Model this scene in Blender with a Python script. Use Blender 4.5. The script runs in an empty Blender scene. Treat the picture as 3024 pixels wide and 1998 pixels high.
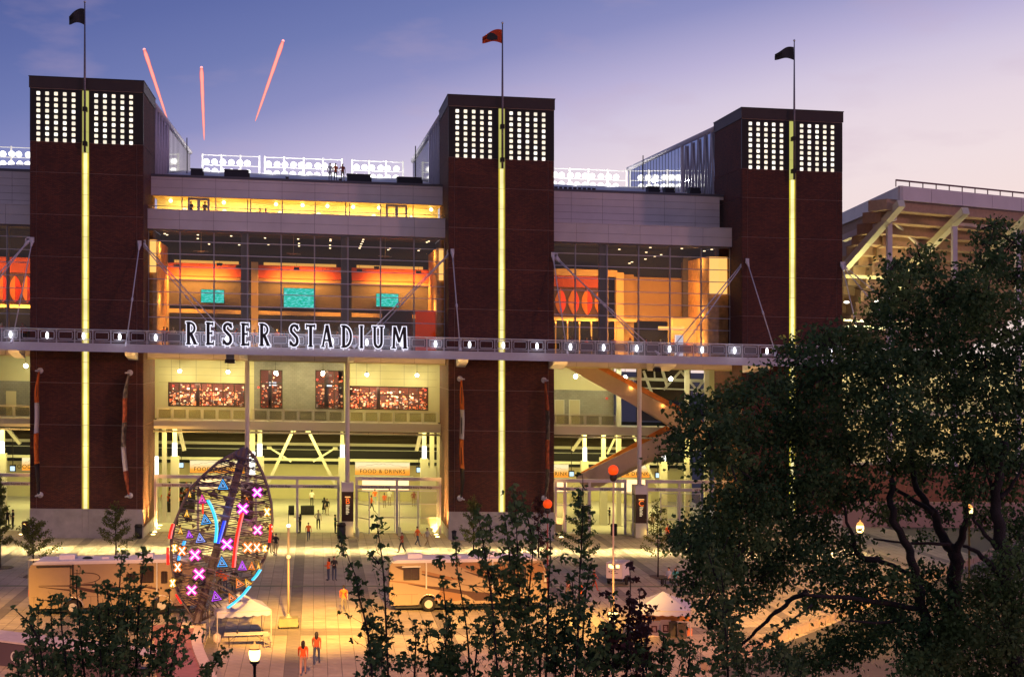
import bpy, bmesh, math, random
import numpy as np
from mathutils import Vector, Matrix, noise
R = math.radians
C = bpy.context.scene.collection
random.seed(7); RNG = np.random.default_rng(7)
# ------------------------------------------------------------------ camera
FPX = 4400.0; TH = R(7.53); CAMZ = 17.0; SL = 0.0218      # the plaza and the stadium fall 2 % to the right
cam = bpy.data.cameras.new('camera'); camo = bpy.data.objects.new('camera', cam); C.objects.link(camo)
camo.location = (0, 0, CAMZ); camo.rotation_euler = (R(90), 0, -TH)
cam.sensor_width = 36; cam.lens = 36 * FPX / 3024; cam.shift_y = 29 / 3024; cam.clip_start = 0.5; cam.clip_end = 4000
sc = bpy.context.scene; sc.camera = camo
sc.render.engine = 'CYCLES'
sc.view_settings.view_transform = 'Standard'; sc.view_settings.look = 'None'
sc.view_settings.exposure = 0.0; sc.view_settings.gamma = 1.0
sc.cycles.max_bounces = 6; sc.cycles.transparent_max_bounces = 12; sc.cycles.use_light_tree = True
# ------------------------------------------------------------------ world: dusk sky
world = bpy.data.worlds.new('World'); sc.world = world; world.use_nodes = True
def build_world():
    nt = world.node_tree; N = nt.nodes; L = nt.links; N.clear()
    def nd(t, **k):
        n = N.new(t)
        for a, b in k.items(): setattr(n, a, b)
        return n
    def math_(op, a, b=None):
        n = nd('ShaderNodeMath', operation=op)
        for i, v in enumerate((a, b)):
            if v is None: continue
            if isinstance(v, (int, float)): n.inputs[i].default_value = v
            else: L.new(v, n.inputs[i])
        return n.outputs[0]
    tc = nd('ShaderNodeTexCoord'); sx = nd('ShaderNodeSeparateXYZ'); L.new(tc.outputs['Generated'], sx.inputs[0])
    x, y, z = sx.outputs
    az = math_('ADD', math_('MULTIPLY', x, 0.80), math_('MULTIPLY', y, 0.60))     # towards the afterglow
    # height coordinate: the glow reaches higher where the sun went down
    h = math_('SUBTRACT', z, math_('MULTIPLY', math_('SUBTRACT', az, 0.60), 0.33))
    t = math_('MULTIPLY', math_('ADD', h, 0.028), 3.2)
    rp = nd('ShaderNodeValToRGB'); L.new(t, rp.inputs[0]); e = rp.color_ramp.elements
    cols = [(0.00, (0.94, 0.74, 0.68)), (0.20, (0.88, 0.74, 0.76)), (0.32, (0.80, 0.68, 0.76)), (0.42, (0.66, 0.58, 0.74)), (0.50, (0.50, 0.45, 0.68)),
            (0.62, (0.27, 0.28, 0.54)), (0.75, (0.165, 0.20, 0.45)), (0.88, (0.115, 0.15, 0.385)), (1.0, (0.09, 0.12, 0.33))]
    e[0].position = cols[0][0]; e[0].color = (*cols[0][1], 1); e[1].position = 1; e[1].color = (*cols[-1][1], 1)
    for p, c in cols[1:-1]:
        k = e.new(p); k.color = (*c, 1)
    # sky on the far side from the glow: mauve belt
    rb = nd('ShaderNodeValToRGB'); L.new(math_('MULTIPLY', z, 1.6), rb.inputs[0]); e = rb.color_ramp.elements
    e[0].color = (0.43, 0.30, 0.31, 1); e[1].color = (0.17, 0.17, 0.29, 1); e[1].position = 0.8
    fac = nd('ShaderNodeMapRange'); L.new(az, fac.inputs[0]); fac.inputs[1].default_value = 0.2; fac.inputs[2].default_value = -0.5
    mx = nd('ShaderNodeMix', data_type='RGBA'); L.new(fac.outputs[0], mx.inputs[0]); L.new(rp.outputs[0], mx.inputs[6]); L.new(rb.outputs[0], mx.inputs[7])
    # thin cloud wisps
    mp = nd('ShaderNodeMapping'); L.new(tc.outputs['Generated'], mp.inputs[0]); mp.inputs['Scale'].default_value = (5, 5, 16); mp.inputs['Rotation'].default_value = (0, R(-35), 0)
    ns = nd('ShaderNodeTexNoise'); L.new(mp.outputs[0], ns.inputs[0]); ns.inputs['Scale'].default_value = 2.2; ns.inputs['Detail'].default_value = 5
    cr = nd('ShaderNodeMapRange'); L.new(ns.outputs[0], cr.inputs[0]); cr.inputs[1].default_value = 0.55; cr.inputs[2].default_value = 0.80; cr.inputs[4].default_value = 0.32
    mc = nd('ShaderNodeMix', data_type='RGBA'); L.new(cr.outputs[0], mc.inputs[0]); L.new(mx.outputs[2], mc.inputs[6]); mc.inputs[7].default_value = (0.56, 0.40, 0.52, 1)
    bg = nd('ShaderNodeBackground'); L.new(mc.outputs[2], bg.inputs[0]); bg.inputs[1].default_value = 1.0
    out = nd('ShaderNodeOutputWorld'); L.new(bg.outputs[0], out.inputs[0])
build_world()
# afterglow of the sun that has just set, low from the right
sun = bpy.data.lights.new('sun', 'SUN'); sun.energy = 0.45; sun.angle = R(3); sun.color = (1.0, 0.42, 0.40)
suno = bpy.data.objects.new('sun', sun); C.objects.link(suno)
suno.rotation_euler = Vector((-0.80, 0.62, -0.14)).to_track_quat('-Z', 'Y').to_euler()
def lamp(name, kind, loc, energy, color, aim=None, size=None, size_y=None, spread=None, spot=None, blend=0.5, radius=0.15):
    l = bpy.data.lights.new(name, kind); l.energy = energy; l.color = color
    if kind == 'AREA':
        l.shape = 'RECTANGLE'; l.size = size; l.size_y = size_y or size
        if spread: l.spread = R(spread)
    else: l.shadow_soft_size = radius
    if kind == 'SPOT': l.spot_size = R(spot); l.spot_blend = blend
    o = bpy.data.objects.new(name, l); C.objects.link(o)
    o.location = (loc[0], loc[1], loc[2] - SL * loc[0])
    if aim is not None:
        a = Vector((aim[0], aim[1], aim[2] - SL * aim[0]))
        o.rotation_euler = (a - o.location).to_track_quat('-Z', 'Y').to_euler()
    return o
# ------------------------------------------------------------------ measuring helpers (a point from its bearing and its distance)
ct, st = math.cos(TH), math.sin(TH)
def bearing(px): return (px - 1512) / FPX
def P(px, py, Y):
    u = bearing(px); t = Y / (ct - u * st); v = (1028 - (py - 0.0216 * (px - 930))) / FPX
    return Vector((t * (u * ct + st), Y, CAMZ + t * v))
def G(px, py, z=0.0):
    u = bearing(px); v = (1028 - (py - 0.0216 * (px - 930))) / FPX; t = (z - CAMZ) / v
    return Vector((t * (u * ct + st), t * (ct - u * st), z))
def D(px, py, d):
    u = bearing(px); return P(px, py, d * (ct - u * st))
def XA(px, Y): return P(px, 1000, Y).x
def ZA(px, py, Y): return P(px, py, Y).z
# ------------------------------------------------------------------ materials
MATS = {}
def mat(name, col, rough=0.7, metal=0.0, noise_=0.0, nscale=3.0, bump=0.0, bscale=20.0, em=None, es=1.0, spec=0.5, island=0.0, col2=None, transl=0.0):
    if name in MATS: return MATS[name]
    m = bpy.data.materials.new(name); m.use_nodes = True; MATS[name] = m
    nt = m.node_tree; N = nt.nodes; L = nt.links; b = N['Principled BSDF']
    b.inputs['Base Color'].default_value = (*col, 1); b.inputs['Roughness'].default_value = rough; b.inputs['Metallic'].default_value = metal
    b.inputs['Specular IOR Level'].default_value = spec
    tc = N.new('ShaderNodeTexCoord')
    src = None
    if col2 is not None or island > 0:
        g = N.new('ShaderNodeNewGeometry'); mx = N.new('ShaderNodeMix'); mx.data_type = 'RGBA'
        c2 = col2 or tuple(max(0, c * (1 - island)) for c in col)
        mx.inputs[6].default_value = (*col, 1); mx.inputs[7].default_value = (*c2, 1)
        L.new(g.outputs['Random Per Island'], mx.inputs[0]); src = mx.outputs[2]
    if noise_ > 0:
        n = N.new('ShaderNodeTexNoise'); n.inputs['Scale'].default_value = nscale; n.inputs['Detail'].default_value = 6; L.new(tc.outputs['Object'], n.inputs[0])
        mr = N.new('ShaderNodeMapRange'); L.new(n.outputs[0], mr.inputs[0]); mr.inputs[1].default_value = 0.3; mr.inputs[2].default_value = 0.7
        mr.inputs[3].default_value = 1 - noise_; mr.inputs[4].default_value = 1 + noise_ * 0.6
        hv = N.new('ShaderNodeHueSaturation'); hv.inputs['Color'].default_value = (*col, 1)
        if src: L.new(src, hv.inputs['Color'])
        L.new(mr.outputs[0], hv.inputs['Value']); src = hv.outputs[0]
    if src: L.new(src, b.inputs['Base Color'])
    if bump > 0:
        n = N.new('ShaderNodeTexNoise'); n.inputs['Scale'].default_value = bscale; n.inputs['Detail'].default_value = 4; L.new(tc.outputs['Object'], n.inputs[0])
        bp = N.new('ShaderNodeBump'); bp.inputs['Strength'].default_value = bump; bp.inputs['Distance'].default_value = 0.05
        L.new(n.outputs[0], bp.inputs['Height']); L.new(bp.outputs[0], b.inputs['Normal'])
    if em: b.inputs['Emission Color'].default_value = (*em, 1); b.inputs['Emission Strength'].default_value = es
    if transl > 0:
        t = N.new('ShaderNodeBsdfTranslucent'); ms = N.new('ShaderNodeMixShader'); ms.inputs[0].default_value = transl
        if src: L.new(src, t.inputs[0])
        else: t.inputs[0].default_value = (*col, 1)
        L.new(b.outputs[0], ms.inputs[1]); L.new(t.outputs[0], ms.inputs[2]); L.new(ms.outputs[0], N['Material Output'].inputs[0])
    return m
def glow(name, col, s, sample=False):
    if name in MATS: return MATS[name]
    m = bpy.data.materials.new(name); m.use_nodes = True; MATS[name] = m
    nt = m.node_tree; nt.nodes.clear(); e = nt.nodes.new('ShaderNodeEmission'); e.inputs[0].default_value = (*col, 1); e.inputs[1].default_value = s
    o = nt.nodes.new('ShaderNodeOutputMaterial'); nt.links.new(e.outputs[0], o.inputs[0])
    if not sample: m.cycles.emission_sampling = 'NONE'
    return m
def glass(name, tint=(0.92, 0.93, 0.95), refl=0.10, rough=0.02, solid=None, sfac=0.0):
    if name in MATS: return MATS[name]
    m = bpy.data.materials.new(name); m.use_nodes = True; MATS[name] = m
    nt = m.node_tree; N = nt.nodes; L = nt.links; N.clear()
    t = N.new('ShaderNodeBsdfTransparent'); t.inputs[0].default_value = (*tint, 1)
    g = N.new('ShaderNodeBsdfGlossy'); g.inputs['Roughness'].default_value = rough
    fr = N.new('ShaderNodeFresnel'); fr.inputs[0].default_value = 1.5
    ad = N.new('ShaderNodeMath'); ad.operation = 'ADD'; L.new(fr.outputs[0], ad.inputs[0]); ad.inputs[1].default_value = refl - 0.04
    mx = N.new('ShaderNodeMixShader'); L.new(ad.outputs[0], mx.inputs[0]); L.new(t.outputs[0], mx.inputs[1]); L.new(g.outputs[0], mx.inputs[2])
    res = mx.outputs[0]
    if solid:
        d = N.new('ShaderNodeBsdfDiffuse'); d.inputs[0].default_value = (*solid, 1); m2 = N.new('ShaderNodeMixShader'); m2.inputs[0].default_value = sfac
        L.new(res, m2.inputs[1]); L.new(d.outputs[0], m2.inputs[2]); res = m2.outputs[0]
    o = N.new('ShaderNodeOutputMaterial'); L.new(res, o.inputs[0]); return m
def brick(name, c1, c2, mortar, bw=0.30, bh=0.085, msize=0.012, rough=0.85):
    if name in MATS: return MATS[name]
    m = bpy.data.materials.new(name); m.use_nodes = True; MATS[name] = m
    nt = m.node_tree; N = nt.nodes; L = nt.links; b = N['Principled BSDF']; b.inputs['Roughness'].default_value = rough
    g = N.new('ShaderNodeNewGeometry'); s = N.new('ShaderNodeSeparateXYZ'); L.new(g.outputs['Position'], s.inputs[0])
    a = N.new('ShaderNodeMath'); a.operation = 'ADD'; L.new(s.outputs[0], a.inputs[0]); L.new(s.outputs[1], a.inputs[1])
    c = N.new('ShaderNodeCombineXYZ'); L.new(a.outputs[0], c.inputs[0]); L.new(s.outputs[2], c.inputs[1])
    bt = N.new('ShaderNodeTexBrick'); L.new(c.outputs[0], bt.inputs[0]); bt.inputs['Color1'].default_value = (*c1, 1); bt.inputs['Color2'].default_value = (*c2, 1); bt.inputs['Mortar'].default_value = (*mortar, 1)
    bt.inputs['Scale'].default_value = 1; bt.inputs['Brick Width'].default_value = bw; bt.inputs['Row Height'].default_value = bh; bt.inputs['Mortar Size'].default_value = msize; bt.inputs['Bias'].default_value = 0.0
    n = N.new('ShaderNodeTexNoise'); n.inputs['Scale'].default_value = 0.35; n.inputs['Detail'].default_value = 8; L.new(g.outputs['Position'], n.inputs[0])
    mr = N.new('ShaderNodeMapRange'); L.new(n.outputs[0], mr.inputs[0]); mr.inputs[1].default_value = 0.3; mr.inputs[2].default_value = 0.7; mr.inputs[3].default_value = 0.72; mr.inputs[4].default_value = 1.2
    hv = N.new('ShaderNodeHueSaturation'); L.new(bt.outputs[0], hv.inputs['Color']); L.new(mr.outputs[0], hv.inputs['Value']); L.new(hv.outputs[0], b.inputs['Base Color'])
    bp = N.new('ShaderNodeBump'); bp.inputs['Strength'].default_value = 0.5; bp.inputs['Distance'].default_value = 0.02; bp.invert = True; L.new(bt.outputs[1], bp.inputs['Height']); L.new(bp.outputs[0], b.inputs['Normal'])
    return m
BRK = brick('tower_brick', (0.185, 0.046, 0.022), (0.085, 0.022, 0.014), (0.030, 0.015, 0.015), msize=0.018)
BLOCK = brick('block_wall', (0.30, 0.29, 0.24), (0.26, 0.25, 0.21), (0.20, 0.19, 0.16), 0.40, 0.2, 0.012)
JOINT = mat('mortar_joint', (0.40, 0.28, 0.26), 0.9)
CONC = mat('base_concrete', (0.44, 0.40, 0.37), 0.85, noise_=0.14, nscale=1.3, bump=0.15)
COPE = mat('coping_metal', (0.050, 0.032, 0.032), 0.55, 0.2, noise_=0.15, nscale=0.7)
DARK = mat('dark_bronze_metal', (0.018, 0.013, 0.012), 0.5, 0.3)
BLACK = mat('black_paint', (0.012, 0.012, 0.015), 0.5)
CLAD = mat('pale_metal_cladding', (0.62, 0.57, 0.60), 0.45, noise_=0.06, nscale=0.5)
CLADJ = mat('cladding_joint', (0.14, 0.11, 0.14), 0.8)
STEEL = mat('pale_steel_paint', (0.56, 0.54, 0.60), 0.45, 0.1, noise_=0.05)
CREAM = mat('cream_wall_paint', (0.58, 0.54, 0.30), 0.6, noise_=0.05, nscale=0.8)
CREAMS = mat('cream_steel_paint', (0.62, 0.60, 0.48), 0.5)
MULL = mat('mullion_aluminium', (0.30, 0.28, 0.31), 0.4, 0.4)
ALU = mat('aluminium', (0.6, 0.6, 0.62), 0.35, 0.8)
GLS = glass('clear_glazing', refl=0.04)
GLS2 = glass('rail_infill', tint=(0.55, 0.54, 0.60), refl=0.08, rough=0.25, solid=(0.42, 0.40, 0.45), sfac=0.35)
GLS3 = glass('windscreen_glass', tint=(0.60, 0.62, 0.72), refl=0.22, rough=0.05)
WGL = glow('white_lamp_glow', (1.0, 0.97, 0.90), 6.0)
# ------------------------------------------------------------------ mesh building
class MB:
    def __init__(s): s.v = []; s.f = []; s.m = []
    def add(s, vs, fs, m=0):
        o = len(s.v); s.v += [tuple(v) for v in vs]; s.f += [tuple(i + o for i in f) for f in fs]; s.m += [m] * len(fs); return s
    def box(s, x0, x1, y0, y1, z0, z1, m=0):
        vs = [(x, y, z) for z in (z0, z1) for y in (y0, y1) for x in (x0, x1)]
        return s.add(vs, [(0, 2, 3, 1), (4, 5, 7, 6), (0, 1, 5, 4), (2, 6, 7, 3), (0, 4, 6, 2), (1, 3, 7, 5)], m)
    def prism(s, pts, y0, y1, m=0):           # outline in x,z
        n = len(pts); vs = [(p[0], y0, p[1]) for p in pts] + [(p[0], y1, p[1]) for p in pts]
        return s.add(vs, [tuple(range(n)), tuple(range(2 * n - 1, n - 1, -1))] + [(i, i + n, (i + 1) % n + n, (i + 1) % n) for i in range(n)], m)
    def prismx(s, pts, x0, x1, m=0):          # outline in y,z
        n = len(pts); vs = [(x0, p[0], p[1]) for p in pts] + [(x1, p[0], p[1]) for p in pts]
        return s.add(vs, [tuple(range(n)), tuple(range(2 * n - 1, n - 1, -1))] + [(i, i + n, (i + 1) % n + n, (i + 1) % n) for i in range(n)], m)
    def tube(s, path, r, n=6, m=0, closed=False):
        path = [Vector(p) for p in path]; k = len(path); rr = r if hasattr(r, '__len__') else [r] * k
        vs = []; prev = None
        for i, p in enumerate(path):
            if closed: t = path[(i + 1) % k] - path[i - 1]
            else: t = path[min(i + 1, k - 1)] - path[max(i - 1, 0)]
            t = t.normalized() if t.length > 1e-9 else Vector((0, 0, 1))
            if prev is None: a = t.orthogonal().normalized()
            else:
                a = prev - t * prev.dot(t); a = a.normalized() if a.length > 1e-6 else t.orthogonal().normalized()
            prev = a; b = t.cross(a)
            for j in range(n):
                w = 2 * math.pi * j / n; vs.append(p + (a * math.cos(w) + b * math.sin(w)) * rr[i])
        fs = []
        for i in range(k if closed else k - 1):
            i2 = (i + 1) % k
            for j in range(n): fs.append((i * n + j, i * n + (j + 1) % n, i2 * n + (j + 1) % n, i2 * n + j))
        if not closed: fs += [tuple(range(n - 1, -1, -1)), tuple((k - 1) * n + j for j in range(n))]
        return s.add(vs, fs, m)
    def ball(s, c, r, n=10, k=6, m=0, sz=(1, 1, 1)):
        vs = [(c[0], c[1], c[2] - r * sz[2])]
        for i in range(1, k):
            a = -math.pi / 2 + math.pi * i / k
            for j in range(n):
                w = 2 * math.pi * j / n; vs.append((c[0] + r * sz[0] * math.cos(a) * math.cos(w), c[1] + r * sz[1] * math.cos(a) * math.sin(w), c[2] + r * sz[2] * math.sin(a)))
        vs.append((c[0], c[1], c[2] + r * sz[2])); fs = []
        for j in range(n):
            fs.append((0, 1 + (j + 1) % n, 1 + j)); t = 1 + (k - 2) * n; fs.append((len(vs) - 1, t + j, t + (j + 1) % n))
            for i in range(k - 2): a = 1 + i * n; fs.append((a + j, a + (j + 1) % n, a + n + (j + 1) % n, a + n + j))
        return s.add(vs, fs, m)
    def lathe(s, c, prof, n=12, m=0):          # prof: (r, z)
        vs = []; fs = []
        for r, z in prof:
            for j in range(n): w = 2 * math.pi * j / n; vs.append((c[0] + r * math.cos(w), c[1] + r * math.sin(w), c[2] + z))
        for i in range(len(prof) - 1):
            for j in range(n): fs.append((i * n + j, i * n + (j + 1) % n, (i + 1) * n + (j + 1) % n, (i + 1) * n + j))
        fs += [tuple(range(n - 1, -1, -1)), tuple((len(prof) - 1) * n + j for j in range(n))]
        return s.add(vs, fs, m)
    def mesh(s, name, mats, off=(0, 0, 0), smooth=False):
        me = bpy.data.meshes.new(name); ox, oy, oz = off
        me.from_pydata([(v[0] - ox, v[1] - oy, v[2] - oz) for v in s.v], [], s.f)
        for m_ in (mats if isinstance(mats, (list, tuple)) else [mats]): me.materials.append(m_)
        if any(s.m): me.polygons.foreach_set('material_index', s.m)
        if smooth: me.polygons.foreach_set('use_smooth', [True] * len(me.polygons))
        me.update(); return me
FULL = []                                      # roots that follow the slope of the site as a whole
def root(name, loc, label, cat, group=None, rz=0, full=False):
    o = bpy.data.objects.new(name, None); C.objects.link(o); o.location = loc; o.rotation_euler = (0, 0, rz); o.empty_display_size = 0.3
    o['label'] = label; o['category'] = cat
    if group: o['group'] = group
    if full: FULL.append(o)
    return o
def link(name, me, parent=None, loc=(0, 0, 0)):
    o = bpy.data.objects.new(name, me); C.objects.link(o); o.location = loc
    if parent: o.parent = parent
    return o
def worldloc(o):
    v = Vector((0, 0, 0))
    while o: v += o.location; o = o.parent
    return v
def part(name, mb, mats, parent, smooth=False, world=True, label=None):
    me = mb.mesh(name, mats, tuple(worldloc(parent)) if (world and parent) else (0, 0, 0), smooth)
    o = link(name, me, parent)
    if label: o['label'] = label
    return o
def piece(name, me, parent, wloc):             # a shared mesh placed at a world spot under parent
    w = worldloc(parent) if parent else Vector((0, 0, 0))
    return link(name, me, parent, Vector(wloc) - w)
def struct(name, mb, mats, full=True, smooth=False):
    o = link(name, mb.mesh(name, mats, smooth=smooth)); o['kind'] = 'structure'
    if full: FULL.append(o)
    return o
def boxmesh(name, w, d, h, m):                 # box centred in x, front at y=0, bottom at 0
    return MB().box(-w / 2, w / 2, 0, d, 0, h).mesh(name, m)
def text_mesh(s, size, depth, m, align='LEFT', name='lettering', mirror=False, spacing=1.0):
    cu = bpy.data.curves.new(name, 'FONT'); cu.body = s; cu.size = size; cu.extrude = depth / 2; cu.align_x = align; cu.space_character = spacing; cu.resolution_u = 3
    o = bpy.data.objects.new(name, cu); C.objects.link(o); dg = bpy.context.evaluated_depsgraph_get(); dg.update()
    me = bpy.data.meshes.new_from_object(o.evaluated_get(dg)); me.name = name
    bpy.data.objects.remove(o); bpy.data.curves.remove(cu)
    for v in me.vertices: x, y, z = v.co; v.co = (x, -z, y)
    me.materials.clear(); me.materials.append(m); return me
# ================================================================== THE GROUND
ground = MB().box(-900, 900, -200, 1500, -0.6, -0.055)
GR = mat('asphalt', (0.055, 0.052, 0.055), 0.9, noise_=0.2, nscale=0.6)
struct('ground', ground, GR)
PAV = mat('concrete_paver', (0.36, 0.30, 0.235), 0.72, noise_=0.10, nscale=2.5, island=0.14, bump=0.1)
PAVD = mat('dark_concrete_paver', (0.19, 0.16, 0.14), 0.75, noise_=0.12, nscale=2.5, island=0.14, bump=0.1)
paving = MB().box(-60, 75, 40, 200, -0.05, -0.012)
paving_o = struct('plaza_paving', paving, mat('paving_bed', (0.10, 0.09, 0.08), 0.9))
PW = 0.76
def paver_mb(mb, x, y, w, d, h, m=0):
    g = 0.011; b = 0.010
    x0, x1, y0, y1 = x + g, x + w - g, y + g, y + d - g
    vs = [(x0, y0, -0.012), (x1, y0, -0.012), (x1, y1, -0.012), (x0, y1, -0.012), (x0 + b, y0 + b, h), (x1 - b, y0 + b, h), (x1 - b, y1 - b, h), (x0 + b, y1 - b, h)]
    mb.add(vs, [(4, 5, 6, 7), (0, 1, 5, 4), (1, 2, 6, 5), (2, 3, 7, 6), (3, 0, 4, 7)], m)
def dirty(m, amt=.22, scale=.22):
    nt = m.node_tree; N = nt.nodes; L = nt.links; b = N['Principled BSDF']; src = b.inputs['Base Color'].links[0].from_socket; g = N.new('ShaderNodeNewGeometry'); n = N.new('ShaderNodeTexNoise'); n.inputs['Scale'].default_value = scale; n.inputs['Detail'].default_value = 9; n.inputs['Roughness'].default_value = .65
    L.new(g.outputs['Position'], n.inputs[0]); r = N.new('ShaderNodeMapRange'); L.new(n.outputs[0], r.inputs[0]); r.inputs[1].default_value = .32; r.inputs[2].default_value = .68; r.inputs[3].default_value = 1 - amt; r.inputs[4].default_value = 1 + amt
    h = N.new('ShaderNodeHueSaturation'); L.new(src, h.inputs['Color']); L.new(r.outputs[0], h.inputs['Value']); L.new(h.outputs[0], b.inputs['Base Color'])
dirty(PAV); dirty(PAVD)
far = MB(); near = []
def paver_mat(x, y):
    if 89.2 < y < 91.3: return 1
    k = (x + 1.62) % 4.56
    return 1 if k < PW * 1.02 else 0
for i in range(-52, 78):
    for j in range(0, 118):
        x = -1.62 + i * PW; y = 61 + j * PW; 
        # only what the photograph sees
        u = (x * ct - y * st) / (x * st + y * ct)
        if abs(u) > 0.36 or y > 150 and abs(u) > 0.3: continue
        v_low = 17 / (x * st + y * ct)
        m = paver_mat(x + PW / 2, y + PW / 2)
        h = random.uniform(-0.003, 0.003)
        if v_low > 0.30: continue
        vis = 0.188 < v_low <= 0.2225 and -0.29 < u < -0.02
        if vis and len(near) < 300: near.append((x, y, h, m))
        else: paver_mb(far, x, y, PW, PW, h, m)
fo = part('paver_field', far, [PAV, PAVD], paving_o); fo['kind'] = 'stuff'
pm = {}
for x, y, h, m in near:
    if m not in pm:
        q = MB(); paver_mb(q, 0, 0, PW, PW, 0); pm[m] = q.mesh('paver', PAVD if m else PAV)
    piece('paver', pm[m], paving_o, (x, y, h))
# drain channel across the plaza
ch = MB().box(-30, 30, 107.3, 107.75, 0.004, 0.014)
part('drain_channel', ch, mat('drain_grate', (0.15, 0.16, 0.10), 0.6, 0.3, noise_=0.3, nscale=8), paving_o)
dirty(CONC, .16, .5); dirty(CLAD, .07, .3)
# ================================================================== TOWERS
def strip_mat(name, c, s0):
    m = glow(name, c, s0); nt = m.node_tree; g = nt.nodes.new('ShaderNodeNewGeometry'); n = nt.nodes.new('ShaderNodeTexNoise'); n.inputs['Scale'].default_value = .55; n.inputs['Detail'].default_value = 3
    nt.links.new(g.outputs['Position'], n.inputs[0]); mr = nt.nodes.new('ShaderNodeMapRange'); nt.links.new(n.outputs[0], mr.inputs[0]); mr.inputs[1].default_value = .3; mr.inputs[2].default_value = .7; mr.inputs[3].default_value = s0 * .72; mr.inputs[4].default_value = s0 * 1.15
    e = [k for k in nt.nodes if k.type == 'EMISSION'][0]; nt.links.new(mr.outputs[0], e.inputs[1]); return m
STRIP_B = strip_mat('lantern_strip_cream', (1.0, 0.86, 0.42), 1.25); STRIP_E = strip_mat('lantern_strip_lime', (0.80, 0.66, 0.06), 1.0)
LITS = None
STRIP_T = glow('lantern_strip_dim', (0.62, 0.60, 0.16), 0.85)
LITSQ = glow('lit_square', (1.0, 0.90, 0.74), 1.7)
TF = 134.0; TB = 143.6; TZ = 40.1; BASEZ = 2.55
def tower(pl, pr, pstrip, name_label, left_side, right_side):
    x0, x1 = XA(pl, TF), XA(pr, TF); xs = XA(pstrip, TF); sw = 0.52
    r = root('brick_tower', ((x0 + x1) / 2, (TF + TB) / 2, 0), name_label, 'tower', 'brick towers along the stadium front', full=True)
    e = 0.05
    part('core_wall', MB().box(x0 + e, xs - sw / 2 - 0.07, TF + 0.03, TB, 0.02, TZ - 0.3).box(xs + sw / 2 + 0.07, x1 - e, TF + 0.03, TB, 0.02, TZ - 0.3).box(xs - sw / 2 - 0.07, xs + sw / 2 + 0.07, TF + 0.3, TB, 0.02, TZ - 0.3), JOINT, r)
    # front brick panels, left and right of the light strip
    zs = [BASEZ]
    while zs[-1] + 3.66 < TZ - 6.4: zs.append(zs[-1] + 3.66)
    zs.append(TZ - 5.6)
    for a, b in ((x0, xs - sw / 2 - 0.06), (xs + sw / 2 + 0.06, x1)):
        outer = 0.55
        cols = [(a, a + outer), (a + outer, b)] if a == x0 else [(a, b - outer), (b - outer, b)]
        for (c0, c1) in cols:
            hs = {}
            for z0, z1 in zip(zs[:-1], zs[1:]):
                h = round(z1 - z0 - 0.03, 4); 
                if h not in hs: hs[h] = MB().box(0, c1 - c0 - 0.025, 0, 0.22, 0, h).mesh('brick_panel', BRK)
                piece('brick_panel', hs[h], r, (c0 + 0.0125, TF, z0 + 0.015))
    # side brick panels
    for sx in (x0, x1):
        hs = {}
        for z0, z1 in zip([0.9] + zs, zs + [TZ - 0.95]):
            h = round(z1 - z0 - 0.035, 4)
            if h <= 0: continue
            for y0, y1 in ((TF + 0.30, TF + 4.9), (TF + 4.9, TB)):
                key = (h, round(y1 - y0, 3))
                if key not in hs: hs[key] = MB().box(0, 0.075, 0, y1 - y0 - 0.03, 0, h).mesh('brick_panel', BRK)
                piece('brick_panel', hs[key], r, (sx if sx == x0 else sx - 0.075, y0 + 0.015, z0 + 0.0175))
    # concrete base slabs
    for a, b in ((x0, xs - sw / 2), (xs - sw / 2, xs + sw / 2), (xs + sw / 2, x1)):
        part('base_slab', MB().box(a + 0.01, b - 0.01, TF - 0.06, TF + 0.29, 0, BASEZ - 0.02), CONC, r)
    part('base_course', MB().box(x0 - 0.02, x1 + 0.02, TF + 0.31, TB - 0.02, 0, 0.88), CONC, r)
    # light strip, recessed between the panels
    z = BASEZ; seg = 1.83; me = {}
    while z < TZ - 1.2:
        h = min(seg, TZ - 1.0 - z); dim = z > TZ - 7.2
        k = (round(h, 3), dim)
        if k not in me: me[k] = (MB().box(-sw / 2, sw / 2, 0, 0.1, 0, h - 0.035).mesh('light_panel', STRIP_T) if dim else MB().box(-sw / 2 + .11, sw / 2 - .11, -.03, 0.1, 0, h - 0.035).box(-sw / 2, -sw / 2 + .108, 0, 0.1, 0, h - .035, 1).box(sw / 2 - .108, sw / 2, 0, 0.1, 0, h - .035, 1).mesh('light_panel', [STRIP_B, STRIP_E]))
        piece('light_panel', me[k], r, (xs, TF + 0.12, z)); z += seg
    # perforated lantern screens with lit squares
    zt = TZ - 1.0
    for a, b in ((x0, xs - sw / 2 - 0.06), (xs + sw / 2 + 0.06, x1)):
        scr = part('lantern_screen', MB().box(a, b, TF + 0.01, TF + 0.28, TZ - 5.59, zt - 0.01), DARK, r)
        gx = 0.745; n = 5; c = (a + b) / 2 + (0.02 if a == x0 else -0.22)
        sq = MB(); w = 0.152; q = 0.03
        sq.prism([(-w + q, -w), (w - q, -w), (w, -w + q), (w, w - q), (w - q, w), (-w + q, w), (-w, w - q), (-w, -w + q)], -0.02, 0.02); sqms = [sq.mesh('lit_square', glow('lit_square_%s' % q_, c_, 1.0)) for q_, c_ in (('white', (1.5, 1.38, 1.2)), ('warm', (1.3, 1.12, .86)), ('soft', (1.05, .92, .74)))]
        for i in range(n):
            for j in range(9):
                piece('lit_square', random.choice(sqms), scr, (c + (i - 2) * gx, TF, TZ - 1.42 - j * 0.505))
    # coping
    part('coping', MB().box(x0 - 0.06, x1 + 0.06, TF - 0.08, TB + 0.05, TZ - 0.95, TZ), COPE, r)
    part('coping_edge', MB().box(x0 - 0.1, x1 + 0.1, TF - 0.12, TB + 0.1, TZ, TZ + 0.07), DARK, r)
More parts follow.
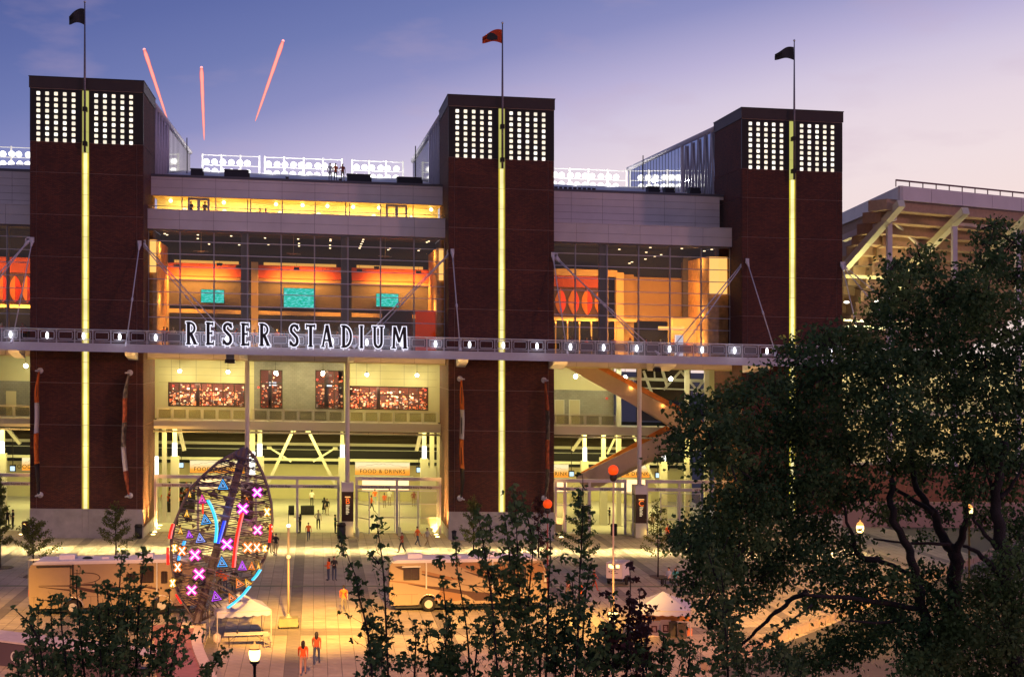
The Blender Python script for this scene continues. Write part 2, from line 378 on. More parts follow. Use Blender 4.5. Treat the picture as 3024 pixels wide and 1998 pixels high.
    return r, x0, x1, xs
T1, t1x0, t1x1, t1s = tower(88, 423, 252, 'brick tower at left with two lit lantern grids, beside the lit sign letters', 0, 1)
T2, t2x0, t2x1, t2s = tower(1324.5, 1636.5, 1482, 'middle brick tower with lit lantern grids below the orange flag', 1, 0)
T3, t3x0, t3x1, t3s = tower(2191, 2488, 2341, 'right brick tower with lit lantern grids, half hidden by the big dark tree', 1, 0)
# flagpoles on the tower fronts
def flagpole(xs, pxtop, pytop, col, label, flabel, wave, emblem=None):
    y = TF - 0.45; top = ZA(pxtop, pytop, y)
    r = root('flagpole', (xs, y, TZ - 6.5), label, 'flagpole', 'flagpoles on the brick towers', full=True)
    part('pole', MB().tube([(xs, y, TZ - 6.5), (xs, y, TZ), (xs, y, top)], [0.11, 0.10, 0.05], 8), mat('pole_metal', (0.16, 0.14, 0.17), 0.4, 0.6), r, True)
    part('finial', MB().ball((xs, y, top + 0.06), 0.11), ALU, r, True)
    b = MB()
    for dz in (-2.9, -5.9): b.box(xs - 0.17, xs + 0.17, y - 0.12, TF + 0.12, TZ + dz, TZ + dz + 0.38)
    part('bracket', b, DARK, r)
    # the flag: a waving cloth blown to the left
    f = root('flag', (xs - 0.05, y, top - 0.6), flabel, 'flag', 'flags on the tower poles', full=True)
    L_, H = wave; n = 14; vs = []; fs = []
    for side in (0, 1):
        for i in range(n + 1):
            for j in range(7):
                t = i / n; s_ = j / 6
                drop = -0.35 * t * t + 0.12 * math.sin(t * 5)
                hh = H * (1 - 0.22 * t)
                vs.append((xs - 0.06 - L_ * t, y + 0.22 * math.sin(t * 7 + s_ * 1.2) * t + side * 0.012, top - 0.55 - hh * s_ + drop * (1 - 0.3 * s_) - (0.25 * t if s_ < 0.5 else 0)))
    for side in (0, 1):
        o = side * (n + 1) * 7
        for i in range(n):
            for j in range(6): a = o + i * 7 + j; fs.append((a, a + 1, a + 8, a + 7))
    q = MB(); q.add(vs, fs); part('cloth', q, col, f, True)
    if emblem:
        e = MB(); cx = xs - L_ * 0.55; cz = top - 0.55 - H * 0.55
        e.prism([(cx - .5, cz - .28), (cx - .1, cz - .38), (cx + .45, cz - .3), (cx + .5, cz + .02), (cx + .15, cz + .25), (cx - .2, cz + .32), (cx - .42, cz + .1)], y - 0.30, y - 0.27)
        part('emblem', e, BLACK, f)
    return r
FLB = mat('flag_black', (0.02, 0.02, 0.025), 0.8); FLO = mat('flag_orange', (0.70, 0.085, 0.02), 0.8, transl=0.3)
flagpole(t1s + 0.02, 256, 8, FLB, 'tall thin flagpole on the left brick tower', 'black flag drooping on the left tower pole', (1.3, 1.4))
flagpole(t2s, 1484, 70, FLO, 'tall thin flagpole on the middle brick tower', 'orange flag with dark emblem on the middle tower pole', (1.75, 1.25), True)
flagpole(t3s, 2346, 122, FLB, 'tall thin flagpole on the right brick tower', 'black flag blown left on the right tower pole', (1.75, 1.2))
# banners that stand out from the tower faces
BCOL = {'o': mat('banner_orange', (0.80, 0.20, 0.03), 0.7, transl=0.2), 'w': mat('banner_white', (0.62, 0.58, 0.58), 0.7), 'k': mat('banner_black', (0.03, 0.025, 0.025), 0.7),
        'g': mat('banner_photo_print', (0.20, 0.16, 0.13), 0.7, noise_=0.9, nscale=2.2), 'r': mat('banner_red_print', (0.55, 0.13, 0.05), 0.7, noise_=0.7, nscale=2.5)}
def tower_banner(px, py0, py1, pat, bow, label, ang):
    x = XA(px, TF); z1 = ZA(px, py0, TF); z0 = ZA(px, py1, TF)
    r = root('tower_banner', (x, TF, z0), label, 'banner', 'tall banners fixed out from the brick towers', full=True)
    plate = MB()
    for z in (z0, z1):
        a = MB().tube([(x, TF, z), (x, TF - 0.10, z)], 0.26, 14); part('wall_plate', a, STEEL, r, True)
        d = Vector((math.sin(ang), -math.cos(ang), 0)); p = Vector((x, TF - 0.1, z))
        part('arm', MB().tube([p, p + d * 1.15], 0.07, 8), STEEL, r, True)
    n = len(pat); N_ = 8; d = Vector((math.sin(ang), -math.cos(ang), 0))
    for i, c in enumerate(pat):
        b = MB(); vs = []
        for k in range(N_ + 1):
            t = (i + k / N_) / n; bz = z1 - 0.1 - (z1 - z0 - 0.2) * t
            s_ = math.sin(math.pi * t); wdt = 0.35 + 0.75 * min(1, s_ * 2.2)
            for q, th in ((0.12, 0), (0.12 + wdt, 0), (0.12 + wdt, .03), (0.12, .03)):
                p = Vector((x, TF - 0.1, bz)) + d * q + Vector((bow * s_ - (0.04 * math.sin(t * 13)) + th, 0, 0)); vs.append(p)
        fs = []
        for k in range(N_):
            a = k * 4
            for q in range(4): fs.append((a + q, a + (q + 1) % 4, a + 4 + (q + 1) % 4, a + 4 + q))
        fs += [(0, 1, 2, 3), (N_ * 4 + 3, N_ * 4 + 2, N_ * 4 + 1, N_ * 4)]
        b.add(vs, fs); part('banner_panel', b, BCOL[c], r, True)
        if c in 'ow' and i < 3:
            zc = z1 - (z1 - z0) * (i + 0.55) / n; p = Vector((x, TF - 0.1, zc)) + d * 0.65
            e = MB(); pp = []
            s_ = math.sin(math.pi * (i + 0.5) / n)
            e.box(p.x + bow * s_ - 0.05, p.x + bow * s_ - 0.02, p.y - 0.16, p.y + 0.16, zc - 0.75, zc + 0.75); part('emblem', e, BLACK, r)
tower_banner(119, 1094, 1460, 'owok', -0.10, 'orange and white banner at the left edge of the left tower', R(-9))
tower_banner(384, 1100, 1462, 'grgwr', -0.30, 'bowed photo-print banner near the right edge of the left tower', R(-13))
tower_banner(1358, 1118, 1470, 'owok', -0.08, 'orange and white banner at the left edge of the middle tower', R(14))
tower_banner(1606, 1122, 1470, 'rgrg', 0.12, 'bowed photo-print banner at the right edge of the middle tower', R(9))
# ================================================================== STADIUM FRONT
YU, YL = 140.2, 137.3
Z_ROOF = ZA(634, 527, YU); Z_WT = ZA(634, 583, YU); Z_SILL = ZA(634, 624, YL); Z_LB = ZA(634, 681, YL)
Z_UF1 = ZA(700, 1062, YL); Z_DK = 17.0; Z_BM = 16.35
Z_BALT = ZA(700, 1206, 143); Z_BAL = ZA(700, 1244, 143); Z_BALB = ZA(700, 1264, 143)
stad = root('stadium_building', (12, 145, 0), 'pale clad stadium front with big lit club windows between the brick towers', 'stadium', full=True)
bays = {'A': (t1x1, t2x0), 'B': (t2x1, t3x0), 'Z': (XA(-260, 137), t1x0)}
def clad_panels(x0, x1, xs, zrows, y):
    part('cladding_backing', MB().box(x0, x1, y + 0.05, y + 0.35, zrows[0], zrows[-1]), CLADJ, stad)
    xs = [x0] + [x for x in sorted(xs) if x0 + 0.3 < x < x1 - 0.3] + [x1]
    for a, b in zip(xs[:-1], xs[1:]):
        for z0, z1 in zip(zrows[:-1], zrows[1:]):
            part('cladding_panel', MB().box(a + 0.012, b - 0.012, y, y + 0.06, z0 + 0.012, z1 - 0.012), CLAD, stad)
ux = [XA(p, YU) for p in (538, 637, 735, 833, 930, 1028, 1124, 1220)]
lx = [XA(400 + q / 2.373, YL) for q in (308, 547, 783, 1020, 1255, 1490, 1720, 1955)]
stepx = (lx[-1] - lx[0]) / 7
bx = [lx[-1] + stepx * k for k in range(3, 14)]; zx = [lx[0] - stepx * k for k in range(1, 16)]
a0, a1 = bays['A']; b0, b1 = bays['B']; z0_, z1_ = bays['Z']
# upper fascia
hU = (Z_ROOF - Z_WT)
rowsU = [Z_WT, Z_WT + hU * 0.43, Z_WT + hU * 0.86, Z_ROOF]
clad_panels(a0, a1, ux, rowsU, YU)
hT = Z_ROOF - Z_SILL
rowsF = [Z_SILL + hT * k / 5 for k in range(6)]
clad_panels(b0, b1 - 0.4, bx, rowsF, YU)
clad_panels(z0_, z1_, zx, rowsF, YU)
rowsL = [Z_LB, (Z_LB + Z_SILL) / 2, Z_SILL]
for (q0, q1), xx in ((bays['A'], lx), (bays['B'], bx), (bays['Z'], zx)):
    clad_panels(q0, q1, xx, rowsL, YL)
    part('fascia_cap', MB().box(q0, q1, YL - 0.03, YU + 0.0, Z_SILL, Z_SILL + 0.06), CLAD, stad)
    clad_panels(q0, q1, xx, [Z_UF1, Z_BM + 0.35], YL)
    part('fascia_soffit', MB().box(q0, q1, YL, 143, Z_UF1 - 0.1, Z_UF1 - 0.005), CREAM, stad)
# roof deck: rises towards the field
ROOF = mat('roof_membrane', (0.55, 0.54, 0.56), 0.7, noise_=0.1)
for q0, q1 in bays.values():
    part('roof_deck', MB().prismx([(YU + 0.1, Z_ROOF - 0.3), (YU + 0.1, Z_ROOF + 0.05), (185, ZA(900, 516, 185)), (185, ZA(900, 516, 185) - 0.6)], q0, q1), ROOF, stad)
    part('roof_edge', MB().box(q0, q1, YU - 0.05, YU + 0.25, Z_ROOF, Z_ROOF + 0.22), mat('roof_edge_metal', (0.10, 0.10, 0.13), 0.5, 0.3), stad)
# ---- curtain walls
zr = [Z_LB]; 
for k in range(8): zr.append((Z_LB - 1.03) - k * 1.145)
zr = [Z_LB] + [Z_LB - 1.03 - 1.15 * k for k in range(8)] 
zr[-1] = min(zr[-1], Z_DK - 0.05)
def curtain(x0, x1, xs, yw=138.0, wide=()):
    fr = part('window_frame', MB().box(x0, x1, yw - 0.05, yw + 0.12, Z_LB - 0.12, Z_LB - 0.0), MULL, stad)
    allx = [x0] + [x for x in sorted(xs) if x0 + 0.3 < x < x1 - 0.3] + [x1]
    for i, x in enumerate(allx):
        w = 0.06; q = MB().box(x - w, x + w, yw - 0.10, yw + 0.16, zr[-1], Z_LB - 0.12); part('mullion', q, MULL, stad)
        if x in wide:
            part('support_column', MB().box(x - 0.62, x + 0.10, yw + 0.5, yw + 1.2, zr[-1], Z_LB), mat('club_column_grey', (0.22, 0.20, 0.20), 0.7), stad)
    tr = MB().box(x0, x1, yw - 0.13, yw - 0.04, -0.035, 0.035)
    for z in zr[1:-1]: part('transom', MB().box(x0, x1, yw - 0.14, yw - 0.10, z - 0.035, z + 0.035), STEEL, stad)
    for a, b in zip(allx[:-1], allx[1:]):
        hs = {}
        for zt, zb in zip(zr[:-1], zr[1:]):
            h = round(zt - zb, 3)
            if h not in hs: hs[h] = MB().box(0, b - a - 0.12, 0, 0.012, 0, h - 0.01).mesh('glass_pane', GLS)
            piece('glass_pane', hs[h], stad, (a + 0.06, yw, zb + 0.005))
curtain(a0, a1, lx, wide=(lx[2], lx[5]))
curtain(b0, b1, bx, wide=(bx[3],) if len(bx) > 3 else ())
curtain(z0_, z1_, zx)
# ---- club room behind the curtain walls
CLUBW = mat('club_wall_taupe', (0.105, 0.085, 0.065), 0.8, noise_=0.1); CLUBC = mat('club_ceiling_dark', (0.025, 0.028, 0.04), 0.8)
CLUBO = mat('club_bulkhead_orange', (0.50, 0.075, 0.015), 0.7); CLUBY = mat('club_cream', (0.72, 0.52, 0.24), 0.7); CLUBF = mat('club_carpet', (0.10, 0.05, 0.04), 0.9)
ZF = Z_DK - 0.1; YB = 149.0; ZTOP = Z_LB + 0.3
def club_shell(x0, x1, tag_):
    part('club_back_wall', MB().box(x0 - 4, x0 - .02, YB - 5, YB + 4, ZF, ZTOP).box(x1 + .02, x1 + 4, YB - 5, YB + 4, ZF, ZTOP), CLUBC, stad)
    part('club_floor', MB().box(x0, x1, 138.2, YB + 4, ZF - 0.3, ZF), CLUBF, stad)
    part('club_ceiling', MB().box(x0, x1, 138.2, YB + 4, ZTOP, ZTOP + 0.3), CLUBC, stad)
    part('club_back_wall', MB().box(x0, x1, YB, YB + 0.3, ZF, ZTOP), CLUBC, stad)
for q0, q1 in bays.values(): club_shell(q0, q1, '')
def zy(px, z3y, Y): return ZA(px, 450 + z3y / 2.373, Y)
def xz(z3x, Y): return XA(400 + z3x / 2.373, Y)
yb = YB - 0.5
# bay A back wall compositions (three alcoves)
for (l, rgt) in ((235, 760), (862, 1442), (1515, 2050)):
    xl, xr = xz(l, yb), xz(rgt, yb)
    part('wall_panel_lower', MB().box(xl, xr, yb, yb + 0.3, zy(1000, 1100, yb), zy(1000, 925, yb)), CLUBW, stad)
    part('cream_ledge', MB().box(xl, xr, yb - 0.25, yb, zy(1000, 1150, yb), zy(1000, 1122, yb)), CLUBY, stad)
    part('orange_bulkhead', MB().box(xl, xr, yb - 0.9, yb, zy(1000, 895, yb), zy(1000, 808, yb)), CLUBO, stad)
    part('bulkhead_trim', MB().box(xl, xr, yb - 0.5, yb, zy(1000, 925, yb), zy(1000, 897, yb)), mat('bulkhead_trim_tan', (.26, .15, .06), .8), stad)
    part('light_cove', MB().box(xl + 0.5, xr - 0.5, yb + 0.05, yb + 0.3, zy(1000, 806, yb), zy(1000, 785, yb)), mat('lit_cove', (.7, .5, .2), .7, em=(1, .50, .10), es=.8), stad)
for l, rgt in ((812, 860), (1443, 1475)):
    part('cream_column', MB().box(xz(l, yb - 1), xz(rgt, yb - 1), yb - 1.4, yb - 0.95, ZF, zy(1000, 790, yb)), CLUBY, stad)
SCON = mat('club_stone_wall', (0.72, 0.40, 0.14), 0.8, noise_=0.35, nscale=2.5, bump=0.5, bscale=6)
for x0, x1, s in ((a0 + 0.05, a0 + 0.7, 1), (a1 - 0.7, a1 - 0.05, -1), (b1 - 2.0, b1 - 0.05, -1)):
    part('stone_end_wall', MB().box(x0, x1, 138.5, YB, ZF, zy(500, 615, 139)), SCON, stad)
part('cream_side_wall', MB().box(xz(150, yb), xz(235, yb), 146.5, yb + 0.3, ZF, zy(500, 770, 147)), CLUBY, stad)
part('cream_side_wall', MB().box(xz(2052, yb), xz(2130, yb), 146.5, yb + 0.3, ZF, zy(1200, 800, 147)), CLUBY, stad)
# screens
TV = mat('screen_picture', (0, 0, 0), 0.4)
def screen_mat():
    m = bpy.data.materials.new('screen_football_picture'); m.use_nodes = True; nt = m.node_tree; N = nt.nodes; L = nt.links; N.clear()
    tc = N.new('ShaderNodeTexCoord'); mp = N.new('ShaderNodeMapping'); mp.inputs['Scale'].default_value = (1.2, 1, 5); L.new(tc.outputs['Object'], mp.inputs[0])
    n = N.new('ShaderNodeTexNoise'); n.inputs['Scale'].default_value = 2.2; n.inputs['Detail'].default_value = 3; L.new(mp.outputs[0], n.inputs[0])
    r = N.new('ShaderNodeValToRGB'); L.new(n.outputs[0], r.inputs[0]); e = r.color_ramp.elements; e[0].position = 0.35; e[0].color = (0.0, 0.50, 0.25, 1); e[1].position = 0.62; e[1].color = (0.25, 0.95, 0.90, 1); k = e.new(.5); k.color = (0.0, .62, .48, 1)
    em = N.new('ShaderNodeEmission'); L.new(r.outputs[0], em.inputs[0]); em.inputs[1].default_value = 1.0; o = N.new('ShaderNodeOutputMaterial'); L.new(em.outputs[0], o.inputs[0]); return m
SCRM = screen_mat()
for n_, (l, rgt, t, b, lab) in enumerate(((460, 620, 962, 1052, 'left wall screen showing green football picture behind the sign letters R E'), (1040, 1250, 952, 1086, 'largest wall screen, in the middle of the club windows'),
                          (1688, 1842, 990, 1080, 'right wall screen showing a pale green picture behind the diagonal rods'))):
    x0, x1 = xz(l, yb - 1), xz(rgt, yb - 1); zz1, zz0 = zy(400 + (l + rgt) / 2 / 2.373, t, yb - 1), zy(400 + (l + rgt) / 2 / 2.373, b, yb - 1)
    r = root('wall_screen', ((x0 + x1) / 2, yb - 1, zz0), lab, 'screen', 'television screens in the club room', full=True)
    part('bezel', MB().box(x0 - 0.05, x1 + 0.05, yb - 0.98, yb - 0.85, zz0 - 0.05, zz1 + 0.05), BLACK, r)
    part('picture', MB().box(x0, x1, yb - 1.0, yb - 0.985, zz0, zz1), SCRM, r)
# hanging fans / speakers and small ceiling downlights
DL = glow('downlight_glow', (1.0, 0.72, 0.38), 4.0)
dl = [(205, 572, 1), (222, 580, 1), (437, 580, 0), (437, 606, 0), (671, 588, 1), (516, 645, 1), (727, 650, 0), (908, 602, 1), (932, 648, 1), (1140, 609, 0), (1146, 640, 1), (1146, 658, 1), (1367, 612, 0), (1367, 622, 0), (1364, 652, 1), (1364, 673, 1),
      (1597, 613, 1), (1592, 627, 0), (1583, 643, 0), (1578, 660, 1), (1571, 673, 1), (1784, 673, 1), (1772, 684, 1), (1995, 678, 1), (1984, 690, 1), (2056, 625, 1), (2042, 632, 1)]
for qx, qy, k in dl:
    Y = 143.5; x, z = xz(qx, Y), zy(400 + qx / 2.373, qy, Y)
    part('downlight', MB().box(x - 0.09, x + 0.09, Y - 0.09, Y + 0.09, z, z + 0.06), DL, stad)
for qx, qy in ((1005, 256), (1297, 265), (1505, 288), (1574, 274), (1046, 338), (1105, 322), (718, 273), (968, 300), (960, 363), (835, 390), (812, 402)):
    Y = 143.5; x, z = XA(1600 + qx / 3.136, Y), ZA(1600 + qx / 3.136, 650 + qy / 3.136, Y)
    part('downlight', MB().box(x - 0.1, x + 0.1, Y - 0.09, Y + 0.09, z, z + 0.05), DL, stad)
for n_, (qx, qy) in enumerate(((725, 800), (290, 795), (1130, 815), (1570, 828), (1985, 838), (590, 785), (1690, 808))):
    Y = 145.5; x, z = xz(qx, Y), zy(400 + qx / 2.373, qy, Y)
    q = MB().box(x - 0.26, x + 0.26, Y - 0.2, Y + 0.2, z - 0.14, z + 0.14).tube([(x, Y, z + 0.1), (x, Y, ZTOP)], 0.015, 4)
    part('ceiling_speaker', q, BLACK, stad)
for qx, qy in ((460, 700), (1108, 718), (1750, 735)):
    Y = 144; x, z = xz(qx, Y), zy(400 + qx / 2.373, qy, Y)
    q = MB().lathe((x, Y, z), [(0.10, 0), (0.12, 0.15), (0.03, 0.2), (0.02, ZTOP - z)], 8)
    for k in range(4): a = k * math.pi / 2 + 0.5; q.box(x - 0.01, x + 0.01, Y, Y, z, z) if False else q.tube([(x, Y, z + 0.1), (x + 0.75 * math.cos(a), Y + 0.75 * math.sin(a), z + 0.1)], 0.05, 4)
    part('ceiling_fan', q, mat('fan_grey', (0.35, 0.28, 0.24), 0.6), stad)
# red counter at right of bay A and black curtain
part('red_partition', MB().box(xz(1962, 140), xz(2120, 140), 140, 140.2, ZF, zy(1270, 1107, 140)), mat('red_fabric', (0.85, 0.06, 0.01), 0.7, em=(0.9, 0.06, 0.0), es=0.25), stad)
part('black_partition', MB().box(xz(1728, 141), xz(1940, 141), 141, 141.2, ZF, zy(1180, 1105, 141)), BLACK, stad)
# bay B interior
def bxp(q, Y): return XA(1600 + q / 3.136, Y)
def bzp(qx, qy, Y): return ZA(1600 + qx / 3.136, 650 + qy / 3.136, Y)
PET = mat('petal_orange', (0.85, 0.30, 0.04), 0.6); PETR = mat('petal_red', (0.75, 0.05, 0.01), 0.6)
def petals(xc, zc, w, h, n, Y, dx):
    for k in range(n):
        c = xc + k * dx
        for s, m in ((-1, PET), (1, PETR)):
            pts = [(c, zc - h / 2)] + [(c + s * w / 2 * math.sin(math.pi * t / 10) ** 0.8, zc - h / 2 + h * t / 10) for t in range(1, 10)] + [(c, zc + h / 2)]
            q = MB(); n_ = len(pts); vs = [(p[0], Y - 0.25 * (1 - abs(p[0] - c) / (w / 2)), p[1]) for p in pts] + [(p[0], Y, p[1]) for p in pts]
            q.add(vs, [tuple(range(n_))] + [(i, (i + 1) % n_, (i + 1) % n_ + n_, i + n_) for i in range(n_)]); part('petal_panel', q, m, stad)
Yp = 146.5
part('petal_wall', MB().box(b0, bxp(548, Yp), Yp, Yp + 0.3, bzp(300, 900, Yp), bzp(300, 620, Yp)), mat('petal_wall_taupe', (0.13, 0.07, 0.05), 0.8), stad)
part('orange_bulkhead', MB().box(b0, bxp(545, Yp), Yp - 0.4, Yp, bzp(300, 622, Yp), bzp(300, 520, Yp)), CLUBO, stad)
part('bulkhead_trim', MB().box(b0, bxp(690, Yp), Yp - 0.45, Yp - 0.05, bzp(300, 515, Yp), bzp(300, 455, Yp)), CLUBY, stad)
petals(bxp(178, Yp - .3), bzp(300, 757, Yp), 1.12, 2.6, 4, Yp - 0.05, bxp(300, Yp) - bxp(178, Yp))
part('cream_ledge', MB().box(b0, bxp(860, Yp), Yp - 0.9, Yp, bzp(300, 930, Yp), bzp(300, 903, Yp)), CLUBY, stad)
part('cream_column', MB().box(bxp(548, Yp), bxp(600, Yp), Yp - 0.8, Yp, ZF, bzp(500, 455, Yp)), CLUBY, stad)
part('cream_column', MB().box(bxp(680, Yp), bxp(750, Yp), Yp - 0.5, Yp + 0.3, ZF, bzp(500, 480, Yp)), CLUBY, stad)
TAN = mat('club_wall_tan', (0.42, 0.26, 0.10), 0.8, noise_=0.06)
part('tan_wall', MB().box(bxp(752, Yp), bxp(860, Yp), Yp + 0.4, Yp + 0.7, ZF, bzp(800, 500, Yp)), TAN, stad)
part('tan_wall', MB().box(bxp(860, Yp), bxp(1380, Yp), Yp + 0.9, Yp + 1.2, bzp(900, 930, Yp), bzp(1000, 525, Yp)), TAN, stad)
part('grey_wall', MB().box(bxp(1300, Yp), bxp(1500, Yp), Yp - 0.3, Yp + 0.2, bzp(1400, 905, Yp), bzp(1400, 350, Yp)), CLUBW, stad)
part('tan_wall', MB().box(bxp(1500, Yp), bxp(1612, Yp), Yp - 0.6, Yp + 0.2, ZF, bzp(1400, 490, Yp)), TAN, stad)
part('bar_front', MB().box(bxp(1210, 143), bxp(1700, 143), 143, 145, ZF, bzp(1400, 905, 143)), CLUBY, stad)
part('lit_menu_board', MB().box(bxp(1080, 142), bxp(1320, 142), 142, 142.1, bzp(1200, 1018, 142), bzp(1200, 985, 142)), glow('menu_board_glow', (1.0, 0.42, 0.10), 2.0), stad)
part('drinks_cooler', MB().box(bxp(1245, 141), bxp(1310, 141), 141, 141.6, ZF, bzp(1280, 1062, 141)), mat('cooler_white', (.8, .8, .85), 0.5, em=(0.6, 0.7, 0.9), es=0.7), stad)
for q in range(6):
    x = bxp(130 + q * 110, Yp - 1)
    part('door_frame', MB().box(x - 0.06, x + 0.06, Yp - 1.0, Yp - 0.9, ZF, bzp(300, 930, Yp)), CLUBY, stad)
# bay Z interior: petals as well
Yz = 146.5
part('orange_bulkhead', MB().box(z0_, z1_, Yz - 0.4, Yz, ZA(40, 805, Yz), ZA(40, 760, Yz)), CLUBO, stad)
part('petal_wall', MB().box(z0_, z1_, Yz, Yz + 0.3, ZA(40, 900, Yz), ZA(40, 805, Yz)), mat('petal_wall_taupe', (0, 0, 0)), stad)
petals(XA(-62, Yz), ZA(40, 853, Yz), 1.12, 2.6, 5, Yz - 0.05, XA(39, Yz) - XA(3, Yz))
part('cream_ledge', MB().box(z0_, z1_, Yz - 0.8, Yz, ZA(40, 908, Yz), ZA(40, 899, Yz)), CLUBY, stad)
part('cream_column', MB().box(XA(22, 139), XA(30, 139), 138.5, 138.8, ZF, Z_LB), CLUBY, stad)
# club lamps
WARM = (1.0, 0.41, 0.07); WARM2 = (1.0, 0.52, 0.14)
ac = (a0 + a1) / 2; bc = (b0 + b1) / 2
for x in (a0 + 4, ac, a1 - 4): lamp('club_lamp', 'AREA', (x, 146.3, ZF + 7.0), 760, WARM, (x, 149.5, ZF + 4), 5, 1.0)
for x in (a0 + 4, ac, a1 - 4): lamp('club_cove_lamp', 'AREA', (x, 147.2, ZF + 6.4), 130, WARM, (x, 149, ZF + 6.9), 6, 0.3)
for x in (a0 + 5, ac, a1 - 5): lamp('club_floor_lamp', 'AREA', (x, 143, ZF + 3.6), 420, WARM2, (x, 143.5, ZF), 5, 1.0)
lamp('club_lamp', 'AREA', (bc, 141.5, ZF + 7.2), 950, WARM, (bc, 147, ZF + 3.5), 12, 1.0)
lamp('club_floor_lamp', 'AREA', (bc, 142.5, ZF + 3.6), 600, WARM2, (bc, 144, ZF), 8, 1.0)
lamp('petal_lamp', 'AREA', (b0 + 3.0, 145.6, Z_DK + 3.0), 420, (1, 0.5, 0.10), (b0 + 3.0, 147, Z_DK + 6), 6, 0.25)
lamp('petal_lamp', 'AREA', (t1x0 - 4, 145.6, Z_DK + 3.0), 420, (1, 0.5, 0.10), (t1x0 - 4, 147, Z_DK + 6), 7, 0.25)
lamp('club_lamp', 'AREA', (t1x0 - 4, 141.5, ZF + 7.0), 500, WARM, (t1x0 - 4, 147, ZF + 3.5), 6, 1.0)
ztop_s = zy(500, 615, 139)
for x, tx, n_ in ((a0 + 1.1, a0 + 0.3, 1), (a1 - 1.1, a1 - 0.3, 1), (b1 - 2.5, b1 - 1.4, 1)):
    for z_ in (ZF + 1.5, ZF + 4.2, ztop_s - .5): lamp('sconce_lamp', 'POINT', (x + (x - tx) * .3, 141.0, z_), 160, (1.0, 0.56, 0.14), radius=.12)
for x0, x1 in ((a0 + 0.72, a0 + 0.85), (a1 - 0.85, a1 - 0.72)):
    pass
part('wall_sconce', MB().box(b1 - 1.9, b1 - 0.2, 138.3, 138.45, ztop_s - 3.6, ztop_s - 0.05), glow('sconce_glow', (1.0, 0.50, 0.12), 1.6), stad)
part('wall_sconce', MB().box(a0 + 0.1, a0 + 0.65, 138.3, 138.45, ztop_s - 3.0, ztop_s - 0.05), MATS['sconce_glow'], stad)
part('wall_sconce', MB().box(a1 - 0.5, a1 - 0.1, 138.3, 138.45, ztop_s - 3.0, ztop_s - 0.05), MATS['sconce_glow'], stad)
# ---- suites (upper window band of bay A)
YS = 141.2
SUY = mat('suite_wall_yellow', (0.80, 0.68, 0.34), 0.7)
part('suite_back_wall', MB().box(a0, a1, 145.5, 145.8, Z_SILL - 0.2, Z_WT + 0.3), SUY, stad)
part('suite_ceiling', MB().box(a0, a1, YU + 0.36, 145.5, Z_WT + 0.1, Z_WT + 0.3), SUY, stad)
part('suite_floor', MB().box(a0, a1, YU + 0.0, 145.5, Z_SILL - 0.6, Z_SILL - 0.45), TAN, stad)
BUL = glow('suite_bulb_glow', (1.0, 0.80, 0.35), 9.0); GLB = glow('suite_globe_glow', (1.0, 0.84, 0.45), 2.6)
def sx_(q): return q
suite_x = [0] + [XA(440 + q / 5.16, YS) for q in (505, 600, 915, 1020, 1505, 1550, 2032)] + [XA(900 + q / 5.52, YS) for q in (170, 665, 730, 1235, 1330, 1490, 1660, 1765)]
for i, x in enumerate(sorted(suite_x[1:])):
    part('window_frame', MB().box(x - 0.05, x + 0.05, YS - 0.1, YS + 0.05, Z_SILL + 0.06, Z_WT), MULL if i % 3 else STEEL, stad)
xs_ = [a0] + sorted(suite_x[1:]) + [a1]
for a, b in zip(xs_[:-1], xs_[1:]): part('glass_pane', MB().box(a + 0.05, b - 0.05, YS, YS + 0.012, Z_SILL + 0.06, Z_WT), GLS, stad)
for q in ((600, 0), (915, 0)):
    pass
for (qa, qb, org, sc_) in ((600, 915, 440, 5.16), (1330, 1660, 900, 5.52)):     # twin doors
    xa, xb = XA(org + qa / sc_, YS), XA(org + qb / sc_, YS); xm = (xa + xb) / 2
    for p, q in ((xa, xm), (xm, xb)):
        f = MB()
        f.box(p, p + 0.14, YS - 0.16, YS - 0.1, Z_SILL + 0.06, Z_WT).box(q - 0.14, q, YS - 0.16, YS - 0.1, Z_SILL + 0.06, Z_WT).box(p + 0.14, q - 0.14, YS - 0.16, YS - 0.1, Z_WT - 0.22, Z_WT)
        part('suite_door', f, STEEL, stad)
for q, org, sc_ in ((330, 440, 5.16), (1140, 440, 5.16), (1935, 440, 5.16), (2340, 440, 5.16), (370, 900, 5.52), (790, 900, 5.52), (1210, 900, 5.52), (2060, 900, 5.52)):
    x = XA(org + q / sc_, 143); 
    part('ceiling_lamp', MB().ball((x, 143, Z_WT - 0.18), 0.17), BUL, stad, True)
for q, org, sc_ in ((545, 440, 5.16), (1150, 440, 5.16), (1995, 440, 5.16), (225, 900, 5.52), (1125, 900, 5.52), (1740, 900, 5.52)):
    x = XA(org + q / sc_, 142); part('table_globe_lamp', MB().ball((x, 142, Z_SILL + 0.42), 0.24), GLB, stad, True)
for q0, q1, org, sc_ in ((190, 425, 440, 5.16), (1265, 1485, 440, 5.16), (2040, 2370, 440, 5.16), (0, 160, 900, 5.52), (1235, 1330, 900, 5.52), (1870, 2110, 900, 5.52)):
    part('sideboard', MB().box(XA(org + q0 / sc_, 144), XA(org + q1 / sc_, 144), 143.8, 144.6, Z_SILL - 0.45, Z_SILL + 0.55), TAN, stad)
for k in range(5):
    x = a0 + (k + 0.5) * (a1 - a0) / 5; lamp('suite_lamp', 'AREA', (x, 143.2, Z_WT - 0.05), 420, (1, 0.72, 0.24), (x, 143.6, Z_SILL), 3.5, 1.0)
q = MB()
q.tube([(a0, YL + 0.3, Z_SILL + 0.36), (a1, YL + 0.3, Z_SILL + 0.36)], 0.03, 5)
part('suite_handrail', q, ALU, stad, True)
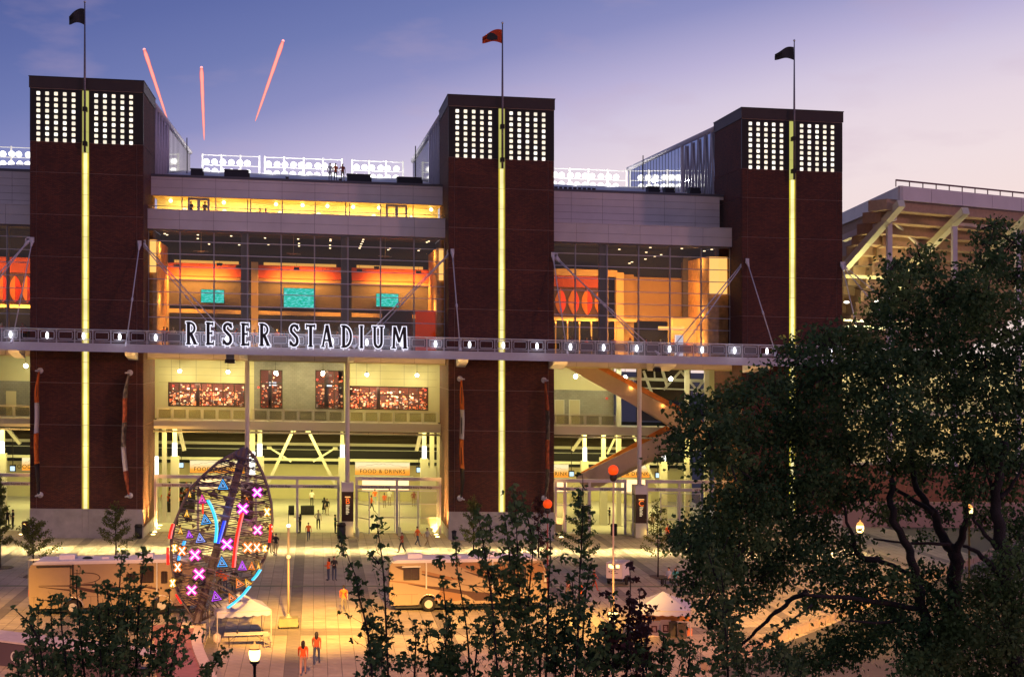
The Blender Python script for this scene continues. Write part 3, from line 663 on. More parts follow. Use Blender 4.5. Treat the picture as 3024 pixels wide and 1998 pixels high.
for k in range(19):
    x = a0 + 0.4 + k * (a1 - a0 - 0.8) / 18; part('rail_post', MB().box(x - 0.02, x + 0.02, YL + 0.28, YL + 0.32, Z_SILL + 0.06, Z_SILL + 0.34), ALU, stad)
# ---- windscreen walls behind the towers
FAB = mat('windscreen_fabric', (0.42, 0.42, 0.50), 0.7, noise_=0.1)
for x, s in ((t1x1 - 0.1, 1), (t2x0 + 0.1, -1), (t3x0 + 0.1, -1)):
    zt = 39.6; zr1 = ZA(900, 516, 185)
    zb = lambda y: Z_ROOF + (y - YU) / (185 - YU) * (zr1 - Z_ROOF)
    r = root('glass_windscreen', (x, 150, Z_ROOF), {0: ''}.get(1, '') + ('long glazed windscreen on the roof behind the left tower' if s > 0 else ('long glazed windscreen on the roof left of the middle tower' if x < 30 else 'long glazed windscreen on the roof left of the right tower')), 'windscreen', 'glazed windscreens on the stadium roof', full=True)
    y0 = TB + 0.1; ym = 157.0; y1 = 185.0
    q = MB(); q.add([(x, y0, zb(y0)), (x, ym, zb(ym)), (x, ym, zt), (x, y0, zt), (x + .03, y0, zb(y0)), (x + .03, ym, zb(ym)), (x + .03, ym, zt), (x + .03, y0, zt)], [(0, 1, 2, 3), (7, 6, 5, 4)])
    part('fabric_panel', q, GLS3, r)
    yy = y0
    while yy < ym - 1.5:
        for a, b in ((yy, yy + 0.9), (yy + 1.8, yy + 0.9)):
            part('brace', MB().tube([(x + s * .12, a, zb(a)), (x + s * .12, b, zt - 0.2)], 0.11, 6), FAB, r, True)
        yy += 2.6
    part('top_rail', MB().tube([(x, y0, zt), (x, y1, zt + 0.9)], 0.28, 8), STEEL, r, True)
    part('end_post', MB().box(x - 0.15, x + 0.15, ym - 0.1, ym + 0.2, zb(ym), zt + 0.2), STEEL, r)
    k = 0; yy = ym + 0.3
    while yy < y1:
        part('mullion', MB().box(x - 0.03, x + 0.03, yy - 0.03, yy + 0.03, zb(yy), zt + 0.9 * (yy - y0) / (y1 - y0)), BLACK, r)
        y2 = min(yy + 1.5, y1)
        q = MB().prismx([(yy + 0.04, zb(yy + .04)), (y2 - 0.04, zb(y2)), (y2 - 0.04, zt + 0.9 * (y2 - y0) / (y1 - y0)), (yy + 0.04, zt + 0.9 * (yy - y0) / (y1 - y0))], x - 0.006, x + 0.006)
        part('glass_pane', q, GLS3, r); yy += 1.5
for px, py0, py1, lab in ((552, 407, 512, 'thin antenna mast standing by the left windscreen'), (1227, 431, 530, 'thin antenna mast standing by the middle windscreen'), (1899, 459, 560, 'thin antenna mast standing by the right windscreen')):
    Y = 160; p0, p1 = P(px, py1, Y), P(px, py0, Y)
    r = root('antenna_mast', p0, lab, 'mast', 'antenna masts on the roof', full=True); part('pole', MB().tube([p0, p1], 0.055, 6), DARK, r)
# black equipment boxes at the roof edge
EQ = mat('equipment_box_navy', (0.018, 0.018, 0.03), 0.6)
for px0, px1, py0, py1, lab in ((563, 597, 500, 521, 'small dark equipment box at the roof edge beside the left windscreen'), (662, 733, 504, 526, 'long dark equipment box on the roof edge above the suite doors'),
        (1025, 1094, 517, 538, 'long dark equipment box on the roof edge right of the three figures'), (1173, 1245, 526, 544, 'flat dark equipment box near the middle windscreen'),
        (1915, 1948, 553, 567, 'leftmost of three dark boxes above the right bay'), (1965, 1992, 556, 570, 'middle of three dark boxes above the right bay'), (2038, 2068, 557, 572, 'rightmost of three dark boxes above the right bay')):
    Y = 141.0; p0, p1 = P(px0, py1, Y), P(px1, py0, Y)
    r = root('equipment_box', ((p0.x + p1.x) / 2, Y, p0.z), lab, 'equipment box', 'dark boxes along the roof edge', full=True)
    part('case', MB().box(p0.x, p1.x, Y, Y + 1.2, p0.z, p1.z), EQ, r); part('lid', MB().box(p0.x - 0.04, p1.x + 0.04, Y - 0.04, Y + 1.24, p1.z, p1.z + 0.07), EQ, r)
    part('side_vent', MB().box(p1.x + 0.0, p1.x + 0.12, Y + 0.2, Y + 0.9, p0.z + 0.1, p1.z - 0.2), DARK, r)
# small things along the roof edge
for px in (848, 1005) + tuple(range(1642, 1760, 14)):
    z = Z_ROOF + 0.22; x = XA(px, 141)
    r = root('roof_vent', (x, 141, z), ('small dark box on the roof edge between two long equipment boxes' if px == 848 else 'small dark box on the roof edge beside the three figures' if px == 1005 else '%s dark vent box in the row on the roof edge right of the middle tower' % ['first', 'second', 'third', 'fourth', 'fifth', 'sixth', 'seventh', 'eighth', 'last'][(px - 1642) // 14]), 'vent', 'small vent boxes along the roof edge', full=True)
    part('housing', MB().box(x - 0.14, x + 0.14, 140.9, 141.2, z, z + 0.22), EQ, r); part('cap', MB().box(x - 0.17, x + 0.17, 140.87, 141.23, z + 0.22, z + 0.26), DARK, r)
# ---- floodlight racks over the stand
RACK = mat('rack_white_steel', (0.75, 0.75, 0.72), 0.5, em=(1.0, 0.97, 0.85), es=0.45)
FLD = glow('floodlight_glow', (1.0, 0.97, 0.93), 2.5)
YR = 185.0
def rack(px0, px1, lab, skip=()):
    x0, x1 = XA(px0, YR), XA(px1, YR)
    zt = ZA((px0 + px1) / 2, 455 + (px0 + px1) / 2 * 0.0385 - 21, YR); h = 2.9
    r = root('floodlight_rack', ((x0 + x1) / 2, YR, zt - 4.5), lab, 'floodlight rack', 'floodlight racks on the far roof', full=True)
    q = MB(); zb = zt - 4.6
    for z in (zt, zt - 1.2, zt - 2.7, zt - 3.0): q.tube([(x0, YR, z), (x1, YR, z)], 0.05 if z > zt - 2 else 0.09, 5)
    n = int((x1 - x0) / 3.1) + 1; dx = (x1 - x0) / n
    for k in range(n + 1):
        x = x0 + k * dx; q.box(x - 0.09, x + 0.09, YR - 0.09, YR + 0.09, zb, zt + 0.15)
        if k < n: q.tube([(x, YR, zb), (x + dx / 2, YR, zt - 3.0)], 0.07, 5).tube([(x + dx, YR, zb), (x + dx / 2, YR, zt - 3.0)], 0.07, 5)
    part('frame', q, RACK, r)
    HC = mat('floodlight_housing', (0.5, 0.5, 0.5), 0.5)
    bowl = MB().lathe((0, 0, 0), [(0.10, 0.45), (0.26, 0.35), (0.40, 0.05), (0.40, 0.0)], 10).mesh('floodlight', FLD, smooth=True)
    cap = MB().lathe((0, 0, 0), [(0.06, 0.55), (0.13, 0.47), (0.13, 0.40)], 8).mesh('housing', HC)
    m = int((x1 - x0) / 0.98)
    for i in range(m):
        for row in range(2):
            x = x0 + 0.5 + i * 0.98 + random.uniform(-.08, .08)
            o = piece('floodlight', bowl, r, (x, YR - 0.15, zt - 0.85 - row * 1.15)); o.rotation_euler = (R(-55 + random.uniform(-12, 12)), R(random.uniform(-25, 25)), 0)
            c = link('housing', cap, o)
    return r
rack(-30, 96, 'floodlight rack at the far left edge, left of the left tower')
rack(598, 766, 'floodlight rack nearest the left windscreen'); rack(782, 1010, 'middle floodlight rack behind the three roof figures'); rack(1040, 1190, 'floodlight rack nearest the middle windscreen')
rack(1625, 1850, 'floodlight rack right of the middle tower')
for px, e in ((640, 250), (800, 350), (900, 350), (1000, 350), (1120, 250), (1700, 350), (1800, 300)):
    lamp('rack_light', 'POINT', (XA(px, 183), 183, 38.8), e, (1, .97, .9), radius=.2)
# ================================================================== WALKWAY
YW0 = 131.0
wx0, wx1 = XA(-260, YW0), XA(2560, YW0)
wk = root('elevated_walkway', (10, 132, 16), 'long pale elevated walkway with round lamps running across the stadium front', 'walkway', full=True)
part('deck', MB().box(wx0, wx1, YW0 + 0.2, 133.95, Z_DK - 0.12, Z_DK), STEEL, wk)
for q0, q1 in bays.values(): part('deck', MB().box(q0, q1, 133.95, 137.9, Z_DK - 0.12, Z_DK), STEEL, wk)
part('edge_beam', MB().box(wx0, wx1, YW0, YW0 + 0.2, Z_BM, Z_DK + 0.03), STEEL, wk)
part('beam_flange', MB().box(wx0, wx1, YW0 - 0.07, YW0 + 0.27, Z_BM - 0.05, Z_BM), STEEL, wk)
part('walkway_soffit', MB().box(wx0, wx1, YW0 + 0.27, 133.9, Z_BM, Z_BM + 0.08), STEEL, wk)
for q0, q1 in bays.values(): part('walkway_soffit', MB().box(q0, q1, 133.9, 137.2, Z_BM, Z_BM + 0.08), STEEL, wk)
# guard rail
lampx0 = XA(31, YW0); lampdx = (XA(2265, YW0) - XA(31, YW0)) / 22
yr = YW0 + 0.12; zt = Z_DK + 1.18
part('top_rail', MB().tube([(wx0, yr, zt), (wx1, yr, zt)], 0.045, 6), STEEL, wk, True)
for z in (Z_DK + 0.16, Z_DK + 0.28, zt - 0.14): part('rail', MB().box(wx0, wx1, yr - 0.02, yr + 0.02, z - 0.018, z + 0.018), STEEL, wk)
ring = MB(); a, h0, h1, c_ = 0.56, 0.36, 0.96, 0.06
pts = [(-a + c_, h0), (a - c_, h0), (a, h0 + c_), (a, h1 - c_), (a - c_, h1), (-a + c_, h1), (-a, h1 - c_), (-a, h0 + c_)]
ring.tube([(p[0], 0, p[1]) for p in pts], 0.028, 5, closed=True); ringm = ring.mesh('rail_ring', STEEL)
postm = MB().box(-0.045, -0.015, -0.04, 0.04, 0.0, 1.16).box(0.015, 0.045, -0.04, 0.04, 0.0, 1.16).mesh('rail_post', STEEL)
infm = MB().box(-0.70, 0.70, 0.0, 0.012, 0.32, 1.02).mesh('rail_infill', GLS2)
k = -5; x = lampx0 + lampdx / 4 - 5 * lampdx
dxp = lampdx / 2
i = 0; xx = lampx0 + dxp / 2 - 8 * dxp
LAMPG = glow('walkway_lamp_glow', (0.93, 0.93, 1.0), 5.0)
lampm = MB().ball((0, 0, 0), 0.15, 10, 8, sz=(0.85, 0.7, 1.9)).mesh('lamp_lens', LAMPG, smooth=True)
while xx < wx1 - 0.5:
    piece('rail_post', postm, wk, (xx, yr, Z_DK)); cx = xx + dxp / 2
    piece('rail_ring', ringm, wk, (cx, yr, Z_DK))
    inbay = any(q0 < cx < q1 for q0, q1 in bays.values())
    if inbay: piece('rail_infill', infm, wk, (cx, yr + 0.05, Z_DK))
    xx += dxp
for k in range(-2, 25):
    x = lampx0 + k * lampdx
    piece('lamp_lens', lampm, wk, (x, yr - 0.12, Z_DK + 0.62))
    if k % 3 == 0: lamp('walkway_light', 'POINT', (x, yr - 0.6, Z_DK + 0.6), 10, (0.85, 0.88, 1.0))
# cantilever brackets under the beam
def bracket(px0, px1, drop=0.75):
    x0, x1 = XA(px0, 132), XA(px1, 132)
    part('bracket', MB().prismx([(YW0 + 0.05, Z_BM - 0.06), (YW0 + 0.35, Z_BM - 0.3), (133.9, Z_BM - drop), (133.9, Z_BM - 0.05)], x0, x1), STEEL, wk)
for p0, p1 in ((30, 62), (372, 400), (1352, 1380), (1630, 1672), (1925, 1990), (2210, 2275)): bracket(p0, p1)
def bracket2(px): 
    x = XA(px, 132); part('bracket', MB().prismx([(YW0 + 0.1, Z_BM - 0.06), (YW0 + 0.5, Z_BM - 0.35), (137.2, Z_BM - 0.6), (137.2, Z_BM - 0.05)], x - 0.25, x + 0.25), STEEL, wk)
for px in (716, 1038, 1955): bracket2(px)
# suspension rods
def rod(a, b, ya=133.9, yb_=131.1, lab=''):
    A, B = P(a[0], a[1], ya), P(b[0], b[1], yb_); r = root('suspension_rod', B, lab, 'rod', 'rods holding the walkway', full=True)
    M_ = A.lerp(B, 0.55); d = (B - A).normalized()
    part('rod_bar', MB().tube([A, B], 0.052, 6), STEEL, r, True)
    part('coupler', MB().tube([M_ - d * .22, M_ - d * .1, M_ + d * .1, M_ + d * .22], [0.055, 0.10, 0.10, 0.055], 8), STEEL, r, True)
    part('clevis', MB().tube([A - d * 0.05, A + d * .1, A + d * .55], [0.12, 0.15, 0.06], 8).box(A.x - 0.16, A.x + 0.16, A.y - 0.05, A.y + 0.25, A.z - 0.1, A.z + 0.35), STEEL, r)
    part('end_clevis', MB().tube([B - d * .5, B - d * .1, B + d * 0.1], [0.055, 0.13, 0.15], 8), STEEL, r)
rod((95, 712), (35, 1010), lab='short steep rod on the left edge of the left tower')
rod((84, 712), (-120, 935), lab='long rod reaching off the left edge of the picture, upper one'); rod((80, 716), (-110, 960), lab='long rod reaching off the left edge of the picture, lower one')
rod((412, 722), (372, 1020), lab='short steep rod on the right edge of the left tower')
rod((424, 720), (699, 1020), 134.4, lab='long diagonal rod from the left tower down to the letter S, front one'); rod((422, 724), (655, 1000), 134.4, 137, lab='long diagonal rod from the left tower down to the walkway, back one')
rod((1327, 748), (1045, 1025), 134.4, lab='long diagonal rod from the middle tower down to the letter D, front one'); rod((1325, 752), (1080, 1010), 134.4, 137, lab='long diagonal rod from the middle tower down to the walkway, back one')
rod((1336, 746), (1359, 1032), lab='short steep rod on the left edge of the middle tower')
rod((1633, 756), (1676, 1048), lab='short steep rod on the right edge of the middle tower')
rod((1642, 757), (1900, 1020), 134.4, 137, lab='upper of two long rods running right from the middle tower'); rod((1640, 762), (1945, 1045), 134.4, lab='lower of two long rods running right from the middle tower')
rod((2196, 773), (1972, 1042), 134.4, 134, lab='upper of two long rods running left from the right tower'); rod((2196, 777), (2000, 1048), 134.4, lab='lower of two long rods running left from the right tower')
rod((2207, 774), (2292, 1048), lab='short steep rod on the left edge of the right tower')
rod((2487, 784), (2552, 1060), lab='short steep rod on the right edge of the right tower')
rod((2492, 784), (2760, 1010), 134.4, 137, lab='long rod running right from the right tower behind the tree'); rod((2492, 790), (2700, 1040), 134.4, lab='lower long rod running right from the right tower into the tree')
# box lamps under the walkway
for px0, px1, py0, py1, lab in ((664, 694, 1038, 1072, 'grey projector box hanging under the walkway below the sign letters'), (1932, 1951, 1064, 1097, 'grey projector box hanging under the walkway in the right bay')):
    Y = 131.8; p0, p1 = P(px0, py1, Y), P(px1, py0, Y); r = root('projector_box', ((p0.x + p1.x) / 2, Y, p1.z), lab, 'projector', 'projector boxes under the walkway', full=True)
    part('housing', MB().box(p0.x + 0.08, p1.x - 0.08, Y, Y + 0.6, p0.z + 0.3, p1.z), mat('projector_grey', (0.13, 0.14, 0.19), 0.5), r)
    part('hood', MB().prismx([(Y - 0.25, p0.z), (Y - 0.1, p0.z + 0.35), (Y + 0.6, p0.z + 0.3), (Y + 0.6, p0.z + 0.05)], p0.x, p1.x), DARK, r)
    part('hanger', MB().box(p0.x + .3, p0.x + .38, Y + .2, Y + .3, p1.z, Z_BM), STEEL, r)
# line of light thrown by the walkway luminaires on the paving
for k in range(9):
    x = -26 + k * 8.6; lamp('walkway_downlight', 'AREA', (x, 130.7, 16.0), 560, (1.0, 0.82, 0.34), (x, 126.2, 0), 8.6, 0.25, spread=24)
    lamp('walkway_wash', 'AREA', (x, 130.6, 16.0), 200, (1.0, 0.72, 0.26), (x, 127.5, 0), 8.6, 0.3, spread=70)
# ================================================================== THE SIGN
LF = mat('letter_face_black', (0.012, 0.008, 0.02), 0.35); HALO = glow('letter_halo_glow', (0.86, 0.84, 1.0), 1.3)
def arc(cx, cz, rx, rz, a0_, a1_, n=12): return [(cx + rx * math.cos(R(a0_ + (a1_ - a0_) * i / n)), cz + rz * math.sin(R(a0_ + (a1_ - a0_) * i / n))) for i in range(n + 1)]
ST, TN = 0.165, 0.105
def flare(x, z0, z1, w=ST):            # a stem with small slab ends
    return [('line', [(x, z0), (x, z1)], w), ('line', [(x - w * 0.95, z0 + 0.03), (x + w * 0.95, z0 + 0.03)], 0.06), ('line', [(x - w * 0.95, z1 - 0.03), (x + w * 0.95, z1 - 0.03)], 0.06)]
GLY = {
 'R': (0.66, flare(.17, 0, 1) + [('line', [(.2, .95)] + arc(.27, .725, .27, .225, 85, -85) + [(.2, .50)], .11), ('line', [(.30, .52), (.58, 0.05)], .16), ('line', [(.48, .03), (.72, .03)], .06)]),
 'E': (0.56, flare(.17, 0, 1) + [('line', [(.17, .945), (.52, .945)], .11), ('line', [(.17, .52), (.45, .52)], .10), ('line', [(.17, .055), (.55, .055)], .11), ('line', [(.50, .84), (.50, 1)], .06), ('line', [(.44, .44), (.44, .60)], .05), ('line', [(.54, 0), (.54, .17)], .06)]),
 'S': (0.58, [('line', [(.50, .80)] + arc(.32, .76, .19, .185, 25, 180) + [(.15, .66), (.30, .54), (.46, .40)] + arc(.30, .255, .19, .20, 30, -150)[1:] + [(.08, .2)], .14), ('line', [(.51, .74), (.51, .97)], .05), ('line', [(.07, .03), (.07, .28)], .05)]),
 'T': (0.62, flare(.31, 0, .98)[:2] + [('line', [(.04, .945), (.58, .945)], .11), ('line', [(.05, .82), (.05, 1)], .06), ('line', [(.57, .82), (.57, 1)], .06)]),
 'A': (0.76, [('line', [(.13, .03), (.36, .98)], .10), ('line', [(.37, .98), (.61, .03)], .165), ('line', [(.2, .31), (.54, .31)], .09), ('line', [(.02, .03), (.24, .03)], .06), ('line', [(.48, .03), (.74, .03)], .06)]),
 'D': (0.70, flare(.17, 0, 1)[:3] + [('line', [(.17, .945)] + arc(.24, .50, .38, .445, 88, -88, 16) + [(.17, .055)], .125)]),
 'I': (0.34, flare(.17, 0, 1)),
 'U': (0.72, [('line', [(.16, .98), (.16, .38)] + arc(.35, .30, .19, .245, 180, 360)[1:] + [(.54, .98)], .13), ('line', [(.03, .97), (.30, .97)], .06), ('line', [(.42, .97), (.67, .97)], .06)]),
 'M': (0.92, [('line', [(.16, .02), (.20, .98)], .12), ('line', [(.22, .96), (.46, .30)], .13), ('line', [(.46, .30), (.70, .96)], .10), ('line', [(.73, .98), (.77, .02)], .16), ('line', [(.04, .03), (.28, .03)], .06), ('line', [(.64, .03), (.89, .03)], .06)])}
def stroke(mb, pts, w, y0, y1, ext):
    p = [Vector((a, b)) for a, b in pts]; n = len(p)
    if ext: p[0] = p[0] - (p[1] - p[0]).normalized() * ext; p[-1] = p[-1] + (p[-1] - p[-2]).normalized() * ext
    L_, R_ = [], []
    for i in range(n):
        t = (p[min(i + 1, n - 1)] - p[max(i - 1, 0)]).normalized(); nn = Vector((-t.y, t.x)) * w / 2
        L_.append(p[i] + nn); R_.append(p[i] - nn)
    vs = [(v.x, y0, v.y) for v in L_ + R_] + [(v.x, y1, v.y) for v in L_ + R_]; fs = []
    for i in range(n - 1):
        fs += [(i, i + 1, n + i + 1, n + i), (2 * n + i + 1, 2 * n + i, 3 * n + i, 3 * n + i + 1), (i, 2 * n + i, 2 * n + i + 1, i + 1), (n + i, n + i + 1, 3 * n + i + 1, 3 * n + i)]
    fs += [(0, n, 3 * n, 2 * n), (n - 1, 3 * n - 1, 4 * n - 1, 2 * n - 1)]
    mb.add(vs, fs)
sign = root('stadium_sign', (XA(880, 130.7), 130.75, Z_DK), 'large black white-edged letters reading RESER STADIUM standing on the walkway', 'sign', full=True)
YSG = 130.72
for ch_, l, r_ in zip('RESERSTADIUM', (345, 485, 602, 730, 858, 1070, 1185, 1290, 1432, 1562, 1650, 1783), (445, 560, 685, 808, 955, 1150, 1270, 1395, 1522, 1605, 1750, 1915)):
    e = 0.08; xl, xr = xz(l, YSG) + e, xz(r_, YSG) - e; w_, strokes = GLY[ch_]
    pc = 400 + (l + r_) / 2 / 2.373; zb = ZA(pc, 450 + (1352 + (l - 345) * 0.0203) / 2.373, YSG) + e; H = 168 / 2.373 / FPX * 131.0 - 2 * e
    xmin = min(min(q[0] for q in s_[1]) - s_[2] * .45 for s_ in strokes); xmax = max(max(q[0] for q in s_[1]) + s_[2] * .45 for s_ in strokes)
    f = MB(); hl = MB(); sx = (xr - xl) / (xmax - xmin)
    for n_, (_, pts, w) in enumerate(strokes):
        q = [(xl + (a - xmin) * sx, zb + b * H) for a, b in pts]; ww = w * (H * 0.5 + sx * 0.5)
        stroke(f, q, ww, YSG - 0.22 - 0.004 * n_, YSG - 0.02 - 0.003 * n_, 0.02); stroke(hl, q, ww + 2 * e, YSG - 0.10 - 0.004 * n_, YSG - 0.012 * 0 + 0.05 + 0.003 * n_, e)
    lo = part('letter', f, LF, sign); hm = hl.mesh('letter_edge_light', HALO, tuple(worldloc(sign))); link('letter_edge_light', hm, lo)
    sp = MB()
    for x in (xl + (xr - xl) * .25, xl + (xr - xl) * .75): sp.box(x - 0.05, x + 0.05, YSG - 0.02, YSG + 0.32, zb - e - 0.16, zb - e + 0.03)
    m_ = sp.mesh('letter_foot', mat('letter_foot_white', (.8, .8, .85), .5, em=(.8, .8, 1), es=.5), tuple(worldloc(sign))); link('letter_foot', m_, lo)
lamp('sign_spill', 'AREA', (XA(880, 130.9), 130.62, Z_DK + 0.9), 60, (0.85, 0.85, 1.0), (XA(880, 130.9), 134, Z_DK + .5), 20, 1.5)
# ================================================================== LOWER CONCOURSES
CB = 170.0; YC_ = 147.0
conc = root('concourse', (12, 150, 0), 'cream painted lower concourse and balcony behind the entrance gates', 'concourse', full=True)
FLOORC = mat('concourse_floor', (0.55, 0.53, 0.44), 0.45, noise_=0.06, nscale=0.5)
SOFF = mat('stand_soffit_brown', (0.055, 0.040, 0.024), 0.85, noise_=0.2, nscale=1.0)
GREEN = (1.0, 0.88, 0.42)
def lower(x0, x1, upper_wall=True, balc=True):
    part('concourse_floor', MB().box(x0, x1, 138.9, 144, -0.05, 0.012), FLOORC, conc); part('concourse_floor', MB().box(x0 - 4.5, x1 + 4.5, 144.001, CB + 2, -0.05, 0.012), FLOORC, conc)
    if balc:
        part('balcony_slab', MB().box(x0, x1, 142.6, 147.6, Z_BALB, Z_BAL), CREAMS, conc)
        part('balcony_lip', MB().box(x0, x1, 142.5, 142.6, Z_BALB - 0.12, Z_BAL + 0.08), CREAMS, conc)
        part('service_pipe', MB().tube([(x0, 142.2, Z_BALB - 0.32), (x1, 142.2, Z_BALB - 0.32)], 0.09, 6), CREAMS, conc, True)
        for k in range(int((x1 - x0) / 2.35)):
            x = x0 + 1.2 + k * 2.35; part('pipe_hanger', MB().box(x - 0.03, x + 0.03, 142.15, 142.25, Z_BALB - 0.45, Z_BALB - 0.12), DARK, conc)
    part('end_wall', MB().box(x0 - 4, x0 - .001, YC_, YC_ + .3, Z_BAL, Z_UF1 + .3), CREAM, conc); part('end_wall', MB().box(x1 + .001, x1 + 4, YC_, YC_ + .3, Z_BAL, Z_UF1 + .3), CREAM, conc)
    x0 -= 4.5; x1 += 4.5
    # stepped underside of the stand, going down and away
    yy, zz = 151.0, 8.9
    for k in range(9):
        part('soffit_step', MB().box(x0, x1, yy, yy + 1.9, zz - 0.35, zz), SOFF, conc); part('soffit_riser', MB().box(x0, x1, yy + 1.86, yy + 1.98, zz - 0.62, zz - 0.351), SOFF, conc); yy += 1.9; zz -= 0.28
    part('cross_beam', MB().box(x0, x1, 163, 163.3, ZA(700, 1312, 163), ZA(700, 1304, 163)), CREAMS, conc)
    part('guard_rail', MB().tube([(x0, 164, ZA(700, 1324, 164)), (x1, 164, ZA(700, 1324, 164))], 0.05, 5), ALU, conc)
    part('guard_rail', MB().box(x0, x1, 165, 165.2, ZA(700, 1358, 165), ZA(700, 1350, 165)), CREAMS, conc)
    part('dark_void_sheet', MB().box(x0, x1, CB + 1.5, CB + 1.8, 3.0, 9.2), BLACK, conc)  # black sheet standing in for the unlit depth under the stand
    part('back_wall', MB().box(x0, x1, CB, CB + 0.4, 0, ZA(700, 1368, CB)), CREAM, conc)
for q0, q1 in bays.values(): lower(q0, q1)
part('block_wall_back', MB().box(bays['B'][0], bays['B'][1], 147.0, 147.2, Z_BAL, Z_UF1 - 0.1), BLOCK, conc) if False else None
def z5(qx, qy, Y): return P(440 + qx / 2.637, 1020 + qy / 2.637, Y)
YC = 147.0
# bay A upper wall with windows: built from strips around openings
def wall_strips(x0, x1, z0, z1, holes, Y, m, name='wall_panel'):
    hs = sorted(holes); x = x0
    for hx0, hx1, hz0, hz1 in hs:
        if hx0 > x: part(name, MB().box(x, hx0, Y, Y + 0.3, z0, z1), m, conc)
        part(name, MB().box(hx0, hx1, Y, Y + 0.3, hz1, z1), m, conc)
        if hz0 > z0 + 0.02: part(name, MB().box(hx0, hx1, Y, Y + 0.3, z0, hz0), m, conc)
        x = hx1
    if x < x1: part(name, MB().box(x, x1, Y, Y + 0.3, z0, z1), m, conc)
zc0, zc1 = Z_BAL, Z_UF1 + 0.3
w1 = (z5(150, 283, YC), z5(748, 480, YC)); w4 = (z5(1560, 312, YC), z5(2175, 505, YC)); w2 = (z5(865, 187, YC), z5(1040, 490, YC)); w3 = (z5(1295, 190, YC), z5(1515, 495, YC))
xbr0, xbr1 = z5(818, 130, YC).x, z5(1518, 130, YC).x
def hole(w): return (w[0].x, w[1].x, w[1].z, w[0].z)
wall_strips(a0, xbr0, zc0, zc1, [hole(w1)], YC, CREAM)
wall_strips(xbr0, xbr1, zc0, zc1, [hole(w2), hole(w3)], YC, BLOCK, 'block_wall')
wall_strips(xbr1, a1, zc0, zc1, [hole(w4)], YC, CREAM)
# joints of the cream wall panels
for a, b in ((a0, xbr0), (xbr1, a1)):
    x = a + 1.2
    while x < b:
        part('panel_joint', MB().box(x - 0.012, x + 0.012, YC - 0.008, YC, w1[0].z + 0.05, zc1), CLADJ, conc); x += 2.35
    for z in (zc1 - 1.2, zc1 - 1.95, zc1 - 2.7): part('panel_joint', MB().box(a, b, YC - 0.006, YC - 0.002, z - 0.01, z + 0.01), mat('panel_joint_brown', (.25, .22, .14), .8), conc)
# rooms behind the openings filled with people, stock and shelving
SHOPC = [mat('stock_%d' % i, c, 0.6) for i, c in enumerate([(0.9, 0.25, 0.10), (0.85, 0.45, 0.25), (0.85, 0.75, 0.6), (0.75, 0.10, 0.05), (0.05, 0.04, 0.04), (0.25, 0.25, 0.30)])]
WFR = mat('window_frame_brown', (0.035, 0.018, 0.012), 0.6)
shop_mats = [mat('stock_vermilion', (0.85, 0.22, 0.08), 0.6), mat('stock_salmon', (0.85, 0.45, 0.28), 0.6), mat('stock_cream', (0.85, 0.78, 0.65), 0.6), mat('stock_red', (0.7, 0.08, 0.04), 0.6), mat('stock_black', (0.03, 0.025, 0.03), 0.6), mat('stock_grey', (0.25, 0.27, 0.32), 0.6)]
def shop(x0, x1, z0, z1, nm, seedv, lab):
    rnd = random.Random(seedv)
    part('shop_back_wall', MB().box(x0 - 1, x1 + 1, YC + 4.0, YC + 4.2, zc0, zc1), mat('shop_wall_dark', (0.10, 0.03, 0.02), 0.8), conc)
    part('shop_ceiling', MB().box(x0 - 1, x1 + 1, YC + 0.3, YC + 4.0, z1 + 0.25, z1 + 0.35), mat('shop_ceiling_brown', (0.25, 0.12, 0.06), .8), conc)
    q = MB()
    n = int((x1 - x0) * 80)
    for k in range(n):
        s_ = rnd.uniform(0.04, 0.13); x = rnd.uniform(x0 - 0.3, x1 + 0.3); y = rnd.uniform(YC + 1.2, YC + 3.7); z = zc0 + rnd.uniform(0.5, (z1 - zc0) - 0.1) * rnd.uniform(0.55, 1)
        q.box(x - s_, x + s_ * rnd.uniform(.4, 1.2), y, y + 0.1, z - s_ * .7, z + s_ * .7, rnd.choice([0, 0, 1, 1, 2, 3, 4, 4, 5, 4]))
    r = root('shop_stock', ((x0 + x1) / 2, YC + 2, zc0), lab, 'merchandise', full=True); o = part('stock_items', q, shop_mats, r); o['kind'] = 'stuff'
    # frame
    part('window_frame', MB().box(x0, x1, YC - 0.05, YC + 0.05, z0, z0 + 0.1).box(x0, x1, YC - 0.05, YC + 0.05, z1 - 0.1, z1).box(x0, x0 + 0.1, YC - .05, YC + .05, z0 + .1, z1 - .1).box(x1 - 0.1, x1, YC - .05, YC + .05, z0 + .1, z1 - .1), WFR, conc)
    m = max(2, round((x1 - x0) / 1.0)); 
    for k in range(1, m):
        x = x0 + (x1 - x0) * k / m; part('window_mullion', MB().box(x - 0.05, x + 0.05, YC - 0.04, YC + 0.04, z0 + 0.1, z1 - 0.1), WFR, conc)
    part('window_transom', MB().box(x0 + .1, x1 - .1, YC - 0.03, YC + 0.03, z0 + (z1 - z0) * 0.62, z0 + (z1 - z0) * 0.66), WFR, conc)
    part('shop_post', MB().box(x0 + (x1 - x0) * .35, x0 + (x1 - x0) * .35 + .35, YC + .9, YC + 1.1, zc0, z1), WFR, conc)
    for k in range(m): part('glass_pane', MB().box(x0 + .1 + (x1 - x0 - .2) * k / m + 0.05, x0 + .1 + (x1 - x0 - .2) * (k + 1) / m - 0.05, YC, YC + .01, z0 + .1, z1 - .1), GLS, conc)
    lamp('shop_lamp', 'AREA', ((x0 + x1) / 2, YC + 0.9, z1 + 0.15), 150 * (x1 - x0), (1, 0.66, 0.36), ((x0 + x1) / 2, YC + 2.6, zc0 + 1), (x1 - x0) * .8, 0.4)
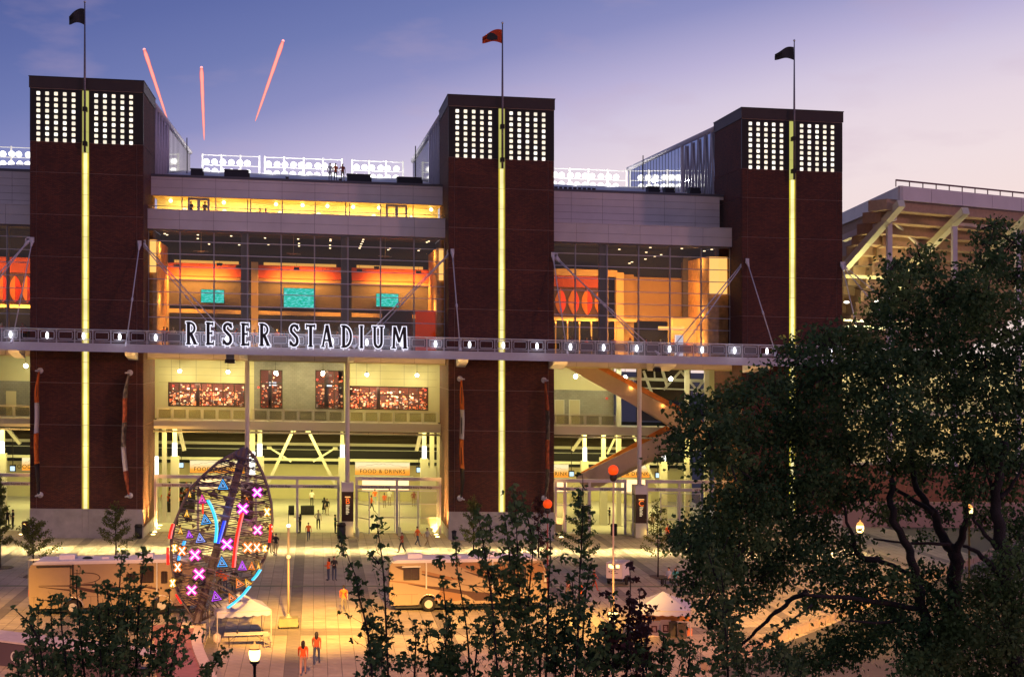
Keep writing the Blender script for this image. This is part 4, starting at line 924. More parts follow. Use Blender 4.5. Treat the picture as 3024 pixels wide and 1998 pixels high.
shop(w1[0].x, w1[1].x, w1[1].z, w1[0].z, 'a', 1, 'crowded orange and white stock seen through the left strip window')
shop(w2[0].x, w2[1].x, w2[1].z, w2[0].z, 'b', 2, 'orange stock seen through the tall opening left of the block wall')
shop(w3[0].x, w3[1].x, w3[1].z, w3[0].z, 'c', 3, 'orange stock seen through the tall opening right of the block wall')
shop(w4[0].x, w4[1].x, w4[1].z, w4[0].z, 'd', 4, 'crowded orange and red stock seen through the right strip window')
REDL = glow('red_beacon_glow', (1.0, 0.05, 0.03), 3.0)
for qx, qy in ((188, 312), (852, 325), (1310, 265), (2152, 346)):
    p = z5(qx, qy, YC - 0.3); part('red_beacon', MB().ball(p, 0.09), REDL, conc)
SGN = glow('menu_white_glow', (0.8, 0.9, 1.0), 1.6)
for qa, qb, qc, qd in ((935, 285, 960, 312), (965, 285, 992, 312), (1385, 295, 1425, 318)):
    p0, p1 = z5(qa, qd, YC + .5), z5(qc, qb, YC + .5); part('menu_screen', MB().box(p0.x, p1.x, YC + .5, YC + .55, p0.z, p1.z), SGN, conc)
# pendant lamps along the balcony
PEND = glow('pendant_glow', (1.0, 0.98, 0.86), 22.0)
for qx, qy, lab in ((240, 198, 'first bright pendant lamp from the left above the strip window'), (615, 205, 'second pendant lamp from the left, beside the mauve column'), (985, 212, 'pendant lamp in front of the left tall opening'),
                    (1355, 212, 'pendant lamp in front of the right tall opening'), (1697, 225, 'pendant lamp over the right strip window, near the mauve column'), (2087, 230, 'rightmost pendant lamp over the right strip window')):
    p = z5(qx, qy, 144.8); r = root('pendant_lamp', p, lab, 'lamp', 'pendant lamps above the balcony', full=True)
    part('bulb', MB().ball(p, 0.17, 12, 8), PEND, r, True); part('cord', MB().tube([(p.x, p.y, p.z + .17), (p.x, p.y, Z_UF1)], 0.02, 4), DARK, r); part('cap', MB().lathe((p.x, p.y, p.z + .13), [(.12, 0), (.08, .1), (.03, .16)], 8), DARK, r)
    lamp('pendant_light', 'POINT', (p.x, p.y - 0.3, p.z - 0.25), 330, (1.0, 0.84, 0.40), radius=0.15)
# balcony railings
def balcony_rail(x0, x1, lab):
    r = root('balcony_railing', ((x0 + x1) / 2, 142.8, Z_BAL), lab, 'railing', 'balcony railings', full=True)
    part('top_rail', MB().box(x0, x1, 142.72, 142.8, Z_BALT - 0.05, Z_BALT), CREAMS, r); part('bottom_rail', MB().box(x0, x1, 142.74, 142.78, Z_BAL + 0.14, Z_BAL + 0.18), CREAMS, r)
    n = max(1, round((x1 - x0) / 1.42)); dx = (x1 - x0) / n
    rg = MB(); h = Z_BALT - Z_BAL; a = dx / 2 - 0.12
    rg.tube([(-a, 0, .22), (a, 0, .22), (a, 0, h - .12), (-a, 0, h - .12)], 0.03, 4, closed=True); rgm = rg.mesh('rail_ring', CREAMS)
    pm_ = MB().box(-0.035, 0.035, -0.03, 0.03, 0, h - 0.05).mesh('rail_post', CREAMS); im = MB().box(-a, a, 0, 0.01, .2, h - .12).mesh('rail_infill', glass('mesh_infill', tint=(0.75, 0.73, 0.62), refl=0.04, rough=.5, solid=(0.5, 0.48, 0.30), sfac=.10))
    for k in range(n + 1):
        piece('rail_post', pm_, r, (x0 + k * dx, 142.76, Z_BAL))
        if k < n: piece('rail_ring', rgm, r, (x0 + (k + .5) * dx, 142.76, Z_BAL)); piece('rail_infill', im, r, (x0 + (k + .5) * dx, 142.80, Z_BAL))
colx = [XA(400 + 0, 137)]
cA1, cA2 = XA(730, 137), XA(1026, 137); cB = XA(1888, 137)
balcony_rail(a0 + .3, cA1 - .3, 'cream balcony railing below the left strip window'); balcony_rail(cA1 + .3, cA2 - .3, 'cream balcony railing in front of the block wall'); balcony_rail(cA2 + .3, a1 - .3, 'cream balcony railing below the right strip window')
balcony_rail(b0, XA(1815, 143), 'cream balcony railing in front of the two doors beside the stair'); balcony_rail(z0_, z1_, 'cream balcony railing at the left edge of the picture')
# front columns (mauve), with dark lettered wraps at the foot
def front_column(x, lab, letter, py_t=1433, py_b=1527, hexed=False):
    r = root('entrance_column', (x, 137, 0), lab, 'column', 'slim columns at the entrance gates', full=True)
    part('shaft', MB().tube([(x, 137, 0), (x, 137, Z_UF1)], 0.21, 12), CLAD, r, True)
    y = 136.2; w = 0.52
    part('foot', MB().box(x - w, x + w, y, 137.8, 0, 1.35), CREAMS, r)
    part('banner_wrap', MB().box(x - w - 0.01, x + w + 0.01, y - 0.02, 137.82, 1.36, 4.05), mat('wrap_brown', (0.035, 0.012, 0.008), 0.4), r)
    part('wrap_cap', MB().box(x - w - 0.03, x + w + 0.03, y - 0.04, 137.85, 4.05, 4.85), CLAD, r)
    part('spot_bar', MB().box(x - 0.25, x + 0.25, y - 0.2, y - 0.03, 3.55, 3.62), glow('copper_glow', (1.0, 0.5, 0.16), 1.3), r)
    OG = glow('wrap_letter_glow', (1.0, 0.16, 0.02), 1.3); OG2 = glow('wrap_text_glow', (1.0, 0.72, 0.4), 1.0)
    m_ = text_mesh(letter, 0.75, 0.02, OG, 'CENTER'); piece('lettering', m_, r, (x, y - 0.04, 2.95))
    q = MB()
    for k, wd in enumerate((.34, .3, .22, .3, .24, .3, .2)): q.box(x - 0.15, x - 0.15 + wd, y - 0.045, y - 0.03, 2.80 - k * 0.13, 2.86 - k * 0.13)
    part('small_lettering', q, OG2, r)
    lamp('wrap_light', 'POINT', (x, y - 0.35, 3.4), 6, (1, .55, .2), radius=.05)
    lamp('foot_light', 'POINT', (x + 0.6, y - 0.4, 0.5), 12, (1.0, 0.62, 0.12), radius=.05)
front_column(cA1, 'slim column behind the egg sculpture, with dark wrap at its foot', 'A'); front_column(cA2, 'slim column with dark lettered wrap, left of the closed glass gates', 'B'); front_column(cB, 'slim column with dark wrap in the right bay, crossing the stairs', 'C')
# rear cream columns, brackets and glowing sleeves
SLV = glow('sleeve_glow', (1.0, 0.98, 0.86), 3.0)
def rear_column(px, w, py0, py1, lab, sleeve=None, base=None, Y=146.0):
    x = XA(px, Y); r = root('concourse_column', (x, Y, 0), lab, 'column', 'cream steel columns in the concourse', full=True)
    z1 = ZA(px, py0, Y); part('shaft', MB().box(x - w / 2, x + w / 2, Y, Y + 0.4, 0, z1), CREAMS, r); part('head_plate', MB().box(x - w / 2 - .08, x + w / 2 + .08, Y - .05, Y + .45, z1, z1 + 0.06), CREAMS, r)
    if sleeve:
        za, zb = ZA(px, sleeve[1], Y), ZA(px, sleeve[0], Y); part('light_sleeve', MB().box(x - w / 2 - .03, x + w / 2 + .03, Y - 0.06, Y - 0.01, za, zb), SLV, r)
    if base: part('base_casing', MB().box(x - w / 2 - .18, x + w / 2 + .18, Y - 0.1, Y + .5, 0, ZA(px, base, Y)), CREAMS, r)
LH = Z_BALB - 0.0
for px, w, sl, base, lab in ((461, .38, (1347, 1400), None, 'cream column against the left tower with glowing sleeve'), (485, .42, None, None, 'plain cream column second from the left tower'), (516, .40, (1307, 1346), 1346, 'cream column with glowing sleeve left of the left food sign'),
        (745, .5, (1333, 1400), None, 'cream column right behind the egg sculpture tip'), (767, .42, (1310, 1346), 1347, 'cream column with sleeve left of the leaning braces'), (1011, .36, (1313, 1350), 1350, 'cream column with sleeve right of the leaning braces'),
        (1253, .38, (1317, 1353), 1353, 'cream column with glowing sleeve right of the right food sign'), (1276, .42, None, 1378, 'plain cream column near the middle tower'), (1296, .36, None, None, 'cream column touching the middle tower'),
        (1727, .34, (1321, 1385), 1360, 'cream column with glowing sleeve left of the stairs'), (1783, .38, None, 1350, 'plain cream column behind the lower stair flight'), (1960, .36, (1328, 1360), 1360, 'cream column with sleeve right of the stair'),
        (4, .5, (1303, 1338), 1338, 'cream column with sleeve at the left edge of the picture')):
    rear_column(px, w, 1266, 0, lab, sl, base)
for px, lab in ((1828, 'bright cream column crossed by the upper stair flight'), (2030, 'tall cream column half hidden by the tree crown'), (2088, 'tall cream column close to the right tower')):
    Y = 145.0; x = XA(px, Y); r = root('concourse_column', (x, Y, 0), lab, 'column', 'cream steel columns in the concourse', full=True)
    part('shaft', MB().box(x - .23, x + .23, Y, Y + .4, 0, Z_UF1), CREAMS, r); part('base_plate', MB().box(x - .35, x + .35, Y - .1, Y + .5, 0, .1), CREAMS, r)
def brace(a, b, Y, w, lab, Yb=None):
    A, B = P(a[0], a[1], Y), P(b[0], b[1], Yb or Y); r = root('diagonal_brace', B, lab, 'brace', 'diagonal steel braces', full=True)
    part('bar', MB().tube([A, B], w, 4), CREAMS, r); part('gusset', MB().box(A.x - .25, A.x + .25, A.y - .05, A.y + .05, A.z - .2, A.z + .1), CREAMS, r)
brace((866, 1269), (789, 1432), 147, .2, 'left one of two braces leaning together in the middle opening'); brace((910, 1270), (991, 1432), 147, .2, 'right one of two braces leaning together in the middle opening')
brace((795, 1320), (860, 1362), 163, .12, 'thin far brace crossing left of the leaning pair'); brace((990, 1322), (925, 1362), 163, .12, 'thin far brace crossing right of the leaning pair')
brace((1822, 1280), (1793, 1340), 147, .15, 'short brace left of the bright column under the stairs'); brace((1864, 1275), (1878, 1302), 147, .14, 'short brace right of the bright column under the stairs'); brace((1903, 1360), (1943, 1440), 146, .17, 'bright leaning tube below the stair landing')
brace((1725, 1280), (1690, 1330), 150, .22, 'thick knee brace near the middle tower in the right bay'); brace((530, 1270), (545, 1330), 150, .25, 'thick knee brace above the left food sign'); brace((1243, 1275), (1230, 1330), 150, .25, 'thick knee brace above the right food sign')
brace((22, 1265), (60, 1310), 150, .22, 'thick knee brace at the left edge of the picture')
# food signs
def food_mat():
    m = bpy.data.materials.new('food_sign_gradient_print'); m.use_nodes = True; nt = m.node_tree; N = nt.nodes; L = nt.links; N.clear()
    tc = N.new('ShaderNodeTexCoord'); s_ = N.new('ShaderNodeSeparateXYZ'); L.new(tc.outputs['Generated'], s_.inputs[0])
    r = N.new('ShaderNodeValToRGB'); L.new(s_.outputs[2], r.inputs[0]); e = r.color_ramp.elements; e[0].color = (0.95, 0.27, 0.02, 1); e[1].color = (0.95, 0.78, 0.42, 1); e[1].position = .75; k = e.new(.35); k.color = (0.95, 0.42, 0.06, 1)
    em = N.new('ShaderNodeEmission'); L.new(r.outputs[0], em.inputs[0]); em.inputs[1].default_value = 1.15; m.cycles.emission_sampling = 'NONE'
    o = N.new('ShaderNodeOutputMaterial'); L.new(em.outputs[0], o.inputs[0]); return m
FOODM = food_mat(); TXB = mat('lettering_dark_brown', (0.05, 0.012, 0.0), 0.7)
def food_sign(px0, px1, py0, py1, lab, counter=True):
    Y = 168.0; p0, p1 = P(px0, py1, Y), P(px1, py0 + (px1 - px0) * 0.03, Y); p1.z = ZA(px0, py0, Y)
    r = root('food_sign', ((p0.x + p1.x) / 2, Y, p0.z), lab, 'sign', 'illuminated food signs', full=True)
    part('panel', MB().box(p0.x, p1.x, Y, Y + 0.2, p0.z, p1.z), FOODM, r); part('frame', MB().box(p0.x - .06, p1.x + .06, Y + .02, Y + .3, p0.z - .06, p0.z - .004).box(p0.x - .06, p1.x + .06, Y + .02, Y + .3, p1.z + .004, p1.z + .06), ALU, r)
    t = text_mesh('FOOD & DRINKS', 0.62, 0.02, TXB, 'CENTER', spacing=1.12); piece('lettering', t, r, ((p0.x + p1.x) / 2, Y - .03, p0.z + 0.22))
    # line drawing of a ridge above the words
    q = MB(); n = 30; pts = []
    for k in range(n + 1):
        t_ = k / n; pts.append((p0.x + .3 + (p1.x - p0.x - .6) * t_, Y - .02, p0.z + 0.85 + .38 * math.sin(math.pi * t_) + 0.05 * math.sin(t_ * 40)))
    q.tube(pts, 0.015, 3); part('line_drawing', q, mat('print_line_grey', (.35, .25, .12), .8), r)
    if counter:
        s_ = root('food_stand', ((p0.x + p1.x) / 2, Y, 0), lab.replace('sign', 'stand under the sign'), 'food stand', 'food stands in the concourse', full=True)
        part('lit_opening', MB().box(p0.x + .8, p1.x - .05, Y + .8, Y + .9, 1.2, p0.z - .25), glow('food_counter_glow', (1.0, 0.66, 0.30), 2.0), s_)
        part('counter', MB().box(p0.x + .4, p1.x + .2, Y, Y + .6, 0, 1.1), CREAM, s_); part('counter_top', MB().box(p0.x + .35, p1.x + .25, Y - .05, Y + .65, 1.1, 1.16), ALU, s_); part('canopy', MB().box(p0.x - .1, p1.x + .4, Y - .2, Y + .6, p0.z - .24, p0.z - .08), CREAMS, s_)
        lamp('food_stand_light', 'AREA', ((p0.x + p1.x) / 2, Y - 0.3, p0.z - .4), 60, (1, .62, .28), ((p0.x + p1.x) / 2, Y - 2, 0), 5, .4)
food_sign(561, 722, 1359, 1395, 'orange food sign partly behind the egg sculpture'); food_sign(1049, 1210, 1364, 1401, 'orange food sign fully visible left of the middle tower'); food_sign(1560, 1679, 1370, 1408, 'orange food sign cut off by the middle tower'); food_sign(1800, 1918, 1370, 1408, 'orange food sign behind the column with stairs')
food_sign(65, 160, 1350, 1388, 'orange food sign cut off by the left tower', False)
# service screens beside the food signs
for px, py, lab in ((535, 1372, 'small hanging service screen left of the left food sign'), (1237, 1386, 'small hanging service screen right of the right food sign'), (1688, 1398, 'small hanging service screen by the middle tower'), (1943, 1402, 'small hanging service screen right of the bay column'), (37, 1382, 'small hanging service screen at the left edge')):
    p = P(px, py, 150); r = root('service_screen', p, lab, 'screen', 'hanging service screens', full=True)
    part('case', MB().box(p.x - .28, p.x + .28, 150, 150.3, p.z - .32, p.z + .32), DARK, r); part('picture', MB().box(p.x - .22, p.x + .22, 149.98, 149.995, p.z - .25, p.z + .2), glow('service_screen_glow', (.55, .75, .9), 1.4), r); part('hanger', MB().box(p.x - .03, p.x + .03, 150.1, 150.2, p.z + .32, Z_BALB), DARK, r)
# concourse lamps
for (x0, x1), n in ((bays['A'], 3), (bays['B'], 2), ((t1x0 - 9, t1x0), 1)):
    for k in range(n):
        x = x0 + (k + .5) * (x1 - x0) / n
        lamp('concourse_lamp', 'AREA', (x, 144.5, 9.0), 900, (1.0, 0.85, 0.26), (x, 146, 0), 7, 3)
        lamp('concourse_lamp', 'AREA', (x, 160, 6.0), 620, (1.0, 0.88, 0.28), (x, 161, 0), 7, 5)
        lamp('concourse_wall_lamp', 'AREA', (x, 157, 5.0), 90, (1.0, 0.82, 0.30), (x, 170, 2.5), 7, 1)
        lamp('void_uplight', 'AREA', (x, 160, 4.6), 10, (1.0, 0.75, 0.35), (x, 160, 9), 7, 3)
# ---- gates
YG = 138.6
def gate_header(x0, x1, texts, lab, leaves=None, posts=()):
    r = root('entrance_gate', ((x0 + x1) / 2, YG, 0), lab, 'gate', 'entrance gates between the towers', full=True)
    zt1, zt0 = ZA(700, 1403, YG), ZA(700, 1412, YG); zb1, zb0 = ZA(700, 1428, YG), ZA(700, 1438, YG)
    part('upper_beam', MB().box(x0, x1, YG - .15, YG + .15, zt0 - 0.03, zt1), CLAD, r); part('lettered_beam', MB().box(x0, x1, YG - .1, YG + .1, zb0, zb1), CLAD, r)
    for x in (x0 + .12, x1 - .12) + tuple(posts): part('gate_post', MB().box(x - .11, x + .11, YG - .12, YG + .12, 0, zb0 - 0.002), CLAD, r); part('gate_post', MB().box(x - .11, x + .11, YG - .12, YG + .12, zb1 + .002, zt0 - .032), CLAD, r)
    for s_, x in texts: piece('lettering', text_mesh(s_, 0.27, 0.02, TXB, 'CENTER'), r, (x, YG - .115, zb0 + 0.06))
    if leaves:
        for (la, lb, ya, yb_) in leaves:
            h = zb0 - 0.15; A = Vector((la, ya, 0)); B = Vector((lb, yb_, 0)); d = (B - A); L_ = d.length; d.normalize(); n_ = Vector((-d.y, d.x, 0))
            q = MB()
            def bar(p, q_, z0, z1): 
                a_, b_ = A + d * p, A + d * q_; w = n_ * 0.035
                q.add([a_ - w + Vector((0, 0, z0)), b_ - w + Vector((0, 0, z0)), b_ + w + Vector((0, 0, z0)), a_ + w + Vector((0, 0, z0)), a_ - w + Vector((0, 0, z1)), b_ - w + Vector((0, 0, z1)), b_ + w + Vector((0, 0, z1)), a_ + w + Vector((0, 0, z1))], [(3, 2, 1, 0), (4, 5, 6, 7), (0, 1, 5, 4), (1, 2, 6, 5), (2, 3, 7, 6), (3, 0, 4, 7)])
            bar(0, .07, .12, h); bar(L_ - .07, L_, .12, h)
            for z in (.12, h * .36, h * .68, h - .07): bar(.07, L_ - .07, z, z + .06)
            leaf = part('gate_leaf', q, STEEL, r)
            g = MB(); a_, b_ = A + d * .08, B - d * .08; g.add([a_ + Vector((0, 0, .2)), b_ + Vector((0, 0, .2)), b_ + Vector((0, 0, h - .1)), a_ + Vector((0, 0, h - .1))], [(0, 1, 2, 3)])
            me = g.mesh('leaf_mesh', glass('gate_mesh', tint=(0.88, 0.87, 0.78), refl=.05, rough=.3, solid=(.5, .48, .4), sfac=.16), tuple(worldloc(r))); link('leaf_mesh', me, leaf)
    return r
gA = [XA(p, YG) for p in (455, 722, 752, 1003, 1049, 1303)]
gate_header(gA[0], gA[1], [('Express Entry With No Bags', XA(530, YG)), ], 'gate with lettered beam behind the egg sculpture', posts=(XA(585, YG),))
gate_header(gA[2], gA[3], [('Checked Entry With Bags', XA(812, YG)), ('Checked Entry With Bags', XA(940, YG))], 'open gate with lettered beam in the middle of the bay', posts=(XA(878, YG),))
gate_header(gA[4], gA[5], [('Checked Entry With Bags', XA(1108, YG)), ('Checked Entry With Bags', XA(1231, YG))], 'glazed gate with half closed leaves left of the middle tower', posts=(XA(1172, YG),),
    leaves=[(XA(1053, YG), XA(1091, YG - 1.5), YG, YG - 1.6), (XA(1118, YG), XA(1166, YG), YG, YG), (XA(1178, YG), XA(1234, YG), YG, YG), (XA(1235, YG), XA(1292, YG), YG, YG)])
gB = [XA(p, YG) for p in (1637, 1850, 1906, 2150)]
gate_header(gB[0], gB[1], [('Exit Here', XA(1668, YG)), ('VIP Entry', XA(1786, YG))], 'exit gate between the middle tower and the right bay column', posts=(XA(1668, YG), XA(1741, YG)), leaves=[(XA(1640, YG), XA(1665, YG), YG, YG), (XA(1671, YG), XA(1738, YG), YG, YG), (XA(1848, YG), XA(1855, YG), YG, YG - 2.2)])
gate_header(gB[2], gB[3], [('VIP Entry', XA(1949, YG)), ('VIP Entry', XA(2066, YG))], 'VIP gate right of the bay column, partly behind a sapling', posts=(XA(2006, YG),), leaves=[(XA(1950, YG), XA(2001, YG), YG, YG), (XA(2012, YG), XA(2070, YG), YG, YG)])
gate_header(z0_, z1_, [('Student Express Entry', XA(42, YG))], 'gate with lettered beam at the left edge of the picture')
# bay B : upper level, doors, stairs
def z6(qx, qy, Y): return P(1630 + qx / 4.611, 1060 + qy / 4.611, Y)
xk = z6(845, 500, YC).x
part('block_wall', MB().box(b0, xk, YC, YC + .3, Z_BAL, z6(300, 422, YC).z), BLOCK, conc); part('upper_wall', MB().box(b0, xk, YC - .02, YC + .28, z6(300, 420, YC).z, Z_UF1), CREAM, conc)
DOORM = mat('door_cream', (.55, .50, .30), .6)
for qa, qb, qt, lab in ((45, 158, 560, 0), (240, 370, 560, 0)):
    xa, xb, z1 = z6(qa, 0, YC).x, z6(qb, 0, YC).x, z6(qa, qt, YC).z
    part('door', MB().box(xa, xb, YC - .05, YC - .005, Z_BAL, z1), DOORM, conc); part('door_frame', MB().box(xa - .08, xa, YC - .08, YC - .005, Z_BAL, z1 + .08).box(xb, xb + .08, YC - .08, YC - .005, Z_BAL, z1 + .08).box(xa, xb, YC - .08, YC - .005, z1 + .003, z1 + .08), CREAMS, conc)
part('fire_bell', MB().tube([z6(745, 533, YC) + Vector((0, -.1, 0)), z6(745, 533, YC)], .14, 10), mat('bell_red', (.6, .03, .03), .4), conc)
# left edge bay (Z): block wall and door
part('block_wall', MB().box(z0_, z1_, YC, YC + .3, Z_BAL, ZA(40, 1124, YC)), BLOCK, conc); part('upper_wall', MB().box(z0_, z1_, YC - .02, YC + .28, ZA(40, 1124, YC), Z_UF1), CREAM, conc)
part('door', MB().box(XA(18, YC), XA(48, YC), YC - .05, YC - .005, Z_BAL, ZA(30, 1154, YC)), DOORM, conc)
for px, py, lab in ((76, 1080, 'bright wall pendant cut off by the left tower'), (1700, 1111, 'bright lamp on the wall left of the stairs'), (1846, 1114, 'bright lamp just above the upper stair flight'), (1981, 1118, 'bright lamp among the trusses of the right bay')):
    p = P(px, py, 143.5); r = root('pendant_lamp', p, lab, 'lamp', 'pendant lamps above the balcony', full=True); part('bulb', MB().ball(p, 0.2, 12, 8), PEND, r, True); part('cord', MB().tube([(p.x, p.y, p.z + .2), (p.x, p.y, Z_UF1)], 0.02, 4), DARK, r)
    lamp('pendant_light', 'POINT', (p.x, p.y - .3, p.z - .3), 330, (1.0, .9, .45), radius=.15)
# trusses at the right of bay B
Yt = 150.0
def tz(px, py): return P(px, py, Yt)
tr = root('steel_truss', tz(1990, 1150), 'cream steel truss work between the stairs and the right tower', 'truss', full=True)
for a, b, w in (((1850, 1117), (2190, 1128), .22), ((1900, 1145), (2190, 1155), .10), ((1900, 1095), (1925, 1160), .18), ((1932, 1090), (1934, 1122), .1), ((1955, 1090), (1970, 1140), .2), ((1960, 1150), (2010, 1095), .16), ((2010, 1095), (2070, 1165), .16), ((2070, 1160), (2130, 1100), .18), ((2048, 1165), (2090, 1105), .16), ((2120, 1095), (2190, 1165), .15)):
    part('truss_member', MB().tube([tz(*a), tz(*b)], w, 4), CREAMS, tr)
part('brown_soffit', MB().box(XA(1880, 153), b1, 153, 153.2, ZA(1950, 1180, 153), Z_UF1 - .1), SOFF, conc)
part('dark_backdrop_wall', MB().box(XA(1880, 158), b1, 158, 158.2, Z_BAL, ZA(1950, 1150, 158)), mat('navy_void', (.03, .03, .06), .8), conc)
# the stairs
CLADW = mat('stair_cladding', (0.42, 0.32, 0.25), 0.6, noise_=.05); COP = mat('copper_guard_panel', (0.80, 0.26, 0.05), 0.35, 0.6, noise_=.35, nscale=1.4)
stair = root('outdoor_stair', P(1900, 1430, 141), 'zigzag stair with tan cladding and copper lit guards beside the middle tower', 'stair', full=True)
def band(name, pts, Y0, Y1, m):
    q = [P(px, py, Y0) for px, py in pts]; part(name, MB().prism([(p.x, p.z) for p in q], Y0, Y1), m, stair)
band('upper_flight', [(1676, 1086), (1762, 1087), (2090, 1262), (2090, 1318)], 140.0, 140.12, CLADW)
band('upper_guard', [(1764, 1087), (1795, 1087), (2060, 1228), (2090, 1260)], 140.6, 140.66, COP)
band('upper_flight_back', [(1690, 1088), (1775, 1089), (2060, 1262), (2045, 1300)], 142.4, 142.5, CLADW)
band('lower_flight', [(1700, 1406), (1985, 1268), (2000, 1310), (1730, 1450)], 140.0, 140.12, CLADW)
band('lower_guard', [(1697, 1404), (1967, 1256), (1985, 1266), (1704, 1408)], 142.3, 142.36, COP)
band('lower_flight_back', [(1720, 1412), (1975, 1275), (1990, 1330), (1770, 1438)], 142.4, 142.5, CLADW)
q = MB(); A, B = P(1720, 1092, 140.2), P(2050, 1275, 140.2); n = 26
for k in range(n): p = A.lerp(B, (k + .5) / n); q.box(p.x - .22, p.x + .22, 140.2, 142.3, p.z - .12, p.z)
A, B = P(1985, 1290, 140.2), P(1725, 1430, 140.2)
for k in range(n): p = A.lerp(B, (k + .5) / n); q.box(p.x - .22, p.x + .22, 140.2, 142.3, p.z - .12, p.z)
part('steps', q, CONC, stair)
part('landing', MB().box(P(1975, 1290, 140).x, P(2100, 1290, 140).x, 140.2, 142.3, P(2000, 1290, 140).z - .2, P(2000, 1290, 140).z), CONC, stair)
lamp('stair_light', 'AREA', (P(1850, 1150, 141.5).x, 141.6, P(1850, 1150, 141).z + 2.2), 300, (1, .45, .1), P(1850, 1180, 140), 8, .4)
lamp('stair_light', 'POINT', P(1862, 1150, 140.3) + Vector((0, -.4, .2)), 25, (1, .5, .1)); lamp('stair_light', 'POINT', P(1955, 1203, 140.3) + Vector((0, -.4, .2)), 20, (1, .4, .08))
# uplights sunk in the paving beside the tower sides
UPG = glow('uplight_lens_glow', (1.0, 0.72, 0.30), 9.0)
up = [(452, 1578), (457, 1571), (467, 1560), (473, 1551), (1292, 1585), (1288, 1578), (1283, 1568), (1276, 1557), (1641, 1573), (1657, 1586), (63, 1578)]
for i, (px, py) in enumerate(up):
    g = G(px, py); side = 'beside the left tower' if 400 < px < 500 else ('left of the middle tower' if 1200 < px < 1300 else ('right of the middle tower' if px > 1600 else 'at the far left edge'))
    ordn = {0: 'nearest', 1: 'second nearest', 2: 'third nearest', 3: 'farthest', 4: 'nearest', 5: 'second nearest', 6: 'third nearest', 7: 'farthest', 8: 'farther', 9: 'nearer', 10: 'single'}[i]
    r = root('ground_uplight', g, ordn + ' glowing uplight sunk in the paving ' + side, 'uplight', 'uplights sunk in the paving')
    part('trim_ring', MB().lathe((0, 0, 0), [(.26, 0), (.26, .03), (.22, .035)], 14), ALU, r, world=False); part('lens', MB().lathe((0, 0, .036), [(.2, 0), (.15, .03), (.02, .045)], 12), UPG, r, True, world=False)
for x, tx, n_ in ((t1x1 + .9, t1x1, 1), (t2x0 - .9, t2x0, 1), (t2x1 + 1.0, t2x1, 0.7), (t1x0 - 1, t1x0, .6), (t3x0 - 1, t3x0, .5)):
    for y in (135.2, 138.5): lamp('uplight', 'SPOT', (x, y, 0.15), 11000 * n_, (1.0, 0.52, 0.12), (tx + (x - tx) * .35, y, 9), spot=75, blend=.6)
# ================================================================== RIGHT STAND (corner of the stadium)
SO2 = mat('stand_underside', (0.44, 0.30, 0.22), 0.85, noise_=.12)
stand = root('upper_stand', (70, 150, 0), 'upper stand corner with pale fascia and ribbed underside above the big tree', 'stand', full=True)
Cc = D(2658, 548, 138); Rr = D(3024, 584, 146); Ll = D(2490, 627, 164)
zt_ = Cc.z; zb_ = D(2658, 590, 138).z; Rr.z = Ll.z = zt_
Re = Cc + (Rr - Cc) * 2.2; Le = Cc + (Ll - Cc) * 1.15
def slab(A, B, z0, z1, th, name, m, par, off=Vector((0, 0, 0))):
    d = (B - A); d.z = 0; d.normalize(); n_ = Vector((-d.y, d.x, 0)) * th
    a, b = A + off, B + off
    vs = [(a.x, a.y, z0), (b.x, b.y, z0), (b.x + n_.x, b.y + n_.y, z0), (a.x + n_.x, a.y + n_.y, z0), (a.x, a.y, z1), (b.x, b.y, z1), (b.x + n_.x, b.y + n_.y, z1), (a.x + n_.x, a.y + n_.y, z1)]
    return part(name, MB().add(vs, [(3, 2, 1, 0), (4, 5, 6, 7), (0, 1, 5, 4), (1, 2, 6, 5), (2, 3, 7, 6), (3, 0, 4, 7)]), m, par)
def seg(A, B, t0, t1): return A.lerp(B, t0), A.lerp(B, t1)
for k in range(9):
    a, b = seg(Cc, Re, k / 9 + .0006, (k + 1) / 9 - .0006); slab(a, b, zb_, zt_, .3, 'fascia_panel', CLAD, stand)
for k in range(3):
    a, b = seg(Cc, Le, k / 3 + .001, (k + 1) / 3 - .001); slab(b, a, zb_, zt_, .3, 'fascia_panel', CLAD, stand)
# ribbed underside: steps going down and away
inw = Vector((-.12, 1, 0)).normalized(); n = 15; zlow = 18.6
for k in range(n):
    z1 = zb_ + .1 - (zb_ - zlow) * k / n; z0 = z1 - (zb_ - zlow) / n - .12; o1 = inw * (2.45 * k + .4)
    a, b = Cc + o1, Re + o1; t_ = min(1, (o1.y) / (Le.y - Cc.y)); lx_ = Cc.x + (Le.x - Cc.x) * t_ - 1.2
    slab(Vector((lx_, a.y - .05 * (lx_ - a.x) * 0, 0)), Vector((b.x, b.y, 0)), z0, z1, 2.48, 'seating_step', SO2, stand)
    if k < 10:
        zz = zb_ - .02 - k * 1.25; slab(Le + Vector((.6, .3, 0)), Cc + (Le - Cc) * (.08 + k * .085) + Vector((.6, .3, 0)), zz - 1.22, zz, -.3, 'side_step', SO2, stand)
def member(a, b, da, db, w, m=CREAMS, name='raker_beam'):
    part(name, MB().tube([D(a[0], a[1], da), D(b[0], b[1], db)], w, 4), m, stand)
member((2662, 600), (2495, 790), 137.6, 149, .48); member((2852, 622), (2675, 800), 140, 151.5, .48); member((3040, 640), (2870, 800), 143, 154.5, .48)
member((2640, 640), (2490, 705), 140, 150, .42, CLAD); 
for px, py0 in ((2626, 655), (2818, 668), (3006, 680)): member((px, py0), (px, 1400), 141, 141, .32, CLAD, 'stand_column')
